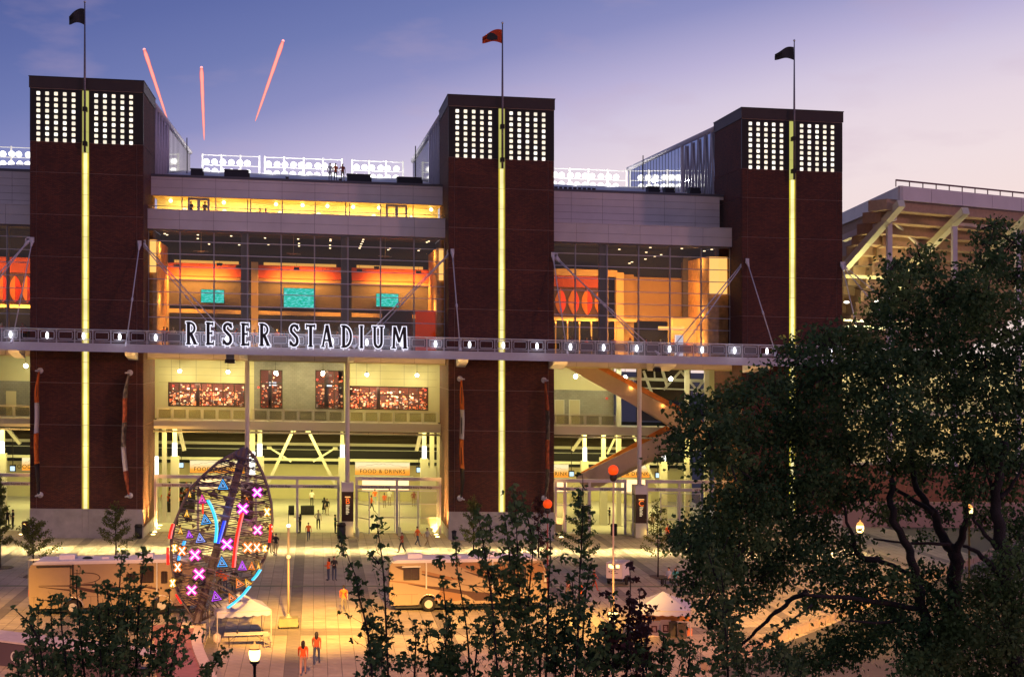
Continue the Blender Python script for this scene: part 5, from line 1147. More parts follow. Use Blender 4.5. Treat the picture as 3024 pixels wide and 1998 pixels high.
member((2640, 642), (3030, 682), 142, 150, .22, CLAD, 'tie_beam'); member((2640, 655), (2720, 730), 143, 150, .18, CLAD, 'tie_beam'); member((2495, 815), (2640, 822), 150, 150, .25, CREAMS, 'tie_beam'); member((2490, 945), (2760, 955), 150, 150, .15, CREAMS, 'tie_beam'); member((2490, 965), (2760, 972), 150, 150, .25, CREAMS, 'tie_beam')
member((2680, 840), (2560, 920), 148, 160, .4)
rl = MB(); A, B = Cc + Vector((0, 1, .55)), Re + Vector((0, 1, .55)); A.z = B.z = zt_ + .62; rl.tube([A, B], .09, 5)
for k in range(22): p = A.lerp(B, k / 21); rl.box(p.x - .04, p.x + .04, p.y - .04, p.y + .04, zt_, zt_ + .6)
part('roof_rail', rl, mat('rail_brown', (.22, .10, .10), .6), stand)
for px, py in ((2500, 892), (2590, 890)): p = D(px, py, 152); part('soffit_lamp', MB().ball(p, .28, 10, 6, sz=(1, 1, .4)), WGL, stand, True)
lamp('stand_lamp', 'POINT', D(2560, 880, 148), 900, (1, .85, .25)); lamp('stand_lamp', 'POINT', D(2720, 880, 146), 900, (1, .75, .3)); lamp('stand_lamp', 'POINT', D(2560, 960, 148), 600, (.9, 1, .6))
# lower part of this corner: lit concourse band and brown wall, seen through the tree
CBD = [D(2495, 1000, 150), D(3300, 1020, 150)]
part('lower_wall', MB().box(CBD[0].x, CBD[1].x, 152, 152.4, 0, 6.0), mat('terracotta_wall', (.30, .12, .08), .85, noise_=.2), stand); part('lit_band_wall', MB().box(CBD[0].x, CBD[1].x, 156, 156.4, 6.0, 17.5), CREAM, stand)
part('floor_slab', MB().box(CBD[0].x, CBD[1].x, 151.9, 156, 5.9, 6.15), CREAMS, stand); part('floor_slab', MB().box(CBD[0].x, CBD[1].x, 151.9, 156, 11.2, 11.7), CREAMS, stand)
for k in range(6):
    x = CBD[0].x + 4 + k * 6; lamp('concourse_lamp', 'POINT', (x, 153.5, 15.5), 260, (1, .86, .5)); lamp('concourse_lamp', 'POINT', (x, 153.5, 9.8), 200, (1, .75, .4))
part('stair_wall', MB().box(t3x1 + .3, CBD[0].x + 22, 146, 146.3, 0, 2.6), mat('pink_concrete', (.45, .28, .24), .8), stand)
# ================================================================== NEON EGG SCULPTURE
def e_px(zx, zy): return 440 + zx / 2.704, 1280 + zy / 2.704
SD = 86.0
def egg():
    B, T = D(582, 1836, SD), D(724, 1325, SD)
    r = root('neon_sculpture', B, 'tall egg shaped frame of tubes hung with neon triangles and crosses, on a curved wall', 'sculpture')
    FR = mat('sculpture_frame_violet', (0.10, 0.085, 0.13), 0.4, 0.5); CAB = mat('sculpture_strand_dark', (0.055, 0.04, 0.055), 0.5, 0.3); PB = mat('neon_backing_black', (0.012, 0.01, 0.02), 0.5)
    cx, cy = e_px(575, 800); 
    # outline measured left and right at fractions along the height
    left = [(760, 120), (560, 225), (430, 335), (340, 425), (262, 570), (212, 690), (178, 850), (178, 1000), (205, 1180), (255, 1320), (375, 1500)]
    right = [(775, 120), (840, 190), (900, 310), (945, 430), (975, 560), (985, 700), (972, 850), (920, 1010), (830, 1180), (640, 1390), (390, 1500)]
    mid = (580, 810)
    def outl(side, t):
        f = t * 10; i = min(9, int(f)); a, b = side[i], side[i + 1]; g = f - i; return (a[0] + (b[0] - a[0]) * g, a[1] + (b[1] - a[1]) * g)
    def surf(t, w, front=True):              # t 0 top..1 bottom, w -1..1 across; bulges towards / away from the viewer
        l, q = outl(left, t), outl(right, t); s_ = (w + 1) / 2; x = l[0] + (q[0] - l[0]) * s_; y = l[1] + (q[1] - l[1]) * s_
        half = abs(q[0] - l[0]) / 2 / 2.704 / FPX * SD; bulge = half * math.sqrt(max(0, 1 - w * w)) * 0.9
        px, py = e_px(x, y); return D(px, py, SD + (-bulge if front else bulge))
    def rib(w, front, rad, nm='rib', m=FR): part(nm, MB().tube([surf(k / 20, w, front) for k in range(21)], rad, 7), m, r, True)
    rib(-1, True, .085); rib(1, True, .085)
    # spine: a square twin tube through the cage
    p0, p1 = D(*e_px(378, 1505), SD - 0.2), D(*e_px(768, 125), SD - 0.2)
    part('spine', MB().tube([p0, p1], .17, 4), FR, r); part('spine_tube', MB().tube([p0 + Vector((.2, -.1, 0)), p1 + Vector((.14, -.1, 0))], .075, 8), FR, r, True); part('spine_tube', MB().tube([p0 + Vector((-.18, -.1, 0)), p1 + Vector((-.16, -.1, 0))], .075, 8), FR, r, True)
    q = MB(); q.add([p1 + Vector((-1.15, 0, -.55)), p1, p1 + Vector((.0, 0, -.75)), p1 + Vector((-1.15, .06, -.55)), p1 + Vector((0, .06, 0)), p1 + Vector((0, .06, -.75))], [(0, 2, 1), (3, 4, 5), (0, 1, 4, 3), (1, 2, 5, 4), (2, 0, 3, 5)]); part('top_plate', q, FR, r)
    rnd = random.Random(3)
    # rings of thin strands, front and back, sloping like the cage
    for k in range(16):
        t = 0.08 + k * 0.056
        for front in (True, False):
            for dt, rad in ((0, .05), (0.012, .03), (.026, .02)):
                tl = 0.055 if front else -0.03
                pts = [surf(min(.985, max(.01, t + dt + tl * w + 0.0)), w, front) for w in [(-1 + 2 * j / 14) for j in range(15)]]
                part('ring_strand', MB().tube(pts, rad, 4), CAB if rad < .04 else FR, r)
    q = MB()
    for k in range(46):
        t = rnd.uniform(.08, .9); w = rnd.uniform(-.95, .6); f1 = rnd.random() < .5
        a, b = surf(t, w, f1), surf(min(.97, t + rnd.uniform(-.03, .10)), min(1, w + rnd.uniform(.3, .9)), rnd.random() < .5); q.tube([a, b], .014, 3)
    o = part('tension_wires', q, CAB, r); o['kind'] = 'stuff'
    # small black brackets round the cage
    for k in range(96):
        t = rnd.choice([.30, .34, .48, .5, .54, .7, .8, rnd.uniform(.1, .93)]) + rnd.uniform(-.02, .02); w = rnd.uniform(-.98, .98); c = surf(t, w, rnd.random() < .5); s_ = rnd.uniform(.12, .26)
        q = MB(); a = rnd.uniform(0, 6.28); v = [Vector((math.cos(a + j * 2.094) * s_, 0, math.sin(a + j * 2.094) * s_)) for j in range(3)]
        q.add([c + x for x in v] + [c + x + Vector((0, .06, 0)) for x in v], [(0, 2, 1), (3, 4, 5), (0, 1, 4, 3), (1, 2, 5, 4), (2, 0, 3, 5)]); part('bracket_plate', q, PB, r)
    N = {'b': (.05, .42, 1.0), 'w': (.25, .35, 1.0), 'p': (1.0, .06, .50), 'v': (.55, .06, 1.0), 'o': (1.0, .22, .02), 'y': (1.0, .48, .03), 'r': (1.0, .03, .02), 'c': (.05, .62, 1.0), 'm': (.95, .05, .75), 'u': (.03, .06, 1.0)}
    names = {'b': 'blue', 'w': 'pale_blue', 'p': 'pink', 'v': 'violet', 'o': 'orange', 'y': 'amber', 'r': 'red', 'c': 'cyan', 'm': 'magenta', 'u': 'deep_blue'}
    def G_(k): return glow('neon_%s_tube' % names[k], N[k], 1.35)
    def Hc(k): c = N[k]; return glow('neon_%s_core' % names[k], tuple(.16 + .84 * v for v in c), 1.6)
    def wq(zx, zy, off=0.0):
        x, y = e_px(zx, zy); l = 170; q_ = 985; w = (zx - 575) / 410.0; return D(x, y, SD - 3.0 * math.sqrt(max(0.02, 1 - min(1, w * w))) * .9 - .15 + off)
    sc = SD / FPX / 2.704
    def tri(zx, zy, s_, k, sq=1.0, tilt=0.0):
        c = wq(zx, zy); S = s_ * sc; base = [(-.5, -.42), (.5, -.5), (.02, .55)]
        ca, sa = math.cos(tilt), math.sin(tilt)
        def pt(a, b, y): return c + Vector(((a * ca - b * sa) * S * sq, y, (a * sa + b * ca) * S))
        nz = part('neon_triangle', MB().tube([pt(a, b, -.05) for a, b in base], .055 * (S / .7), 6, closed=True), G_(k), r, True)
        for f in (.48,):
            m_ = MB().tube([pt(a * f, b * f - .06 * f, -.06) for a, b in base], .03, 5, closed=True).mesh('inner_tube', Hc(k), tuple(worldloc(r))); link('inner_tube', m_, nz)
        q = MB(); bb = [(a * 1.45, b * 1.45) for a, b in base]; q.add([pt(a, b, .06) for a, b in bb] + [pt(a, b, .12) for a, b in bb], [(0, 1, 2), (5, 4, 3), (0, 3, 4, 1), (1, 4, 5, 2), (2, 5, 3, 0)])
        link('backing_plate', q.mesh('backing_plate', PB, tuple(worldloc(r))), nz)
    def cross(zx, zy, s_, k, sq=1.0):
        c = wq(zx, zy); S = s_ * sc; nz = None
        for a in (.75, 2.40):
            d = Vector((math.cos(a) * sq, 0, math.sin(a))) * S * .58; n_ = Vector((-d.z, 0, d.x)).normalized() * .095 * (S / .75)
            pts = [c - d - n_, c + d - n_, c + d + n_, c - d + n_]; pts = [p + Vector((0, -.05 - .02 * a, 0)) for p in pts]
            q = MB().tube(pts, .05 * max(.7, S / .8), 6, closed=True)
            if nz is None: nz = part('neon_cross', q, G_(k), r, True)
            else: link('crossing_tube', q.mesh('crossing_tube', G_(k), tuple(worldloc(r)), True), nz)
            q = MB().tube([c - d * .9 + Vector((0, -.10, 0)), c + d * .9 + Vector((0, -.10, 0))], .045, 5); link('inner_tube', q.mesh('inner_tube', glow('neon_%s_bright' % names[k], tuple(.6 + .4 * v for v in N[k]), 1.8), tuple(worldloc(r))), nz)
        q = MB(); S2 = S * .66; hexa = [Vector((math.cos(j * math.pi / 4 + .39) * S2 * sq, .1, math.sin(j * math.pi / 4 + .39) * S2)) for j in range(8)]
        q.add([c + v for v in hexa] + [c + v + Vector((0, .06, 0)) for v in hexa], [tuple(range(8)), tuple(range(15, 7, -1))] + [(j, j + 8, (j + 1) % 8 + 8, (j + 1) % 8) for j in range(8)])
        link('backing_plate', q.mesh('backing_plate', PB, tuple(worldloc(r))), nz)
    for a in ((590, 410, 72, 'b', 1, .05), (450, 685, 70, 'b', 1, .2), (408, 832, 66, 'w', 1, .15), (583, 1028, 72, 'b', 1, .1), (425, 522, 60, 'p', .85, .1), (322, 800, 54, 'v', .85, .15), (745, 1060, 66, 'v', .9, .05), (533, 1298, 70, 'v', 1, .25),
              (302, 634, 52, 'y', .6, 0), (252, 772, 48, 'y', .6, 0), (820, 1064, 58, 'o', .75, 0), (875, 1066, 48, 'y', .45, 0), (715, 1196, 64, 'o', 1, .5), (785, 1196, 56, 'y', .8, .6), (655, 1310, 62, 'o', .9, .5), (325, 482, 44, 'y', .4, 0)): tri(*a)
    for a in ((865, 478, 78, 'm', .95), (750, 605, 86, 'm', 1), (868, 778, 78, 'p', .9), (623, 885, 88, 'm', 1), (368, 965, 92, 'p', .9), (400, 1118, 92, 'p', .95), (342, 1245, 82, 'p', .95), (943, 634, 74, 'y', .6), (265, 930, 78, 'o', .75), (205, 905, 66, 'y', .5),
              (230, 1060, 80, 'o', .65), (190, 1185, 74, 'y', .5), (790, 915, 88, 'o', .85), (862, 915, 78, 'o', .75), (925, 925, 62, 'y', .5), (975, 770, 66, 'o', .3)): cross(*a)
    def neon_line(pts, k, rad=.065, dbl=True):
        P_ = [wq(*p) for p in pts]; o = part('neon_tube', MB().tube(P_, rad, 6), G_(k), r, True)
        if dbl: link('inner_tube', MB().tube([p + Vector((.09, -.02, 0)) for p in P_], rad * .55, 5).mesh('inner_tube', Hc(k), tuple(worldloc(r))), o)
    neon_line([(465, 532), (492, 580), (515, 640), (532, 700), (537, 760), (532, 820), (525, 872)], 'c')
    neon_line([(600, 700), (572, 800), (548, 878)], 'u'); neon_line([(742, 640), (722, 720), (700, 830), (685, 930), (672, 1072)], 'r', .09); neon_line([(430, 560), (430, 640)], 'r', .05, False)
    neon_line([(188, 720), (172, 770), (162, 830)], 'r', .08); neon_line([(152, 905), (150, 960), (152, 1040)], 'r', .09, False); neon_line([(972, 735), (970, 800), (962, 880)], 'r', .08, False)
    neon_line([(885, 1095), (855, 1140), (822, 1178)], 'c'); neon_line([(802, 1225), (750, 1290), (690, 1345), (625, 1395)], 'c'); neon_line([(240, 970), (232, 1005)], 'b'); neon_line([(280, 855), (270, 885)], 'b'); neon_line([(215, 1280), (245, 1330), (258, 1350)], 'r', .06, False)
    for zx, zy, k, e in ((560, 650, 'b', 22), (830, 700, 'm', 22), (230, 950, 'o', 20), (850, 940, 'o', 20), (380, 1100, 'p', 18), (720, 1290, 'c', 22)):
        p = wq(zx, zy, -.5); l = lamp('neon_spill', 'POINT', (p.x, p.y, p.z), e, N[k], radius=.3); l.location = p
    return r
egg_r = egg()
# the lean of the frame was measured in the picture, so its own slope is already in it
egg_r['_fixed'] = 1
# curved brick planter wall with a pale stone cap
CW = mat('planter_brick_red', (0.26, 0.11, 0.12), 0.8, noise_=.15, nscale=1.5, bump=.2); CAPS = mat('pale_stone_cap', (0.50, 0.40, 0.36), 0.8, noise_=.1)
def wall_ribbon(name, pts, w, h, m, parent, z0=0.0, nm='wall'):
    L_ = []; n = len(pts)
    for i in range(n):
        t = (pts[min(i + 1, n - 1)] - pts[max(i - 1, 0)]); t.z = 0; t.normalize(); nn = Vector((-t.y, t.x, 0)) * w / 2; L_.append((pts[i] + nn, pts[i] - nn))
    vs = []; fs = []
    for a, b in L_: vs += [(a.x, a.y, z0), (b.x, b.y, z0), (b.x, b.y, z0 + h), (a.x, a.y, z0 + h)]
    for i in range(n - 1):
        o = i * 4
        for k in range(4): fs.append((o + k, o + (k + 1) % 4, o + 4 + (k + 1) % 4, o + 4 + k))
    fs += [(3, 2, 1, 0), tuple((n - 1) * 4 + k for k in range(4))]
    return part(nm, MB().add(vs, fs), m, parent)
def catm(ps, n=6):
    out = []
    for i in range(len(ps) - 1):
        p0, p1, p2, p3 = ps[max(i - 1, 0)], ps[i], ps[i + 1], ps[min(i + 2, len(ps) - 1)]
        for k in range(n):
            t = k / n; out.append(0.5 * ((2 * p1) + (p2 - p0) * t + (2 * p0 - 5 * p1 + 4 * p2 - p3) * t * t + (3 * p1 - p0 - 3 * p2 + p3) * t ** 3))
    return out + [ps[-1]]
wr = root('curved_wall', G(600, 1900), 'curved red planter wall with pale stone cap below the egg sculpture', 'wall', full=True)
ps = catm([G(560, 1835, .9), G(588, 1850, .9), G(580, 1890, .9), G(600, 1950, .9), G(650, 2040, .9), G(760, 2150, .9)])
ps = [Vector((p.x, p.y, 0)) for p in ps]
wall_ribbon('wall', [p + Vector((-1.1, -.1, 0)) for p in ps], 2.3, .82, CW, wr); wall_ribbon('cap', ps, .55, .12, CAPS, wr, .83, 'stone_cap')
part('plinth', MB().box(egg_r.location.x - .9, egg_r.location.x + .5, egg_r.location.y - .5, egg_r.location.y + .9, 0, 16.9 - 15.95 + 0.0), CONC, wr)
# dark low wall with white letters at the left edge
lw = root('lettered_wall', G(40, 1960), 'dark low wall with white lettering beginning Citizen at the lower left corner', 'wall', full=True)
A = G(-120, 1948, 0); B_ = G(210, 1992, 0)
d = (B_ - A); d.normalize(); tA = A; nrm = Vector((-d.y, d.x, 0))
q = MB(); hh = 1.25
def obox(mb, A, B, w, z0, z1, m=0):
    d = (B - A); d.z = 0; d.normalize(); n_ = Vector((-d.y, d.x, 0)) * w; vs = [Vector((v.x, v.y, z)) for z in (z0, z1) for v in (A, B, B + n_, A + n_)]
    return mb.add(vs, [(3, 2, 1, 0), (4, 5, 6, 7), (0, 1, 5, 4), (1, 2, 6, 5), (2, 3, 7, 6), (3, 0, 4, 7)], m)
part('wall_body', obox(MB(), A, B_ + d * 4, .5, 0, hh), mat('lettered_wall_plum', (.07, .05, .08), .6), lw); part('wall_cap', obox(MB(), A - nrm * .06, B_ + d * 4 - nrm * .06, 2.2, hh + .003, hh + .10), mat('cap_concrete_lilac', (.42, .38, .44), .8, noise_=.1), lw)
t_ = text_mesh('Citizen', .85, .03, mat('letter_steel', (.6, .6, .68), .4, .3), 'LEFT'); p = G(22, 1945, .45); k_ = (p - A).dot(d); pp = A + d * k_ - nrm * .03
o = link('lettering', t_, lw, Vector((pp.x, pp.y, .28)) - lw.location); o.rotation_euler = (0, 0, math.atan2(d.y, d.x))
# ================================================================== MOTOR HOMES
def motorhome(loc, rz, L_, label, style):
    r = root('motorhome', loc, label, 'motorhome', 'motorhomes parked on the plaza', rz=rz)
    H = 3.25; W = 2.5; base = .42
    BODY = mat('motorhome_cream_%s' % ('warm' if style else 'tan'), (.28, .205, .13) if style else (.27, .20, .135), .3, spec=.6, noise_=.03); TRIM = mat('motorhome_stripe_brown', (.05, .02, .018), .4); TRIM2 = mat('motorhome_stripe_tan', (.20, .10, .05), .4); RUB = mat('tyre_rubber', (.015, .015, .015), .9); WIN = mat('motorhome_window', (.03, .02, .02), .12, spec=.8); RF = mat('motorhome_roof', (.62, .60, .66), .6)
    # side outline: x along the length, rear at 0, nose at L
    prof = [(0.12, base), (0.0, base + .5), (0.0, H - .35), (.12, H - .1), (.4, H), (L_ - .75, H), (L_ - .3, H - .18), (L_ - .12, H - .7), (L_ - .02, H - 1.7), (L_, base + .6), (L_ - .1, base + .05), (L_ - .4, base)]
    wx = (2.55 if not style else 2.65, L_ - 2.3 if style else L_ - 1.95)
    hw = []
    def arch(cx): return [(cx + .62 * math.cos(R(a)), base + .62 * math.sin(R(a)) * 1.0) for a in range(0, 181, 20)]
    pts = prof[:]
    low = []
    for cx in sorted(wx, reverse=True): low += arch(cx)
    poly = prof[:-1] + [(L_ - .4, base)] + low
    q = MB()
    # extrude as three slabs so roof edges look rounded
    q.prism(poly, 0, W)
    body = part('body', q, BODY, r, world=False)
    part('roof_cap', MB().prism([(.3, H + .002), (L_ - .8, H + .002), (L_ - 1.0, H + .09), (.5, H + .09)], .1, W - .1), RF, r, world=False)
    part('roof_edge', MB().box(.25, L_ - .7, -.035, -.002, H - .10, H + .03), mat('awning_roller', (.5, .48, .55), .5), r, world=False)
    part('underbody', MB().box(.4, L_ - .6, .25, W - .25, .18, base - .003), BLACK, r, world=False)
    for cx in wx:
        for y in (-.01, W - .27):
            w_ = part('wheel', MB().tube([(cx, y, .46), (cx, y + .28, .46)], .46, 20), RUB, r, True, world=False)
            hub = MB().tube([(cx, y - .02, .46), (cx, y, .46)], .27, 14)
            for k in range(8): a = k * math.pi / 4; hub.tube([(cx + .18 * math.cos(a), y - .035, .46 + .18 * math.sin(a)), (cx + .18 * math.cos(a), y - .01, .46 + .18 * math.sin(a))], .03, 5)
            link('rim', hub.mesh('rim', ALU), w_)
        part('wheel_arch_trim', MB().tube([(cx + .66 * math.cos(R(a)), -.02, base + .02 + .66 * math.sin(R(a))) for a in range(0, 181, 15)], .035, 5), mat('arch_chrome', (.6, .55, .5), .3, .7), r, True, world=False)
    def win(x0, x1, z0, z1, y=-.02, m=3):
        f = MB(); f.prism([(x0 + .06, z0), (x1 - .06, z0), (x1, z0 + .06), (x1, z1 - .06), (x1 - .06, z1), (x0 + .06, z1), (x0, z1 - .06), (x0, z0 + .06)], y, y + .018)
        w_ = part('window', f, WIN, r, world=False)
        fr = MB().tube([(x0 + .03, y - .005, z0 + .03), (x1 - .03, y - .005, z0 + .03), (x1 - .03, y - .005, z1 - .03), (x0 + .03, y - .005, z1 - .03)], .028, 5, closed=True); link('window_frame', fr.mesh('window_frame', DARK), w_)
        link('window_divider', MB().box((x0 + x1) / 2 - .015, (x0 + x1) / 2 + .015, y - .012, y - .001, z0 + .05, z1 - .05).mesh('window_divider', DARK), w_)
    def poly_(pts, m, y=-.012, nm='stripe'): part(nm, MB().prism(pts, y, y + .010), m, r, world=False)
    def curve_strip(pts, w0, w1, m, y=-.014):
        c = catm([Vector((a, b, 0)) for a, b in pts], 6); n = len(c); up, dn = [], []
        for i, p in enumerate(c):
            t = i / (n - 1); w = (w0 + (w1 - w0) * t) * math.sin(math.pi * min(1, .08 + t * .92)) ** .5 / 2; tt = (c[min(i + 1, n - 1)] - c[max(i - 1, 0)]).normalized(); nn = Vector((-tt.y, tt.x, 0)) * max(w, .008); up.append(p + nn); dn.append(p - nn)
        q = MB(); vs = [(v.x, y, v.y) for v in up] + [(v.x, y, v.y) for v in dn]; vs += [(a, b + .01, c_) for a, b, c_ in vs]; fs = []
        for i in range(n - 1): fs += [(i, i + 1, n + i + 1, n + i)[::-1], (i, 2 * n + i, 2 * n + i + 1, i + 1), (n + i, n + i + 1, 3 * n + i + 1, 3 * n + i)]
        q.add(vs, fs); part('stripe', q, m, r, world=False)
    if style:   # left motor home
        poly_([(.95, 1.78), (2.6, 1.86), (2.6, 1.90), (1.0, 1.80)], TRIM); curve_strip([(.9, 1.93), (2.4, 1.88), (4.2, 1.82), (5.2, 1.78)], .03, .14, TRIM); curve_strip([(.9, 1.90), (2.6, 1.74), (3.6, 1.52), (5.2, 1.2)], .04, .30, TRIM, -.018); curve_strip([(2.9, 1.84), (4.0, 1.86), (5.6, 1.62), (7.4, 1.38)], .10, .10, TRIM, -.022)
        curve_strip([(2.7, 2.58), (3.5, 2.6), (4.1, 2.5), (4.3, 2.25), (3.9, 2.03), (3.3, 1.95)], .06, .05, TRIM); curve_strip([(6.6, 1.68), (7.6, 1.55), (8.4, 1.30), (8.9, 1.26)], .06, .25, TRIM)
        win(5.9, 6.5, 2.05, 2.5); win(6.75, 7.6, 1.9, 2.98); part('slide_out', MB().prism([(.62, 1.0), (2.5, 1.0), (2.5, 3.05), (.62, 3.05)], -.18, -.004), BODY, r, world=False); poly_([(.62, 1.86), (2.5, 1.80), (2.5, 1.88), (.64, 1.885)], TRIM, -.195); poly_([(.62, 1.80), (2.5, 1.52), (2.5, 1.62), (.64, 1.82)], TRIM, -.195)
        part('slide_awning', MB().box(.5, 2.62, -.27, -.185, 3.02, 3.12), DARK, r, world=False)
        dr = part('door', MB().prism([(7.95, .62), (9.1, .62), (9.1, 2.85), (7.95, 2.85)], -.03, -.004), BODY, r, world=False); link('door_handle', MB().box(8.0, 8.1, -.06, -.03, 1.5, 1.62).mesh('door_handle', DARK), dr); win(8.05, 8.45, 1.85, 2.62, -.05); win(8.75, 9.35, 1.85, 2.7, -.05)
        o = part('model_lettering', MB().box(0, .01, 0, .01, 0, .01), TRIM, r, world=False); o.data = text_mesh('LaPalma', .22, .01, TRIM); o.location = (6.8, -.02, 1.62)
        for x in (2.62, 7.75): part('awning_arm', MB().box(x, x + .09, -.10, -.02, 1.35, 3.15), ALU if x > 5 else DARK, r, world=False)
        part('tail_light', MB().box(-.03, -.002, .06, .22, 1.2, 1.6), mat('tail_light_red', (.5, .02, .02), .3), r, world=False)
    else:       # right motor home
        curve_strip([(.0, 2.02), (1.2, 1.86), (2.6, 1.60), (4.2, 1.38)], .10, .10, TRIM2); curve_strip([(1.2, 1.80), (2.6, 1.56), (4.2, 1.30), (5.9, .95)], .03, .40, TRIM, -.018); poly_([(2.9, 1.0 - .3), (3.4, 1.45), (4.4, 1.3), (4.9, .7), (4.2, .62)], TRIM2)
        poly_([(.35, 2.95), (.95, 2.98), (.95, 2.68), (.6, 2.8)], TRIM); curve_strip([(2.1, 2.6), (3.0, 2.35), (4.1, 2.1), (5.0, 2.0)], .22, .14, TRIM2); curve_strip([(2.1, 2.42), (3.0, 2.2), (4.1, 1.98)], .14, .05, TRIM, -.018)
        poly_([(4.1, 3.1), (6.6, 3.1), (6.6, 2.1), (5.5, 2.45), (4.7, 2.8)], TRIM2); curve_strip([(4.9, 2.55), (6.0, 2.2), (6.6, 1.95)], .06, .22, TRIM, -.018); curve_strip([(4.7, 1.7), (6.0, 1.52), (7.2, 1.4)], .03, .12, TRIM, -.018); poly_([(5.6, .62), (6.8, .62), (6.8, 1.1), (4.6, 1.3)], TRIM, -.016)
        win(.9, 1.95, 2.05, 2.85, -.04); win(7.6, 8.25, 2.0, 2.72); poly_([(6.9, 3.0), (L_ - .4, 3.0), (L_ - .15, 2.5), (L_ - .05, 1.9), (7.2, 1.75)], TRIM2, -.011)
        part('window_awning', MB().box(.82, 2.02, -.16, -.06, 2.88, 2.97), ALU, r, world=False)
        dr = part('door', MB().prism([(8.45, .62), (9.05, .62), (9.05, 2.85), (8.45, 2.85)], -.03, -.004), BODY, r, world=False); link('door_edge', MB().tube([(8.45, -.035, .62), (9.05, -.035, .62), (9.05, -.035, 2.85), (8.45, -.035, 2.85)], .02, 4, closed=True).mesh('door_edge', DARK), dr); win(8.55, 8.98, 2.0, 2.72, -.05)
        for x in (2.35, 6.7): part('awning_arm', MB().box(x, x + .09, -.10, -.02, 1.45, 3.15), ALU, r, world=False)
        part('grab_handle', MB().tube([(7.35 + .22 * math.sin(R(a)), -.05, 1.9 + .25 * math.cos(R(a))) for a in range(0, 181, 20)], .02, 5), DARK, r, True, world=False)
    for x0, x1, z1 in ((1.2, 1.2, 1.15),):
        for k in range(5): part('hatch_line', MB().box(.3 + k * 1.15, .312 + k * 1.15, -.006, -.003, base + .05, 1.12), DARK, r, world=False) if abs(.3 + k * 1.15 - wx[0]) > .7 else None
    part('hatch_line', MB().box(.15, wx[0] - .7, -.006, -.003, 1.12, 1.13), DARK, r, world=False); part('hatch_line', MB().box(wx[0] + .7, wx[1] - .75, -.006, -.003, 1.12, 1.13), DARK, r, world=False)
    for x0, n_ in ((1.7 if style else 1.25, 0), (6.5 if style else 6.2, 1)):
        part('air_conditioner', MB().prismx([(.85, H + .091), (1.7, H + .091), (1.62, H + .36), (.95, H + .36)], x0, x0 + .95), RF, r, world=False)
    part('roof_vent', MB().ball((3.4, 1.1, H + .05), .35, 10, 6, sz=(1, 1, .55)), BLACK, r, True, world=False); part('roof_vent', MB().box(4.3, 4.75, .9, 1.35, H + .091, H + .2), RF, r, world=False); part('roof_vent', MB().box(5.2, 5.6, .6, 1.0, H + .091, H + .15), RF, r, world=False)
    if style:
        q = MB()
        for y in (.5, .95): q.tube([(-.12, y, 1.0), (-.12, y, H + .12), (.5, y, H + .14)], .02, 5)
        for k in range(6): q.tube([(-.12, .5, 1.2 + k * .35), (-.12, .95, 1.2 + k * .35)], .015, 5)
        part('rear_ladder', q, ALU, r, world=False)
    for s_ in (0, 1):
        y = -.25 if s_ == 0 else W + .2
        part('mirror', MB().box(L_ - .25, L_ - .1, y - .05, y + .08, 1.8, 2.3).tube([(L_ - .2, y, 2.35), (L_ - .3, .05 if s_ == 0 else W - .05, 2.45)], .02, 5), mat('mirror_shell', (.5, .45, .4), .4), r, world=False)
    part('windscreen', MB().box(L_ - .115, L_ - .004, .25, W - .25, 1.75, 2.6), WIN, r, world=False); part('headlight', MB().box(L_ - .0, L_ + .02, .15, .5, .85, 1.1), ALU, r, world=False); part('headlight', MB().box(L_ - .0, L_ + .02, W - .5, W - .15, .85, 1.1), ALU, r, world=False); part('bumper', MB().box(L_ - .15, L_ + .08, .05, W - .05, .4, .62), BODY, r, world=False)
    return r
g = G(85, 1817); motorhome(g, 0.0, XA(587, g.y) - g.x, 'cream motorhome at left behind the bush, with looping brown stripes', 1)
g = G(1150, 1806); motorhome(g, 0.0, XA(1616, g.y) - g.x, 'cream motorhome at centre behind the tall shoots, with straight tan and brown stripes', 0)
# ================================================================== TRAILER, TENTS, TABLE
def trailer():
    g = G(1790, 1728); r = root('cargo_trailer', g, 'small white cargo trailer with dark lettering parked near the mast', 'trailer', rz=R(-28))
    Wt = mat('trailer_white', (.68, .60, .58), .5)
    part('box_body', MB().box(0, 1.25, 0, 1.9, .55, 1.65), Wt, r, world=False); part('roof', MB().box(-.02, 1.27, -.02, 1.92, 1.652, 1.70), mat('trailer_roof', (.5, .42, .46), .5), r, world=False)
    f = MB().tube([(.02, -.01, .57), (1.23, -.01, .57), (1.23, -.01, 1.63), (.02, -.01, 1.63)], .02, 4, closed=True); part('door_edge', f, ALU, r, world=False)
    q = MB()
    for k, w in enumerate((.5, .6, .4, .55)): q.box(.35, .35 + w, -.016, -.004, 1.35 - k * .14, 1.39 - k * .14)
    q.box(.2, .28, -.016, -.004, 1.0, 1.12); part('lettering', q, DARK, r, world=False)
    part('chassis', MB().box(.05, 1.2, .05, 2.3, .35, .549), BLACK, r, world=False)
    for x in (-.12, 1.25): part('wheel', MB().tube([(x, .9, .3), (x + .14, .9, .3)], .3, 16), MATS['tyre_rubber'], r, True, world=False); part('mudguard', MB().box(x - .02, x + .16, .55, 1.25, .62, .68), BLACK, r, world=False)
trailer()
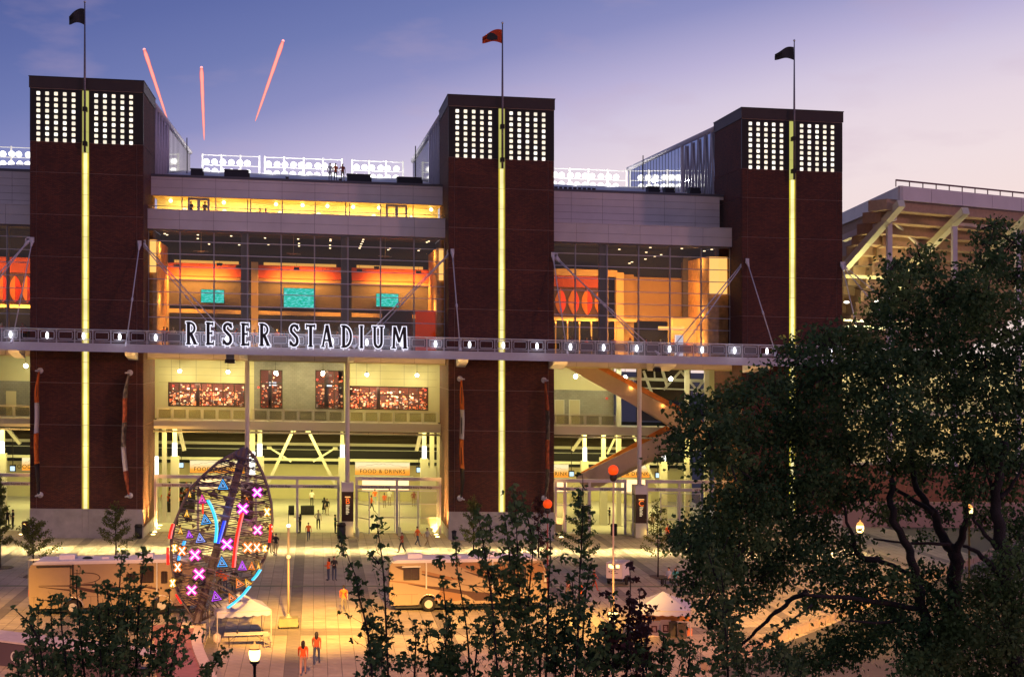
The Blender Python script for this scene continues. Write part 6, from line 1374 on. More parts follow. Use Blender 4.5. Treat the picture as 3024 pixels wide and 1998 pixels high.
def tent(c, w, rz, label, eave, peak, orange):
    r = root('canopy_tent', c, label, 'tent', 'pop-up canopy tents', rz=rz); h = w / 2
    TM = mat('tent_fabric_lilac', (.30, .31, .50), .8, transl=.25); LEG = mat('tent_leg_steel', (.35, .32, .32), .5, .4)
    top = (0, 0, peak); cs = [(-h, -h, eave), (h, -h, eave), (h, h, eave), (-h, h, eave)]
    for i in range(4):
        a, b = Vector(cs[i]), Vector(cs[(i + 1) % 4]); q = MB(); n = 8; vs = []
        for k in range(n + 1):
            for m in range(5): t = k / n; s_ = m / 4; p = a.lerp(b, t).lerp(Vector(top), s_); sag = -.10 * math.sin(math.pi * s_) * (1 - .5 * abs(2 * t - 1)); vs.append((p.x, p.y, p.z + sag))
        fs = [(k * 5 + m, k * 5 + 5 + m, k * 5 + 6 + m, k * 5 + 1 + m) for k in range(n) for m in range(4)]
        q.add(vs, fs); part('canopy_panel', q, TM, r, True, world=False)
        q = MB(); vs = []; N_ = 36
        for k in range(N_ + 1): p = a.lerp(b, k / N_); sc_ = .28 + .07 * abs(math.sin(k / N_ * math.pi * 6)); vs += [(p.x, p.y, p.z), (p.x, p.y, p.z - sc_)]
        q.add(vs, [(2 * k, 2 * k + 2, 2 * k + 3, 2 * k + 1) for k in range(N_)]); part('valance', q, TM, r, world=False)
        part('leg', MB().box(a.x - .025, a.x + .025, a.y - .025, a.y + .025, 0, eave), LEG, r, world=False); part('foot_plate', MB().box(a.x - .09, a.x + .09, a.y - .09, a.y + .09, 0.0, .02), LEG, r, world=False)
        part('eave_bar', MB().tube([a - Vector((0, 0, .05)), b - Vector((0, 0, .05))], .02, 4), LEG, r, world=False)
    if orange: part('side_curtain', MB().box(-h + .05, h - .05, h - .06, h - .04, .9, eave - .05), mat('side_curtain_orange', (.62, .26, .06), .7, transl=.3), r, world=False)
    return r
g0 = G(700, 1905); tent(Vector((g0.x + .1, g0.y + 1.3, 0)), 3.05, R(12), 'lilac white canopy tent partly behind the neon sculpture', 2.0, 2.85, False)
g1 = G(1975, 1905); tent(Vector((g1.x, g1.y + 1.5, 0)), 3.3, R(-14), 'lilac canopy tent with orange side curtain beside the big tree', 2.1, 2.95, True)
def folding_table():
    g = G(727, 1908); r = root('folding_table', g, 'long folding table under the tent by the sculpture', 'table', rz=R(2)); L_ = 2.45
    TT = mat('table_top_tan', (.5, .42, .36), .6)
    part('table_top', MB().box(-L_ / 2, L_ / 2, -.38, .38, .72, .76), TT, r, world=False)
    for s_ in (-1, 1):
        for y in (-.3, .3): part('leg', MB().tube([(s_ * (L_ / 2 - .28), y, .0), (s_ * (L_ / 2 - .25), y, .72)], .016, 5), DARK, r, world=False)
        part('leg_brace', MB().tube([(s_ * (L_ / 2 - .28), 0, .35), (s_ * (L_ / 2 - .8), 0, .71)], .012, 4), DARK, r, world=False); part('leg_bar', MB().tube([(s_ * (L_ / 2 - .28), -.3, .2), (s_ * (L_ / 2 - .28), .3, .2)], .014, 4), DARK, r, world=False)
    c = root('drink_can', g + Vector((-.5, 0, .765)), 'dark drink can standing on the folding table', 'can'); part('can_body', MB().lathe((0, 0, 0), [(.045, 0), (.05, .02), (.05, .15), (.04, .17)], 10), BLACK, c, True, world=False); part('can_lid', MB().lathe((0, 0, .171), [(.035, 0), (.035, .004)], 10), ALU, c, world=False)
folding_table()
def folding_chair():
    g = G(790, 1915); r = root('folding_chair', g, 'metal folding chair at the right end of the table', 'chair', rz=R(20)); q = mat('chair_metal', (.35, .28, .26), .5, .3)
    part('seat', MB().box(-.2, .2, -.2, .2, .42, .45), q, r, world=False); part('backrest', MB().box(-.2, .2, .2, .225, .68, .88), q, r, world=False)
    for s_ in (-1, 1): part('leg', MB().tube([(s_ * .2, -.25, 0), (s_ * .2, .22, .9)], .014, 5), q, r, world=False); part('leg', MB().tube([(s_ * .19, .28, 0), (s_ * .19, -.1, .44)], .014, 5), q, r, world=False)
folding_chair()
def jug():
    g = G(641, 1895); r = root('water_jug', g, 'clear plastic water jug on the paving left of the table', 'jug'); m = glass('jug_plastic', (.85, .8, .82), .15, .3, (.7, .6, .6), .5)
    part('jug_body', MB().lathe((0, 0, 0), [(.2, 0), (.22, .05), (.22, .42), (.1, .5), (.06, .52)], 12), m, r, True, world=False); part('jug_cap', MB().lathe((0, 0, .52), [(.06, 0), (.05, .05)], 8), mat('cap_blue', (.3, .3, .5), .5), r, world=False)
jug()
# posters and boxes under the right tent
def poster(px, py, w, h, label, flip):
    g = G(px, py); r = root('poster_board', g, label, 'poster', 'poster boards under the right tent', rz=R(-12))
    part('board', MB().box(-w / 2, w / 2, 0, .04, .02, h), mat('poster_paper', (.55, .42, .40), .8), r, world=False); part('print_frame', MB().box(-w * .28, w * .28, -.006, -.001, h * .3, h * .72), mat('print_maroon', (.10, .02, .02), .7), r, world=False)
    part('print_picture', MB().box(-w * .17, w * .17, -.011, -.007, h * .37, h * .65), mat('print_picture', (.55, .35, .32), .7, noise_=.8, nscale=7), r, world=False); part('stand_leg', MB().box(-.02, .02, .041, .3, 0, .05), DARK, r, world=False)
poster(1932, 1880, .62, .95, 'left poster board with maroon framed print under the right tent', 0); poster(1966, 1880, .62, 1.05, 'right poster board with maroon framed print under the right tent', 1)
for px, py, w, h, c, lab in ((1990, 1882, .45, .9, (.10, .09, .05), 'olive covered display box under the right tent'), (2013, 1885, .5, .85, (.09, .07, .05), 'dark covered display box by the tent leg'), (2035, 1876, .38, .35, (.60, .20, .07), 'small orange box at the right side of the tent')):
    g = G(px, py); r = root('display_box', g, lab, 'box', 'boxes under the right tent', rz=R(random.uniform(-25, 10))); part('box_body', MB().box(-w / 2, w / 2, 0, w, 0, h), mat('box_' + lab.split()[0], c, .8), r, world=False); part('box_lid', MB().box(-w / 2 - .02, w / 2 + .02, -.02, w + .02, h + .002, h + .05), mat('box_' + lab.split()[0], c), r, world=False)
# ================================================================== LAMPS AND MASTS ON THE PLAZA
ACG = glow('acorn_globe_glow', (1.0, 0.66, 0.22), 5.0)
def acorn_lamp(px, py, d, label, s_=1.0, en=260, basez=0.0, gmat=None):
    p = D(px, py, d); gz = p.z + SL * p.x * 0
    h = p.z; r = root('acorn_street_lamp', (p.x, p.y, 0), label, 'street lamp', 'acorn globe street lamps')
    IR = mat('lamp_iron_black', (.015, .013, .012), .5, .4)
    part('post', MB().lathe((0, 0, 0), [(.22, 0), (.22, .12), (.14, .2), (.12, .7), (.09, .8), (.065, 1.2), (.06, h - .45), (.10, h - .42), (.07, h - .38)], 10), IR, r, True, world=False)
    part('fitter', MB().lathe((0, 0, h - .38), [(.09, 0), (.19, .05), (.20, .12), (.17, .14)], 12), IR, r, True, world=False)
    part('globe', MB().lathe((0, 0, h - .235), [(.15, 0), (.20, .08), (.235, .28), (.225, .40), (.20, .45)], 14), gmat or ACG, r, True, world=False)
    part('globe_band', MB().lathe((0, 0, h + .216), [(.225, 0), (.235, .03), (.225, .05)], 14), mat('band_copper', (.5, .22, .08), .4, .5), r, True, world=False)
    part('globe_top', MB().lathe((0, 0, h + .268), [(.215, 0), (.17, .08), (.08, .15), (.035, .18), (.04, .22), (.01, .27)], 14), glow('acorn_top_glow', (1.0, .42, .10), 1.5), r, True, world=False)
    if en: lamp('acorn_light', 'POINT', (p.x, p.y, h + .0), en, (1.0, .52, .14), radius=.5)
acorn_lamp(752, 1932, 60, 'glowing acorn street lamp in front of the folding table', en=0)
acorn_lamp(1811, 1818, 72, 'glowing acorn street lamp seen through the shoots at the foot of the mast', en=0)
acorn_lamp(2862, 1508, 95, 'black acorn street lamp far right behind the big tree trunks', en=140)
acorn_lamp(2540, 1560, 92, 'acorn street lamp hidden among the leaves of the big tree', en=140)
def mast(px, pyb, pytop, label, blabel, fix, col, rb):
    g = G(px, pyb); t = D(px, pytop, (g.x ** 2 + g.y ** 2) ** .5 * math.cos(math.atan2(g.x, g.y) - TH)); H = t.z
    r = root('light_mast', g, label, 'mast', 'slim masts on the plaza'); part('pole', MB().tube([(0, 0, 0), (0, 0, H * .5), (0, 0, H)], [.075, .06, .035], 8), col, r, True, world=False); part('base_plate', MB().box(-.25, .25, -.25, .25, 0, .05), DARK, r, world=False)
    if fix:
        z = D(px, fix, (g.x ** 2 + g.y ** 2) ** .5 * math.cos(math.atan2(g.x, g.y) - TH)).z
        part('lamp_collar', MB().lathe((0, 0, z - .12), [(.09, 0), (.11, .24)], 8), DARK, r, world=False)
        for a in (0, 2.1, 4.2): part('lamp_head', MB().box(.28 * math.cos(a) - .09, .28 * math.cos(a) + .09, .28 * math.sin(a) - .09, .28 * math.sin(a) + .09, z - .08, z + .1), glow('mast_head_glow', (1, .62, .2), 4), r, world=False)
    if blabel:
        b = root('beacon_ball', g + Vector((0, 0, H)), blabel, 'ball', 'orange balls on masts'); part('ball', MB().ball((0, 0, rb * .8), rb, 18, 12), mat('ball_orange', (.95, .11, .01), .5, em=(.95, .07, .0), es=.55), b, True, world=False); part('skirt', MB().lathe((0, 0, -rb * 1.0), [(rb * .3, -.1), (rb * .62, 0), (rb * .72, rb * .5), (rb * .6, rb * .95)], 12), BLACK, b, True, world=False)
    return r
PM = mat('mast_pink_steel', (.45, .33, .30), .5, .2)
mast(1811, 1850, 1400, 'slim mast with lamp heads standing beside the small trailer', 'orange ball with black skirt on the mast above the stairs', 1672, PM, .33)
mast(1617, 1750, 1498, 'slim mast beside the right edge of the middle tower', 'orange ball with black skirt at the foot of the middle tower', None, mat('mast_red', (.35, .08, .06), .5), .33)
def block_mast():
    g = G(852, 1852); r = root('block_light_mast', g, 'pale mast with two small globes on a wheeled concrete block', 'mast')
    cb = MB().prism([(-.55, .12), (.55, .12), (.62, .3), (.55, .62), (-.55, .62), (-.62, .3)], -.5, .5); part('concrete_block', cb, mat('block_olive', (.17, .155, .10), .85, noise_=.15), r, world=False)
    for x in (-.62, .52): part('wheel', MB().tube([(x, -.2, .2), (x + .12, -.2, .2)], .2, 12), MATS['tyre_rubber'], r, True, world=False)
    H = D(852, 1549, 91).z; PL = mat('mast_cream', (.30, .24, .19), .4); part('pole', MB().tube([(0, 0, .6), (0, 0, H)], .07, 8), PL, r, True, world=False); part('pole_foot', MB().lathe((0, 0, .62), [(.2, 0), (.1, .1), (.08, .25)], 10), PL, r, world=False)
    part('top_globe', MB().ball((0, 0, H), .11, 10, 8), glow('mast_globe_glow', (1, .9, .7), 5), r, True, world=False); z = D(852, 1640, 91).z; part('side_globe', MB().ball((0, -.1, z), .13, 10, 8), mat('globe_cream', (.8, .7, .5), .3, em=(1, .7, .4), es=.4), r, True, world=False); part('whip', MB().tube([(0, 0, H), (0, 0, H + .95)], .02, 5), DARK, r, world=False)
block_mast()
# sodium light over the plaza: added unseen spots high above the frame, without fixtures
SOD = (1.0, 0.52, 0.08); PINK = (1.0, 0.42, 0.18)
for x, tx, ty, e, an in ((-26, -21, 91, 200, 14), (-6, -9, 91, 120, 13), (2, -1, 91.5, 520, 12), (8, 5, 91.5, 300, 13), (14, 13, 91.5, 200, 13), (19, 18, 92.5, 420, 8), (30, 31, 93, 260, 16), (44, 42, 108, 240, 18)):
    lamp('plaza_added_spot', 'SPOT', (x, 42, 29), e * 1900, SOD, (tx, ty, 0), spot=an, blend=1.0, radius=.8)
for x, tx, e in ((-24, -16, 500), (-2, 0, 480), (16, 16, 560), (36, 34, 900), (52, 52, 800)):
    lamp('plaza_added_wash', 'SPOT', (x, 40, 31), e * 270, PINK, (tx, 84, 0), spot=36, blend=1.0, radius=.6)
# ================================================================== BINS, TABLES, BARRIERS AT THE GATES
def bin_(px, py, h, w, label):
    g = G(px, py); r = root('litter_bin', g, label, 'bin', 'dark litter bins'); part('bin_body', MB().lathe((0, 0, 0), [(w * .42, 0), (w * .5, .06), (w * .52, h * .8)], 12), BLACK, r, True, world=False); part('bin_rim', MB().lathe((0, 0, h * .8), [(w * .56, 0), (w * .56, h * .06), (w * .45, h * .2), (w * .2, h * .22)], 12), DARK, r, True, world=False)
for a in ((410, 1588, 1.25, .72, 'dark litter bin at the right foot of the left tower'), (75, 1578, 1.2, .6, 'dark litter bin at the left foot of the left tower'), (1008, 1590, 1.45, .75, 'bulky dark bin beside the lettered column'), (1340, 1592, .9, .75, 'dark bin at the left foot of the middle tower'), (1813, 1580, 1.1, .62, 'dark litter bin beside the usher table in the right bay')): bin_(*a)
def booth(px0, px1, py, h, label):
    a, b = G(px0, py), G(px1, py); r = root('covered_table', (a + b) / 2, label, 'table', 'black covered tables in the concourse'); w = (b - a).length / 2
    q = MB(); n = 30; vs = []
    for k in range(n + 1): x = -w + 2 * w * k / n; vs += [(x, -.35 - .04 * math.sin(k * 1.9), 0), (x, -.35, h)]
    q.add(vs, [(2 * k, 2 * k + 2, 2 * k + 3, 2 * k + 1) for k in range(n)]); part('table_skirt', q, BLACK, r, world=False); part('table_top', MB().box(-w, w, -.36, .36, h, h + .03), mat('table_cloth_dark', (.03, .04, .03), .8), r, world=False); part('table_side', MB().box(-w, -w + .03, -.34, .34, 0, h - .003).box(w - .03, w, -.34, .34, 0, h - .003), BLACK, r, world=False)
booth(888, 928, 1519, .9, 'long black skirted table inside the open gate'); booth(852, 869, 1519, .9, 'short black skirted table left of the long one'); booth(520, 536, 1512, .9, 'black table in front of the stall behind the left gate')
def side_barrier(px, py, rz, label):
    g = G(px, py); r = root('low_barrier', g, label, 'barrier', 'low pale barriers at the gates', rz=rz); part('barrier_panel', MB().box(-.6, .6, -.02, .02, .2, 1.0), CREAMS, r, world=False); part('barrier_frame', MB().tube([(-.62, 0, .02), (.62, 0, .02), (.62, 0, 1.02), (-.62, 0, 1.02)], .03, 5, closed=True), ALU, r, True, world=False)
side_barrier(1878, 1580, R(-50), 'low pale barrier leaning at the right bay column'); side_barrier(1648, 1578, R(-60), 'low pale barrier at the right foot of the middle tower'); side_barrier(1055, 1592, R(-80), 'low barrier edge at the left end of the glazed gate'); side_barrier(1180, 1588, R(-80), 'low barrier edge at the middle of the glazed gate')
def wall_display():                               # stall with hanging goods behind the left gate
    a = P(497, 1500, 156); r = root('goods_stall', (a.x, 156, 0), 'stall hung with small colourful goods behind the left gate', 'stall', full=True); rnd = random.Random(5)
    part('back_panel', MB().box(a.x, a.x + 2.7, 156.2, 156.3, 0, 3.0), BLACK, r); q = MB()
    for k in range(70): x, z, s_ = a.x + rnd.uniform(.1, 2.6), rnd.uniform(1, 2.9), rnd.uniform(.06, .16); q.box(x - s_, x + s_, 156.05, 156.15, z - s_, z + s_, rnd.randrange(6))
    o = part('hanging_goods', q, shop_mats, r); o['kind'] = 'stuff'; part('counter', MB().box(a.x, a.x + 2.7, 155, 155.8, 0, .95), DARK, r)
wall_display()
# ================================================================== PEOPLE
SKIN = mat('skin', (.48, .27, .19), .6); HAIR = mat('hair_dark', (.02, .012, .01), .7); HAIRL = mat('hair_brown', (.10, .05, .02), .7)
def body(pose):
    J = {'pelvis': (0, 0, .95), 'waist': (0, 0, 1.10), 'chest': (0, .01, 1.32), 'neck': (0, .01, 1.50), 'head': (0, -.01, 1.60), 'top': (0, 0, 1.73),
         'nose': (0, -.085, 1.615)}
    def limb(side, leg, arm):
        s_ = side
        J['hip%d' % s_] = (s_ * .10, 0, .90); J['knee%d' % s_] = (s_ * .11, leg[0], .50 + leg[3]); J['ank%d' % s_] = (s_ * .11, leg[1], .09 + leg[2]); J['toe%d' % s_] = (s_ * .13, leg[1] - .19, .04 + leg[2])
        J['sho%d' % s_] = (s_ * .19, .01, 1.41); J['elb%d' % s_] = (s_ * arm[0], arm[1], arm[2]); J['wri%d' % s_] = (s_ * arm[3], arm[4], arm[5]); J['han%d' % s_] = (s_ * arm[6], arm[7], arm[8])
    dn = (.25, .02, 1.13, .26, -.03, .88, .26, -.06, .76); fw = (.24, .02, 1.14, .15, -.26, 1.12, .08, -.34, 1.18); fwd = (.22, -.12, 1.16, .22, -.28, .98, .22, -.32, .88); bk = (.22, .14, 1.15, .23, .14, .93, .23, .12, .82); hip = (.34, .05, 1.15, .16, -.06, 1.0, .12, -.1, .96)
    stl = (-.01, .01, 0, 0)
    if pose == 'stand': limb(-1, stl, dn); limb(1, stl, dn)
    elif pose == 'phone': limb(-1, stl, fw); limb(1, stl, fw)
    elif pose == 'hip': limb(-1, stl, hip); limb(1, (-.05, -.06, 0, 0), dn)
    elif pose == 'walk': limb(-1, (-.16, -.24, .02, .01), bk); limb(1, (.06, .32, .07, -.01), fwd)
    elif pose == 'sit':
        limb(-1, (-.42, -.46, 0, -.02), fw); limb(1, (-.42, -.44, 0, -.02), fwd)
        for k in list(J):
            if not k.startswith(('knee', 'ank', 'toe')): x, y, z = J[k]; J[k] = (x, y, z - .42)
    elif pose == 'reach': limb(-1, stl, (.28, -.2, 1.35, .2, -.45, 1.42, .18, -.53, 1.44)); limb(1, stl, fw)
    E = [('pelvis', 'waist'), ('waist', 'chest'), ('chest', 'neck'), ('neck', 'head'), ('head', 'top'), ('head', 'nose')]
    for s_ in (-1, 1): E += [('pelvis', 'hip%d' % s_), ('hip%d' % s_, 'knee%d' % s_), ('knee%d' % s_, 'ank%d' % s_), ('ank%d' % s_, 'toe%d' % s_), ('chest', 'sho%d' % s_), ('sho%d' % s_, 'elb%d' % s_), ('elb%d' % s_, 'wri%d' % s_), ('wri%d' % s_, 'han%d' % s_)]
    rad = {'pelvis': (.145, .11), 'waist': (.13, .10), 'chest': (.16, .115), 'neck': (.055, .055), 'head': (.08, .09), 'top': (.07, .08), 'nose': (.018, .018), 'hip': (.095, .09), 'knee': (.062, .062), 'ank': (.042, .045), 'toe': (.04, .03), 'sho': (.07, .07), 'elb': (.045, .045), 'wri': (.03, .03), 'han': (.036, .026)}
    names = list(J); me = bpy.data.meshes.new('body'); me.from_pydata([J[k] for k in names], [(names.index(a), names.index(b)) for a, b in E], [])
    o = bpy.data.objects.new('body', me); C.objects.link(o); sk = o.modifiers.new('s', 'SKIN'); sk.use_smooth_shade = True
    for i, k in enumerate(names): v = me.skin_vertices[0].data[i]; v.radius = rad[k.rstrip('-1')] if k.rstrip('-1') in rad else (.05, .05); v.use_root = (k == 'pelvis')
    ss = o.modifiers.new('u', 'SUBSURF'); ss.levels = 1; ss.render_levels = 1
    dg = bpy.context.evaluated_depsgraph_get(); dg.update(); out = bpy.data.meshes.new_from_object(o.evaluated_get(dg)); bpy.data.objects.remove(o)
    return out
BODIES = {}
def person(px, py, pose, shirt, trousers, label, face=0.0, s_=1.0, hair=HAIR, long=False, short=False, at=None, group=None, skirt=False):
    if pose not in BODIES: BODIES[pose] = body(pose)
    me = BODIES[pose].copy(); me.name = 'body'; me.materials.clear()
    for m in (SKIN, shirt, trousers, hair, MATS['shoe_dark']): me.materials.append(m)
    off = -.42 if pose == 'sit' else 0; idx = []
    for p in me.polygons:
        c = p.center; z = c.z - (off if c.z > .45 or pose != 'sit' else 0); x = abs(c.x)
        if pose == 'sit' and c.z < .55: k = 4 if c.z < .09 else (2 if c.y > -.52 or c.z < .5 else 2)
        elif z > 1.50: k = 3 if (z > 1.665 or (c.y > .03 and z > 1.56)) else 0
        elif x > .235 and z < 1.22 or (c.y < -.2 and z > 1.0): k = 0
        elif z > 1.465 and x < .06: k = 0
        elif z > .93: k = 1
        elif x > .205 and z > .6: k = 0
        elif z < .085: k = 4
        elif short and z < .52: k = 0
        else: k = 2
        idx.append(k)
    me.polygons.foreach_set('material_index', idx); me.polygons.foreach_set('use_smooth', [True] * len(idx))
    g = Vector(at) if at is not None else G(px, py)
    r = root('person', g, label, 'person', group, rz=face); r.scale = (s_, s_, s_); link('body', me, r)
    q = MB()
    if long: q.lathe((0, .045, 1.30 + off), [(.05, 0), (.10, .1), (.105, .32), (.08, .41), (.02, .45)], 9)
    else: q.ball((0, .012, 1.665 + off), .098, 10, 6, sz=(.86, 1.0, .86))
    link('hair', q.mesh('hair', hair, smooth=True), r)
    if skirt: link('skirt', MB().lathe((0, 0, .45), [(.24, 0), (.17, .38), (.14, .55)], 12).mesh('skirt', trousers, smooth=True), r)
    return r
mat('shoe_dark', (.02, .02, .02), .6)
OR = mat('shirt_orange', (.85, .14, .02), .8); OR2 = mat('shirt_rust', (.45, .08, .03), .8); BK = mat('shirt_black', (.015, .015, .02), .8); WH = mat('shirt_white', (.75, .74, .7), .8); JN = mat('jeans_blue', (.05, .07, .13), .8); KH = mat('trousers_khaki', (.35, .27, .16), .8); GY = mat('trousers_grey', (.14, .12, .11), .8); MR = mat('shirt_maroon', (.16, .03, .03), .8); TL = mat('shirt_teal', (.05, .30, .34), .8); YV = mat('vest_grey', (.4, .38, .36), .8)
person(970, 1713, 'phone', OR, JN, 'woman in orange top and jeans facing a man in black', R(-70), .96, long=True)
person(987, 1713, 'phone', BK, JN, 'man in black shirt and dark jeans looking down beside a woman in orange', R(20), 1.03)
person(1015, 1808, 'walk', OR, GY, 'person in bright orange shirt walking left of the twin shoots', R(180), 1.03)
person(895, 1993, 'walk', OR, SKIN, 'woman in orange top with long dark hair, nearest the bottom edge', R(180), 1.05, long=True, short=True)
person(935, 1961, 'walk', OR2, JN, 'woman in rust top and dark jeans, right one of the two at the bottom', R(175), 1.02, long=True)
person(803, 1632, 'stand', MR, KH, 'person in maroon top and tan trousers at the right rim of the sculpture', R(30), 1.0)
person(815, 1638, 'hip', BK, KH, 'person in black top and tan shorts standing just right of the sculpture', R(-30), 1.03, short=True)
person(648, 1745, 'stand', OR, BK, 'person in orange shirt seen through the sculpture frame, left one', R(150), 1.0); person(665, 1750, 'phone', OR, JN, 'person in orange shirt seen through the sculpture frame, middle one', R(200), .95); person(690, 1748, 'hip', BK, BK, 'person in black with pale cap seen through the sculpture frame', R(180), .95, hair=WH)
person(482, 1500, 'stand', OR, KH, 'leftmost of three people in orange inside the left gate', R(0), .98); person(498, 1505, 'hip', OR, JN, 'middle of three people in orange inside the left gate', R(180), 1.0); person(511, 1500, 'phone', OR, JN, 'rightmost of three people in orange inside the left gate', R(90), 1.02)
person(921, 1494, 'stand', WH, BK, 'man in white shirt and black trousers standing behind the long black table', R(160), 1.02); person(957, 1516, 'phone', BK, BK, 'woman in black dress with bag inside the open gate', R(200), .98, long=True, skirt=True); person(966, 1520, 'stand', BK, KH, 'person in black top and khaki trousers beside the woman in black dress', R(10), .98)
person(940, 1562, 'hip', YV, BK, 'usher in grey vest and black trousers standing alone in the open gate', R(10), 1.05); person(886, 1573, 'reach', BK, BK, 'usher in dark vest at the left post of the open gate', R(-70), 1.02, long=True); person(990, 1575, 'phone', mat('shirt_dark_green', (.02, .10, .07), .8), BK, 'usher in dark green at the right post of the open gate', R(80), 1.02); person(998, 1505, 'stand', BK, BK, 'person in black behind the right post of the open gate', R(90), 1.0)
person(911, 1597, 'walk', OR, JN, 'person in orange shirt walking out of the open gate', R(10), .95); person(1233, 1612, 'walk', OR, JN, 'person in orange shirt with jeans outside the glazed gate', R(60), 1.0); person(1187, 1632, 'walk', OR2, BK, 'person in rust shirt walking in front of the glazed gate', R(-60), 1.0); person(1262, 1615, 'walk', YV, KH, 'person in grey top following the person in orange at the glazed gate', R(60), .98)
person(1107, 1490, 'stand', OR, mat('jeans_light', (.3, .35, .42), .8), 'person in orange shirt and light jeans behind the ajar gate leaf', R(180), 1.0); person(1150, 1492, 'stand', WH, KH, 'person in white shirt behind the glazed gate', R(170), 1.05); person(1097, 1510, 'walk', OR, BK, 'person in orange squeezing past the ajar gate leaf', R(90), 1.0); person(1135, 1500, 'walk', OR, KH, 'person in pale orange top behind the glazed gate', R(180), .95)
person(1222, 1494, 'hip', mat('dress_red_pattern', (.30, .06, .04), .8, noise_=.8, nscale=12), KH, 'woman in dark red patterned top behind the glazed gate', R(0), .97, long=True); person(1198, 1470, 'stand', YV, KH, 'distant person in khaki behind the glazed gate', R(0), .95)
person(22, 1560, 'stand', BK, BK, 'left one of two people in black at the left edge', R(10), 1.02); person(38, 1562, 'phone', BK, BK, 'right one of two people in black at the left edge', R(-60), 1.04)
person(1800, 1548, 'reach', BK, KH, 'usher in dark vest at the small table in the right bay', R(-90), 1.0); person(1926, 1568, 'hip', mat('shirt_cream', (.6, .42, .25), .8), KH, 'woman in cream top behind the right sapling', R(0), 1.0, long=True); person(1972, 1606, 'stand', OR, GY, 'person in orange shirt and grey trousers right of the right sapling', R(20), 1.06)
person(1714, 1790, 'walk', OR, BK, 'person in orange bending past the tall shoots near the trailer', R(-60), .98); person(1678, 1770, 'walk', OR2, KH, 'person in faded red top left of the trailer', R(-60), .95); person(1755, 1745, 'walk', OR2, OR2, 'person in dark red walking left of the trailer', R(80), .95)
bl = G(1975, 1728); person(0, 0, 'sit', mat('shirt_pale_blue', (.35, .38, .5), .8), BK, 'person in pale blue shirt sitting on the bench by the tree', R(-60), 1.05, at=bl); person(0, 0, 'sit', TL, BK, 'person in teal top sitting on the bench beside the one in pale blue', R(-30), 1.0, at=bl + Vector((.55, .15, 0)), long=True)
b_ = root('stone_bench', bl + Vector((.2, .25, 0)), 'dark low bench under the two seated people', 'bench', rz=R(-40)); part('seat', MB().box(-.9, .9, -.2, .25, .38, .45), DARK, b_, world=False); part('leg', MB().box(-.75, -.65, -.15, .2, 0, .379), DARK, b_, world=False); part('leg', MB().box(.65, .75, -.15, .2, 0, .379), DARK, b_, world=False)
rz_ = lambda y: ZA(900, 516, 185) - (185 - y) / (185 - YU) * (ZA(900, 516, 185) - Z_ROOF)
for px, c, t, lab, ps_ in ((975, WH, GY, 'pale figure at the left of three people on the roof', 'stand'), (991, OR, JN, 'person in orange, middle of three people on the roof', 'stand'), (1012, OR2, KH, 'person in rust at the right of three people on the roof', 'hip')):
    x = XA(px, 146); person(0, 0, ps_, c, t, lab, R(20), 1.0, at=(x, 146, rz_(146) + .05))
for px, lab in ((564, 'left dark figure at the twin suite doors'), (605, 'right dark figure at the twin suite doors')): person(0, 0, 'phone', BK, BK, lab, R(30), 1.0, at=(XA(px, 141.9), 141.9, Z_SILL - .45))
for px, c, lab in ((768, WH, 'person seated low behind the suite window, left'), (785, OR, 'person seated low behind the suite window, right')): person(0, 0, 'sit', c, BK, lab, R(90), 1.0, at=(XA(px, 142.2), 142.2, Z_SILL - .45))
# crowd at the club windows
rnd = random.Random(11); sh = [OR, OR, WH, OR2, OR, BK, WH, MR, YV]; nm = {OR.name: 'orange', WH.name: 'white', OR2.name: 'rust', BK.name: 'black', MR.name: 'maroon', YV.name: 'grey'}
place = ['behind the letter R of the sign', 'behind the letter E of the sign', 'behind the letter S of the sign', 'between the two sign words', 'behind the letter T of the sign', 'behind the letter A of the sign', 'behind the letter U of the sign', 'by the red partition', 'at the left end of the club windows']
CLP = ['leftmost person in %s at the club windows', 'person in %s second from the left tower at the club windows', 'person in %s third from the left tower at the club windows', 'person in %s just left of the first letter R', 'person in %s showing through the first letter R', 'person in %s left of the letter S in the first word', 'person in %s showing through the letter S of the first word', 'person in %s just right of the letter S in the first word', 'person in %s left of the second E', 'person in %s showing above the second E', 'person in %s between the second E and the last R of the first word', 'person in %s right after the first word', 'person in %s in the gap between the two sign words', 'person in %s at the right end of the gap between the words', 'person in %s left of the S in the second word', 'person in %s showing beside the T of the second word', 'person in %s showing beside the first A', 'person in %s beside the D of the second word', 'person in %s beside the letter I', 'person in %s beside the letter U', 'person in %s above the letter M', 'person in %s left of the red partition']
def club_person(px, Y, shirt, lab, i): person(0, 0, ['stand', 'phone', 'hip'][i % 3], shirt, BK, lab, R(rnd.uniform(0, 360)), rnd.uniform(.93, 1.05), at=(XA(px, Y), Y, ZF), long=(i % 4 == 1), hair=[HAIR, HAIRL, WH, HAIR, OR2][i % 5], group='people in the lit club room')
i = 0
for px in (484, 493, 512, 541, 560, 592, 601, 612, 628, 700, 752, 790, 818, 838, 846, 905, 960, 996, 1050, 1098, 1150, 1190):
    c = sh[i % 9]; club_person(px, rnd.uniform(139.2, 143), c, 'person in %s shirt standing at the club windows, number of steps in from the left tower: %d' % (nm[c.name], i) if False else CLP[i] % nm[c.name], i); i += 1
for px in (1666, 1682, 1690, 1732, 1745, 1778, 1812, 1862, 1908, 1922, 1950, 1960, 1988, 2004, 2030):
    c = sh[(i * 4) % 9]; club_person(px, rnd.uniform(139.2, 142.5), c, 'person in %s, %s in the row at the right club windows' % (nm[c.name], ['first', 'second', 'third', 'fourth', 'fifth', 'sixth', 'seventh', 'eighth', 'ninth', 'tenth', 'eleventh', 'twelfth', 'thirteenth', 'fourteenth', 'last'][i - 22]), i); i += 1
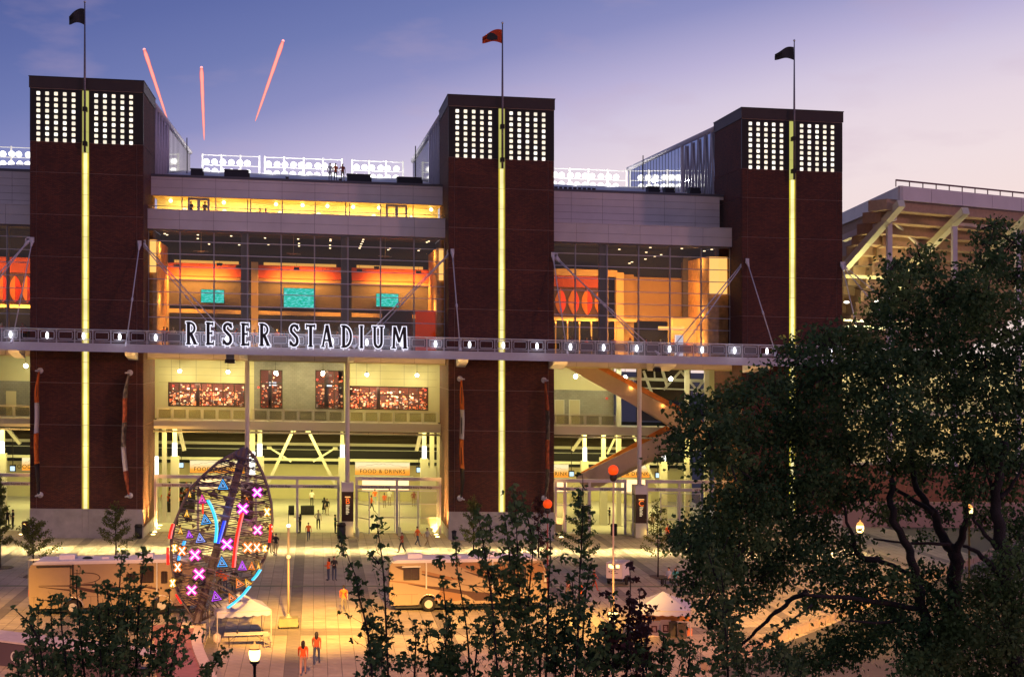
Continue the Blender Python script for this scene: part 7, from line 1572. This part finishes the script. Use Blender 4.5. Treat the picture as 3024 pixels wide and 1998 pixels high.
for px in (5, 12, 66, 74): c = sh[i % 9]; club_person(px, 140, c, 'person in %s, %s at the far left club windows' % (nm[c.name], {5: 'cut by the picture edge', 12: 'second from the picture edge', 66: 'third from the picture edge', 74: 'beside the left tower'}[px]), i); i += 1
# ================================================================== FIREWORKS
def fw_mat():
    m = glow('firework_core_glow', (1, .1, .1), 1.0); nt = m.node_tree; e = [k for k in nt.nodes if k.type == 'EMISSION'][0]; lw = nt.nodes.new('ShaderNodeLayerWeight'); lw.inputs[0].default_value = .35; r = nt.nodes.new('ShaderNodeValToRGB'); nt.links.new(lw.outputs['Facing'], r.inputs[0]); q = r.color_ramp.elements
    q[0].color = (1.3, .45, .38, 1); q[0].position = .12; q[1].color = (.75, .05, .05, 1); q[1].position = .75; nt.links.new(r.outputs[0], e.inputs[0]); return m
FWM = fw_mat()
def firework(px0, py0, px1, py1, label):
    a, b = D(px0, py0, 230), D(px1, py1, 230); r = root('firework_flare', b, label, 'firework', 'red fireworks over the stadium'); n = 14; pts = [a.lerp(b, k / n) for k in range(n + 1)]
    part('spark_core', MB().tube(pts, [.05 + .30 * (1 - k / n) ** .5 * (1 if k else .6) * (.92 + .16 * ((k * 7) % 3 - 1) * .5) for k in range(n + 1)], 8), FWM, r, True)
    part('spark_head', MB().ball(a, .22, 10, 6), glow('firework_head_glow', (1.0, .35, .35), 2.0), r, True)
firework(426, 145, 497, 362, 'left red firework flare slanting right above the windscreen'); firework(595, 200, 603, 414, 'middle red firework flare, nearly vertical'); firework(836, 123, 754, 358, 'right red firework flare slanting left')
# ================================================================== TREES
def leaf_mat(name, c1, c2, tr=.25):
    return mat(name, c1, .75, col2=c2, transl=tr, spec=.25)
LF_D = leaf_mat('leaf_dark_green', (.095, .165, .055), (.035, .075, .026)); LF_M = leaf_mat('leaf_green', (.15, .22, .07), (.07, .12, .035)); LF_Y = leaf_mat('leaf_yellow_green', (.18, .20, .05), (.08, .11, .025)); LF_R = leaf_mat('leaf_reddish', (.10, .035, .03), (.045, .02, .016)); LF_B = leaf_mat('leaf_bright', (.16, .21, .07), (.07, .11, .035))
BARK = mat('bark_dark', (.030, .022, .020), .95, noise_=.3, nscale=6, bump=.6)
def leaves_mesh(name, centers, size, m, droop=.5, seed=1, lobed=False):
    rng = np.random.default_rng(seed); n = len(centers); centers = np.asarray(centers, dtype=np.float64)
    a = rng.normal(size=(n, 3)); a[:, 2] -= droop * 1.6; a /= np.linalg.norm(a, axis=1)[:, None]      # leaf axis
    b = np.cross(a, rng.normal(size=(n, 3))); b /= np.linalg.norm(b, axis=1)[:, None]; c = np.cross(a, b)
    s = size * rng.uniform(.6, 1.25, n)[:, None]
    if lobed: sh = [(0, 0, 0), (.10, .50, .10), (.42, .52, .02), (.50, .16, -.03), (1.0, 0, .06), (.50, -.16, -.03), (.42, -.52, .02), (.10, -.50, .10)]; fs = [(0, 1, 2, 3), (0, 3, 4), (0, 4, 5), (0, 5, 6, 7)]
    else: sh = [(0, 0, 0), (.45, .30, .08), (1, 0, 0), (.45, -.30, .08)]; fs = [(0, 1, 2), (0, 2, 3)]
    k = len(sh); V = np.zeros((n, k, 3))
    for i, (u, v, w) in enumerate(sh): V[:, i] = centers + a * s * u + b * s * v + c * s * w
    me = bpy.data.meshes.new(name); base = (np.arange(n) * k)
    me.vertices.add(n * k); me.vertices.foreach_set('co', V.reshape(-1).astype(np.float32))
    loops = []; starts = []; tot = 0; per = sum(len(f) for f in fs)
    flat = np.concatenate([np.array(f) for f in fs]); L_ = (base[:, None] + flat[None, :]).reshape(-1)
    me.loops.add(len(L_)); me.loops.foreach_set('vertex_index', L_.astype(np.int32))
    st_ = np.cumsum([0] + [len(f) for f in fs[:-1]]); S_ = (np.arange(n)[:, None] * per + st_[None, :]).reshape(-1)
    me.polygons.add(n * len(fs)); me.polygons.foreach_set('loop_start', S_.astype(np.int32)); me.polygons.foreach_set('loop_total', np.tile([len(f) for f in fs], n).astype(np.int32))
    me.materials.append(m); me.update(calc_edges=True); return me
def twig_cloud(c, rad, n_twigs, per, spread, rng, flat=.8):
    u = rng.normal(size=(n_twigs, 3)); u /= np.linalg.norm(u, axis=1)[:, None]; rr = rng.uniform(.35, 1.0, n_twigs) ** .6
    t = np.array(c) + u * rr[:, None] * np.array([rad, rad, rad * flat])
    L_ = np.repeat(t, per, axis=0) + rng.normal(size=(n_twigs * per, 3)) * spread * np.array([1, 1, .7])
    return L_
def spire_cloud(pts, w0, w1, n, rng, tw=None):
    # side twigs leave the shoot one above the other, each carrying a few drooping leaves near its end
    pts = [Vector(p) for p in pts]; seg_ = [(pts[i + 1] - pts[i]).length for i in range(len(pts) - 1)]; T_ = sum(seg_); out = []; d = 0.02; a = rng.uniform(0, 6.28); k_ = 0
    while d < T_:
        i = 0; q = d
        while i < len(seg_) - 1 and q > seg_[i]: q -= seg_[i]; i += 1
        p = pts[i].lerp(pts[i + 1], min(1, q / seg_[i])); t = d / T_; w = (w0 + (w1 - w0) * min(1, t * 1.3)) * rng.uniform(.35, 1.35)
        e = p + Vector((math.cos(a) * w, math.sin(a) * w, w * .55)); m_ = int(n * rng.uniform(.4, 1.6)) + 1
        if tw is not None and w > .12: tw.tube([p, e], [.006, .003], 3)
        for _ in range(m_): f = rng.uniform(.35, 1.1); c = p.lerp(e, f); out.append((c.x + rng.normal() * .045, c.y + rng.normal() * .045, c.z + rng.normal() * .04))
        a += 2.4 + rng.uniform(-.4, .4); d += rng.uniform(.05, .15); k_ += 1
        if rng.random() < .06: d += rng.uniform(.1, .3)
    return out
# ---- the big dark tree at right
def big_tree(name, label, depth, limbs, clumps, dens, leaf, mats_, seed, twl=.26):
    rng = np.random.default_rng(seed); b0_ = limbs[0][0][0]
    base = D(b0_[0], b0_[1], depth); r = root(name, (base.x, base.y, 0), label, 'tree', 'trees between the camera and the stadium')
    tr_ = MB(); br = MB()
    for i, (pts, w0, w1, dz) in enumerate(limbs):
        P_ = [D(x, y, depth + dz * (k / max(1, len(pts) - 1))) for k, (x, y) in enumerate(pts)]; P_ = catm(P_, 4); n = len(P_); rad = [w0 + (w1 - w0) * k / (n - 1) for k in range(n)]
        P_ = [p + Vector((math.sin(k * 1.7 + i) * .05, math.cos(k * 1.3 + i) * .05, 0)) for k, p in enumerate(P_)]
        if i == 0: P_ = [Vector((P_[0].x, P_[0].y, -.2))] + P_; rad = [w0 * 1.3] + rad
        part('trunk' if i == 0 else 'limb', MB().tube(P_, rad, 8), BARK, r, True)
    cl = {}
    tw = MB(); cen = []
    for (x, y, rp, dd, mk) in clumps:
        c = D(x, y, depth + dd); rad = rp / FPX * depth; n_tw = max(4, int(dens * rp * rp / 125)); L_ = twig_cloud(c, rad, n_tw, 30, twl, rng); cl.setdefault(mk, []).append(L_)
        cen.append((c, rad))
        for k in range(5): e = c + Vector(tuple(rng.normal(size=3))) * rad * .5; tw.tube([c + Vector((rng.normal() * .3, rng.normal() * .3, -rad * .6)), e], [.035, .01], 4)
    o = part('twigs', tw, BARK, r); o['kind'] = 'stuff'
    for mk, arrs in cl.items():
        me = leaves_mesh('foliage', np.concatenate(arrs) - np.array(r.location), leaf, mats_[mk], .35, seed + 1); link('foliage', me, r)
    return r
def z9(x, y): return (2200 + x / 2.246, 1300 + y / 2.246)
limbs1 = [([z9(1290, 1900), z9(1300, 1568), z9(1345, 1250), z9(1385, 1050), z9(1400, 800), z9(1385, 740)], .36, .22, 0), ([z9(1385, 740), z9(1310, 640), z9(1250, 480), z9(1170, 370), z9(1100, 150), z9(1130, -150)], .20, .06, 1), ([z9(1395, 750), z9(1440, 640), z9(1470, 480), z9(1480, 250), z9(1540, 0)], .15, .06, -1), ([z9(1350, 1130), z9(1270, 1020), z9(1180, 930), z9(1060, 860), z9(880, 780), z9(780, 760)], .13, .05, -2),
          ([z9(1250, 480), z9(1130, 400), z9(990, 300), z9(960, 150)], .10, .04, 1), ([z9(1400, 700), z9(1250, 680), z9(1080, 675), z9(850, 640)], .07, .03, -1)]
limbs2 = [([z9(1215, 1900), z9(1200, 1400), z9(1190, 1180), z9(1150, 1000), z9(1120, 850), z9(1080, 700), z9(1000, 560), z9(970, 420), z9(975, 250)], .22, .10, 0), ([z9(1170, 1120), z9(980, 1080), z9(700, 1030), z9(480, 1010), z9(380, 990)], .10, .04, -3), ([z9(880, 780), z9(760, 760), z9(700, 580), z9(640, 400)], .10, .04, 0), ([z9(1080, 1250), z9(1010, 1190), z9(900, 1200), z9(700, 1180)], .08, .03, -2), ([z9(-20, 1330), z9(80, 1230), z9(200, 1120), z9(330, 1020), z9(420, 980)], .05, .09, -2)]
limbs3 = [([z9(1830, 1900), z9(1780, 1350), z9(1740, 1000), z9(1720, 750), z9(1680, 550), z9(1660, 380), z9(1690, 200), z9(1720, 0)], .30, .12, 0), ([z9(1700, 740), z9(1630, 660), z9(1550, 560), z9(1500, 480)], .09, .04, 0), ([z9(1700, 880), z9(1600, 790), z9(1520, 720), z9(1450, 690)], .11, .05, 0), ([z9(1680, 400), z9(1600, 200), z9(1560, 0)], .08, .03, 0), ([z9(1700, 380), z9(1780, 280), z9(1851, 150)], .08, .03, 0), ([z9(1790, 1380), z9(1680, 1320), z9(1600, 1250), z9(1520, 1200)], .12, .05, 0)]
c1 = [(2440, 985, 42), (2520, 1000, 60), (2400, 1010, 40), (2600, 930, 58), (2650, 850, 62), (2640, 785, 28), (2720, 790, 60), (2735, 740, 26), (2800, 850, 75), (2700, 930, 90), (2560, 1060, 90), (2440, 1080, 70), (2340, 1050, 45), (2330, 1010, 22), (2260, 1120, 55), (2350, 1150, 80), (2180, 1160, 60), (2120, 1180, 55), (2060, 1180, 40), (2030, 1200, 28), (2040, 1240, 42), (2100, 1270, 60), (2180, 1260, 70), (2280, 1260, 85),
      (1990, 1280, 24), (1978, 1315, 22), (2020, 1310, 32), (2090, 1345, 50), (2150, 1360, 60), (2240, 1370, 80), (2400, 1260, 95), (2500, 1180, 95), (2620, 1080, 95), (2740, 1020, 95), (2520, 1320, 100), (2640, 1220, 100), (2380, 1390, 90), (2480, 1440, 70), (2330, 1490, 85), (2230, 1470, 75), (2150, 1450, 60), (2110, 1500, 60), (2060, 1560, 60), (2020, 1585, 45), (2000, 1560, 25), (2120, 1590, 75), (2200, 1570, 80), (2300, 1590, 80), (2400, 1560, 75), (2130, 1650, 60), (2060, 1650, 45), (2220, 1670, 70),
      (2310, 1690, 60), (2420, 1650, 65), (2500, 1600, 45), (2080, 1720, 42), (2160, 1740, 55), (2040, 1690, 30), (2250, 1740, 35), (2020, 1730, 22), (2110, 1800, 50), (2140, 1860, 40), (2090, 1770, 30)]
c1 = [(x, y, s_, ((i * 37) % 7 - 3) * 1.0, i % 3 if i % 3 else 0) for i, (x, y, s_) in enumerate(c1)]
c2 = [(2930, 700, 42), (2945, 665, 22), (2915, 770, 55), (2985, 800, 70), (2880, 840, 60), (3010, 720, 40), (2850, 920, 85), (2960, 930, 95), (3020, 1050, 90), (2880, 1050, 100), (2780, 1130, 100), (2900, 1180, 105), (3010, 1220, 95), (2760, 1270, 95), (2870, 1320, 95), (2980, 1350, 85), (2640, 1350, 80), (2740, 1390, 60), (2560, 1440, 50), (2600, 1500, 42), (2680, 1490, 40), (2860, 1430, 60), (2960, 1450, 45), (2800, 1520, 40), (2720, 1590, 30), (2920, 1530, 45), (3010, 1560, 60),
      (2560, 1690, 55), (2650, 1710, 55), (2750, 1690, 40), (2480, 1700, 55), (2400, 1760, 50), (2520, 1760, 60), (2620, 1790, 60), (2580, 1860, 70), (2680, 1880, 75), (2500, 1900, 75), (2420, 1930, 70), (2320, 1950, 60), (2760, 1780, 50)]
c2 = [(x, y, s_, ((i * 23) % 7 - 3) * 1.0, i % 3) for i, (x, y, s_) in enumerate(c2)]
c3 = [(2990, 1650, 50), (2940, 1720, 70), (3010, 1760, 80), (2880, 1760, 60), (2860, 1840, 75), (2960, 1850, 90), (2800, 1880, 70), (2780, 1960, 80), (2900, 1950, 90), (3010, 1940, 80), (2700, 1970, 60), (3020, 1650, 50)]
c3 = [(x, y, s_, ((i * 13) % 5 - 2) * .8, (i % 2) + 1) for i, (x, y, s_) in enumerate(c3)]
big_tree('broadleaf_tree', 'big dark spreading tree whose crown covers the right tower foot', 50, limbs2, c1, .68, .185, [LF_D, LF_M, LF_D], 21)
big_tree('broadleaf_tree', 'big dark tree at right with forked trunk below the upper stand', 52, limbs1, c2, .68, .185, [LF_D, LF_M, LF_D], 22)
big_tree('broadleaf_tree', 'big dark tree cut by the right edge of the picture', 49, limbs3, c3, .68, .18, [LF_D, LF_M, LF_B], 23)
# ---- foreground maples: upright shoots hung with leaves
def maple(label, depth, shoots, clumps=(), m=LF_M, leaf=.105, seed=5, dens=1.0):
    rng = np.random.default_rng(seed); bx_, by_ = shoots[0][-1][0], 2300; base = D(shoots[0][-1][0], 2050, depth)
    r = root('young_maple', (base.x, base.y, 0), label, 'tree', 'leafy young maples along the bottom of the picture'); tr = [Vector((base.x, base.y, 0)), Vector((base.x, base.y, base.z * .5)), base]
    part('trunk', MB().tube(tr, [.10, .08, .05], 7), BARK, r, True); cl = []; twg = MB()
    for s_ in shoots:
        dd = rng.uniform(-.8, .8); P_ = catm([D(x, y, depth + dd) for x, y in s_], 4); n = len(P_); part('shoot', MB().tube([base] [:0] + P_, [.006 + .022 * k / (n - 1) for k in range(n)], 5), BARK, r, True)
        ln = abs(s_[-1][1] - s_[0][1]); cl += spire_cloud(P_, .07, min(.12 + ln / 520 * .42, .46), 4.2 * dens, rng, twg)
    for x, y, rp in clumps:
        for _ in range(max(2, int(rp / 11))):
            xx = x + rng.uniform(-.9, .9) * rp; yt = y - rp * rng.uniform(.2, 1.5); dd = rng.uniform(-1.2, 1.2); ln = rp * rng.uniform(1.2, 2.6)
            P_ = catm([D(xx + rng.uniform(-.2, .2) * rp, yt, depth + dd), D(xx, yt + ln * .5, depth + dd), D(xx + (x - xx) * .5, yt + ln, depth + dd)], 3)
            twg.tube(P_, [.004 + .008 * k / (len(P_) - 1) for k in range(len(P_))], 4); cl += spire_cloud(P_, .06, .30, 3.6, rng, twg)
    o = part('twigs', twg, BARK, r); o['kind'] = 'stuff'
    me = leaves_mesh('foliage', np.array(cl) - np.array(r.location), leaf * 1.25, m, .9, seed, lobed=True); link('foliage', me, r); return r
maple('bushy maple filling the lower left corner in front of the left motorhome', 33, [[(228, 1680), (226, 1740), (235, 1850), (250, 2000)], [(360, 1625), (356, 1690), (350, 1780), (340, 2000)], [(425, 1625), (420, 1700), (410, 1790), (400, 2000)], [(158, 1752), (150, 1800), (160, 1900), (180, 2000)], [(118, 1772), (112, 1830), (120, 1920), (130, 2000)], [(95, 1790), (92, 1830), (100, 1900), (110, 2000)], [(183, 1758), (180, 1830), (200, 2000)], [(288, 1730), (290, 1800), (300, 2000)], [(388, 1690), (380, 1760), (370, 2000)],
    [(500, 1740), (498, 1800), (480, 2000)], [(545, 1815), (530, 1870), (500, 2000)], [(315, 1720), (320, 1800), (325, 2000)], [(40, 1790), (60, 1810), (90, 1840), (120, 1900)], [(455, 1770), (450, 1850), (440, 2000)]],
    [(240, 1850, 45), (300, 1810, 50), (350, 1790, 50), (410, 1830, 50), (290, 1900, 65), (380, 1900, 65), (460, 1890, 50), (220, 1920, 60), (140, 1950, 50), (320, 1970, 70), (430, 1970, 70), (510, 1960, 50), (60, 1975, 45), (180, 1985, 60), (540, 1890, 28), (120, 1860, 26)], LF_M, .10, 31)
maple('maple with two tall shoots left of the centre motorhome', 33, [[(1020, 1615), (1030, 1650), (1052, 1705), (1060, 1760), (1076, 1820), (1090, 1900), (1098, 2000)], [(1111, 1525), (1118, 1580), (1128, 1650), (1136, 1750), (1140, 1850), (1146, 2000)], [(1005, 1585), (1016, 1640)], [(1094, 1635), (1120, 1665)]], [(1080, 1840, 26), (1110, 1880, 30), (1130, 1930, 40), (1160, 1850, 18), (1090, 1960, 36), (1180, 1960, 30)], LF_D, .105, 32)
maple('maple with low and middling shoots in front of the centre motorhome', 34, [[(1225, 1832), (1228, 1880), (1224, 2000)], [(1260, 1840), (1262, 1900), (1270, 2000)], [(1305, 1705), (1312, 1760), (1318, 1850), (1312, 2000)], [(1346, 1600), (1350, 1680), (1366, 1780), (1380, 1880), (1388, 2000)], [(1330, 1830), (1340, 2000)], [(1418, 1828), (1410, 1900), (1400, 2000)], [(1293, 1655), (1303, 1685)]], [(1315, 1860, 34), (1330, 1930, 45), (1290, 1960, 40), (1370, 1970, 40), (1230, 1950, 28)], LF_M, .105, 33)
maple('tall dense maple covering the middle of the centre motorhome', 33, [[(1408, 1500), (1425, 1590), (1440, 1680), (1455, 1800), (1470, 2000)], [(1513, 1430), (1524, 1540), (1530, 1680), (1535, 1800), (1520, 1900), (1512, 2000)], [(1576, 1560), (1572, 1650), (1560, 1780), (1545, 2000)], [(1413, 1625), (1440, 1680), (1480, 1760)], [(1540, 1460), (1560, 1540), (1580, 1620)], [(1490, 1520), (1500, 1600), (1510, 1700)], [(1445, 1520), (1450, 1600)]],
    [(1430, 1640, 26), (1470, 1700, 36), (1510, 1620, 34), (1530, 1700, 40), (1490, 1780, 46), (1540, 1790, 46), (1560, 1860, 40), (1490, 1880, 52), (1530, 1950, 52), (1460, 1960, 40), (1560, 1600, 24), (1525, 1520, 26)], LF_M, .105, 34)
maple('slim maple shoot in front of the right end of the centre motorhome', 33, [[(1622, 1530), (1626, 1620), (1622, 1700), (1618, 1800), (1612, 2000)], [(1670, 1745), (1668, 1850), (1660, 2000)], [(1643, 1800), (1640, 2000)], [(1590, 1840), (1595, 2000)]], [(1620, 1780, 24), (1628, 1850, 34), (1600, 1930, 40), (1650, 1940, 42), (1680, 1880, 26)], LF_D, .105, 35)
maple('tall maple shoot right of the middle tower with orange ball above it', 33, [[(1720, 1398), (1722, 1460), (1718, 1600), (1712, 1700), (1708, 1850), (1700, 2000)], [(1706, 1440), (1712, 1500)], [(1750, 1650), (1730, 1750), (1720, 1900)], [(1690, 1700), (1694, 1850)]], [(1710, 1790, 24), (1706, 1870, 36), (1730, 1940, 44), (1690, 1950, 40)], LF_D, .105, 36)
maple('maple in front of the right tent with reddish leaves', 33, [[(1857, 1662), (1862, 1720), (1858, 1800), (1852, 1900), (1850, 2000)], [(1888, 1738), (1890, 1800), (1895, 1900), (1900, 2000)], [(1930, 1790), (1915, 1850), (1905, 1930)], [(1797, 1745), (1805, 1800), (1800, 1880), (1790, 2000)]], [(1880, 1800, 24), (1900, 1850, 30), (1870, 1900, 36), (1830, 1930, 40), (1890, 1960, 46), (1800, 1860, 28)], LF_R, .105, 37)
maple('leafy maple along the bottom edge right of the tent', 33, [[(1810, 1760), (1812, 1850), (1810, 2000)], [(1960, 1870), (1958, 1930), (1950, 2000)], [(2040, 1890), (2036, 1950), (2030, 2000)], [(1770, 1840), (1765, 2000)]], [(1760, 1920, 40), (1810, 1900, 44), (1860, 1960, 50), (1930, 1960, 50), (1990, 1940, 45), (2050, 1960, 50), (2110, 1975, 40), (1780, 1975, 46), (1700, 1985, 40), (1560, 1990, 36), (1470, 1990, 30)], LF_M, .105, 38)
maple('bright green maple shoot in front of the big tree', 32, [[(2100, 1600), (2108, 1660), (2120, 1730), (2135, 1800), (2146, 1900), (2150, 2000)], [(2090, 1625), (2110, 1690)], [(2128, 1680), (2138, 1760)], [(2160, 1960), (2250, 1900), (2330, 1840), (2400, 1790)]], [(2120, 1720, 24), (2132, 1790, 28), (2145, 1860, 34), (2150, 1930, 44), (2200, 1970, 44), (2260, 1960, 40), (2310, 1900, 30), (2350, 1960, 44)], LF_B, .105, 39)
maple('small maple shoot at the foot of the curved wall', 33, [[(668, 1912), (650, 1940), (625, 1975), (600, 2020)], [(612, 1960), (606, 2000)]], [(600, 1995, 16)], LF_M, .10, 40, dens=1.6)
# ---- small plaza trees near the towers
def plaza_tree(px, pyg, pyt, pyc, wpx, label, seed, m=LF_Y, dens=1.0, grate=True):
    g = G(px, pyg); d = g.x * st + g.y * ct; H = D(px, pyt, d).z; zc = D(px, pyc, d).z; w = wpx / FPX * d / 2; rng = np.random.default_rng(seed)
    r = root('plaza_tree', g, label, 'tree', 'young trees in paving grates'); part('trunk', MB().tube([(0, 0, 0), (.02, 0, zc), (-.02, 0, (zc + H) / 2), (0, 0, H)], [.07, .055, .035, .01], 7), BARK, r, True, world=False); cl = []
    for k in range(15):
        t = (k + .3) / 15; z0 = zc + (H - zc) * t * .85; a = k * 2.4 + rng.uniform(-.3, .3); L_ = w * (1.15 - .85 * t) * rng.uniform(.8, 1.15); e = Vector((math.cos(a) * L_, math.sin(a) * L_, z0 + L_ * .55))
        part('branch', MB().tube([(0, 0, z0), e * .5 + Vector((0, 0, z0 * .5 - .05)), e], [.018, .012, .005], 5), BARK, r, True, world=False)
        for j in range(int(150 * dens)):
            f = rng.uniform(.2, 1.05); p = Vector((0, 0, z0)).lerp(e, f) + Vector(tuple(rng.normal(size=3))) * .10; cl.append(tuple(p))
    for j in range(int(120 * dens)): f = rng.uniform(.6, 1); cl.append((rng.normal() * .12, rng.normal() * .12, zc + (H - zc) * f))
    link('foliage', leaves_mesh('foliage', np.array(cl), .16, m, .2, seed), r)
    if grate: t_ = root('tree_grate', g + Vector((0, 0, .0)), 'round dark grate under the ' + label.split(' ', 1)[1], 'tree grate', 'round tree grates'); part('grate_disc', MB().lathe((0, 0, 0), [(.95, 0), (.95, .012), (.12, .016)], 24), mat('grate_rust', (.09, .05, .045), .7, .2), t_, world=False); part('grate_rim', MB().lathe((0, 0, 0), [(1.0, 0), (1.0, .02), (.955, .02), (.955, 0)], 24), DARK, t_, world=False)
plaza_tree(342, 1655, 1480, 1618, 112, 'neat young tree in front of the left tower base', 51)
plaza_tree(98, 1700, 1528, 1655, 140, 'young tree left of the left tower behind the motorhome rear', 52)
plaza_tree(0, 1675, 1400, 1610, 60, 'young tree cut by the left edge', 53, dens=1.6)
plaza_tree(1398, 1640, 1462, 1615, 90, 'young tree at the left foot of the middle tower', 54)
plaza_tree(1590, 1655, 1440, 1640, 60, 'reddish young tree at the right foot of the middle tower', 55, LF_R, .8)
plaza_tree(1716, 1667, 1462, 1648, 115, 'leafy young tree left of the right bay column', 56, LF_D, 1.6)
plaza_tree(1943, 1703, 1470, 1652, 105, 'thin young tree standing alone right of the trailer', 57, LF_Y, .6)
# ---- low kerb wall lit orange at lower right, asphalt drive
kr = root('kerb_wall', G(2180, 1960), 'low stone kerb wall at lower right glowing orange in the lamp light', 'kerb', full=True)
ks = [G(x, y) for x, y in ((2090, 1980), (2230, 1922), (2420, 1850), (2600, 1770), (2800, 1690), (2910, 1650), (3080, 1560))]
for a, b in zip(ks[:-1], ks[1:]):
    d_ = (b - a); n_ = max(1, int(d_.length / 1.6))
    for k in range(n_): p, q = a.lerp(b, k / n_ + .006 / 1), a.lerp(b, (k + 1) / n_ - .006); part('kerb_stone', obox(MB(), p, q, .42, 0, .45), mat('kerb_granite', (.27, .20, .16), .8, noise_=.2), kr)
dr = MB(); v0 = [Vector((p.x + .2, p.y - .3, .004)) for p in ks]; far_ = Vector((90, 60, .004)); n_ = len(v0)
dr.add(v0 + [Vector((100, 110, .004)), Vector((80, 40, .004)), Vector((ks[0].x, 55, .004))], [tuple(range(n_ + 3))[::-1]])
struct('drive', dr, GR)
# ================================================================== the slope of the site
def apply_slope():
    done = set(); fullset = set(o.name for o in FULL)
    kids = {}
    for o in bpy.data.objects:
        if o.parent: kids.setdefault(o.parent.name, []).append(o)
    def rec(o):
        if o.data and o.type == 'MESH' and o.data.name not in done:
            done.add(o.data.name); n = len(o.data.vertices); a = np.empty(n * 3, dtype=np.float32); o.data.vertices.foreach_get('co', a); a = a.reshape(-1, 3); a[:, 2] -= SL * a[:, 0]; o.data.vertices.foreach_set('co', a.ravel()); o.data.update()
        for c in kids.get(o.name, []):
            c.location.z -= SL * c.location.x; 
            if abs(c.rotation_euler.x) < 1e-6 and abs(c.rotation_euler.y) < 1e-6: rec(c)
    for o in list(bpy.data.objects):
        if o.parent is None and o.type in ('MESH', 'EMPTY'):
            o.location.z -= SL * o.location.x
            if o.name in fullset: rec(o)
apply_slope()
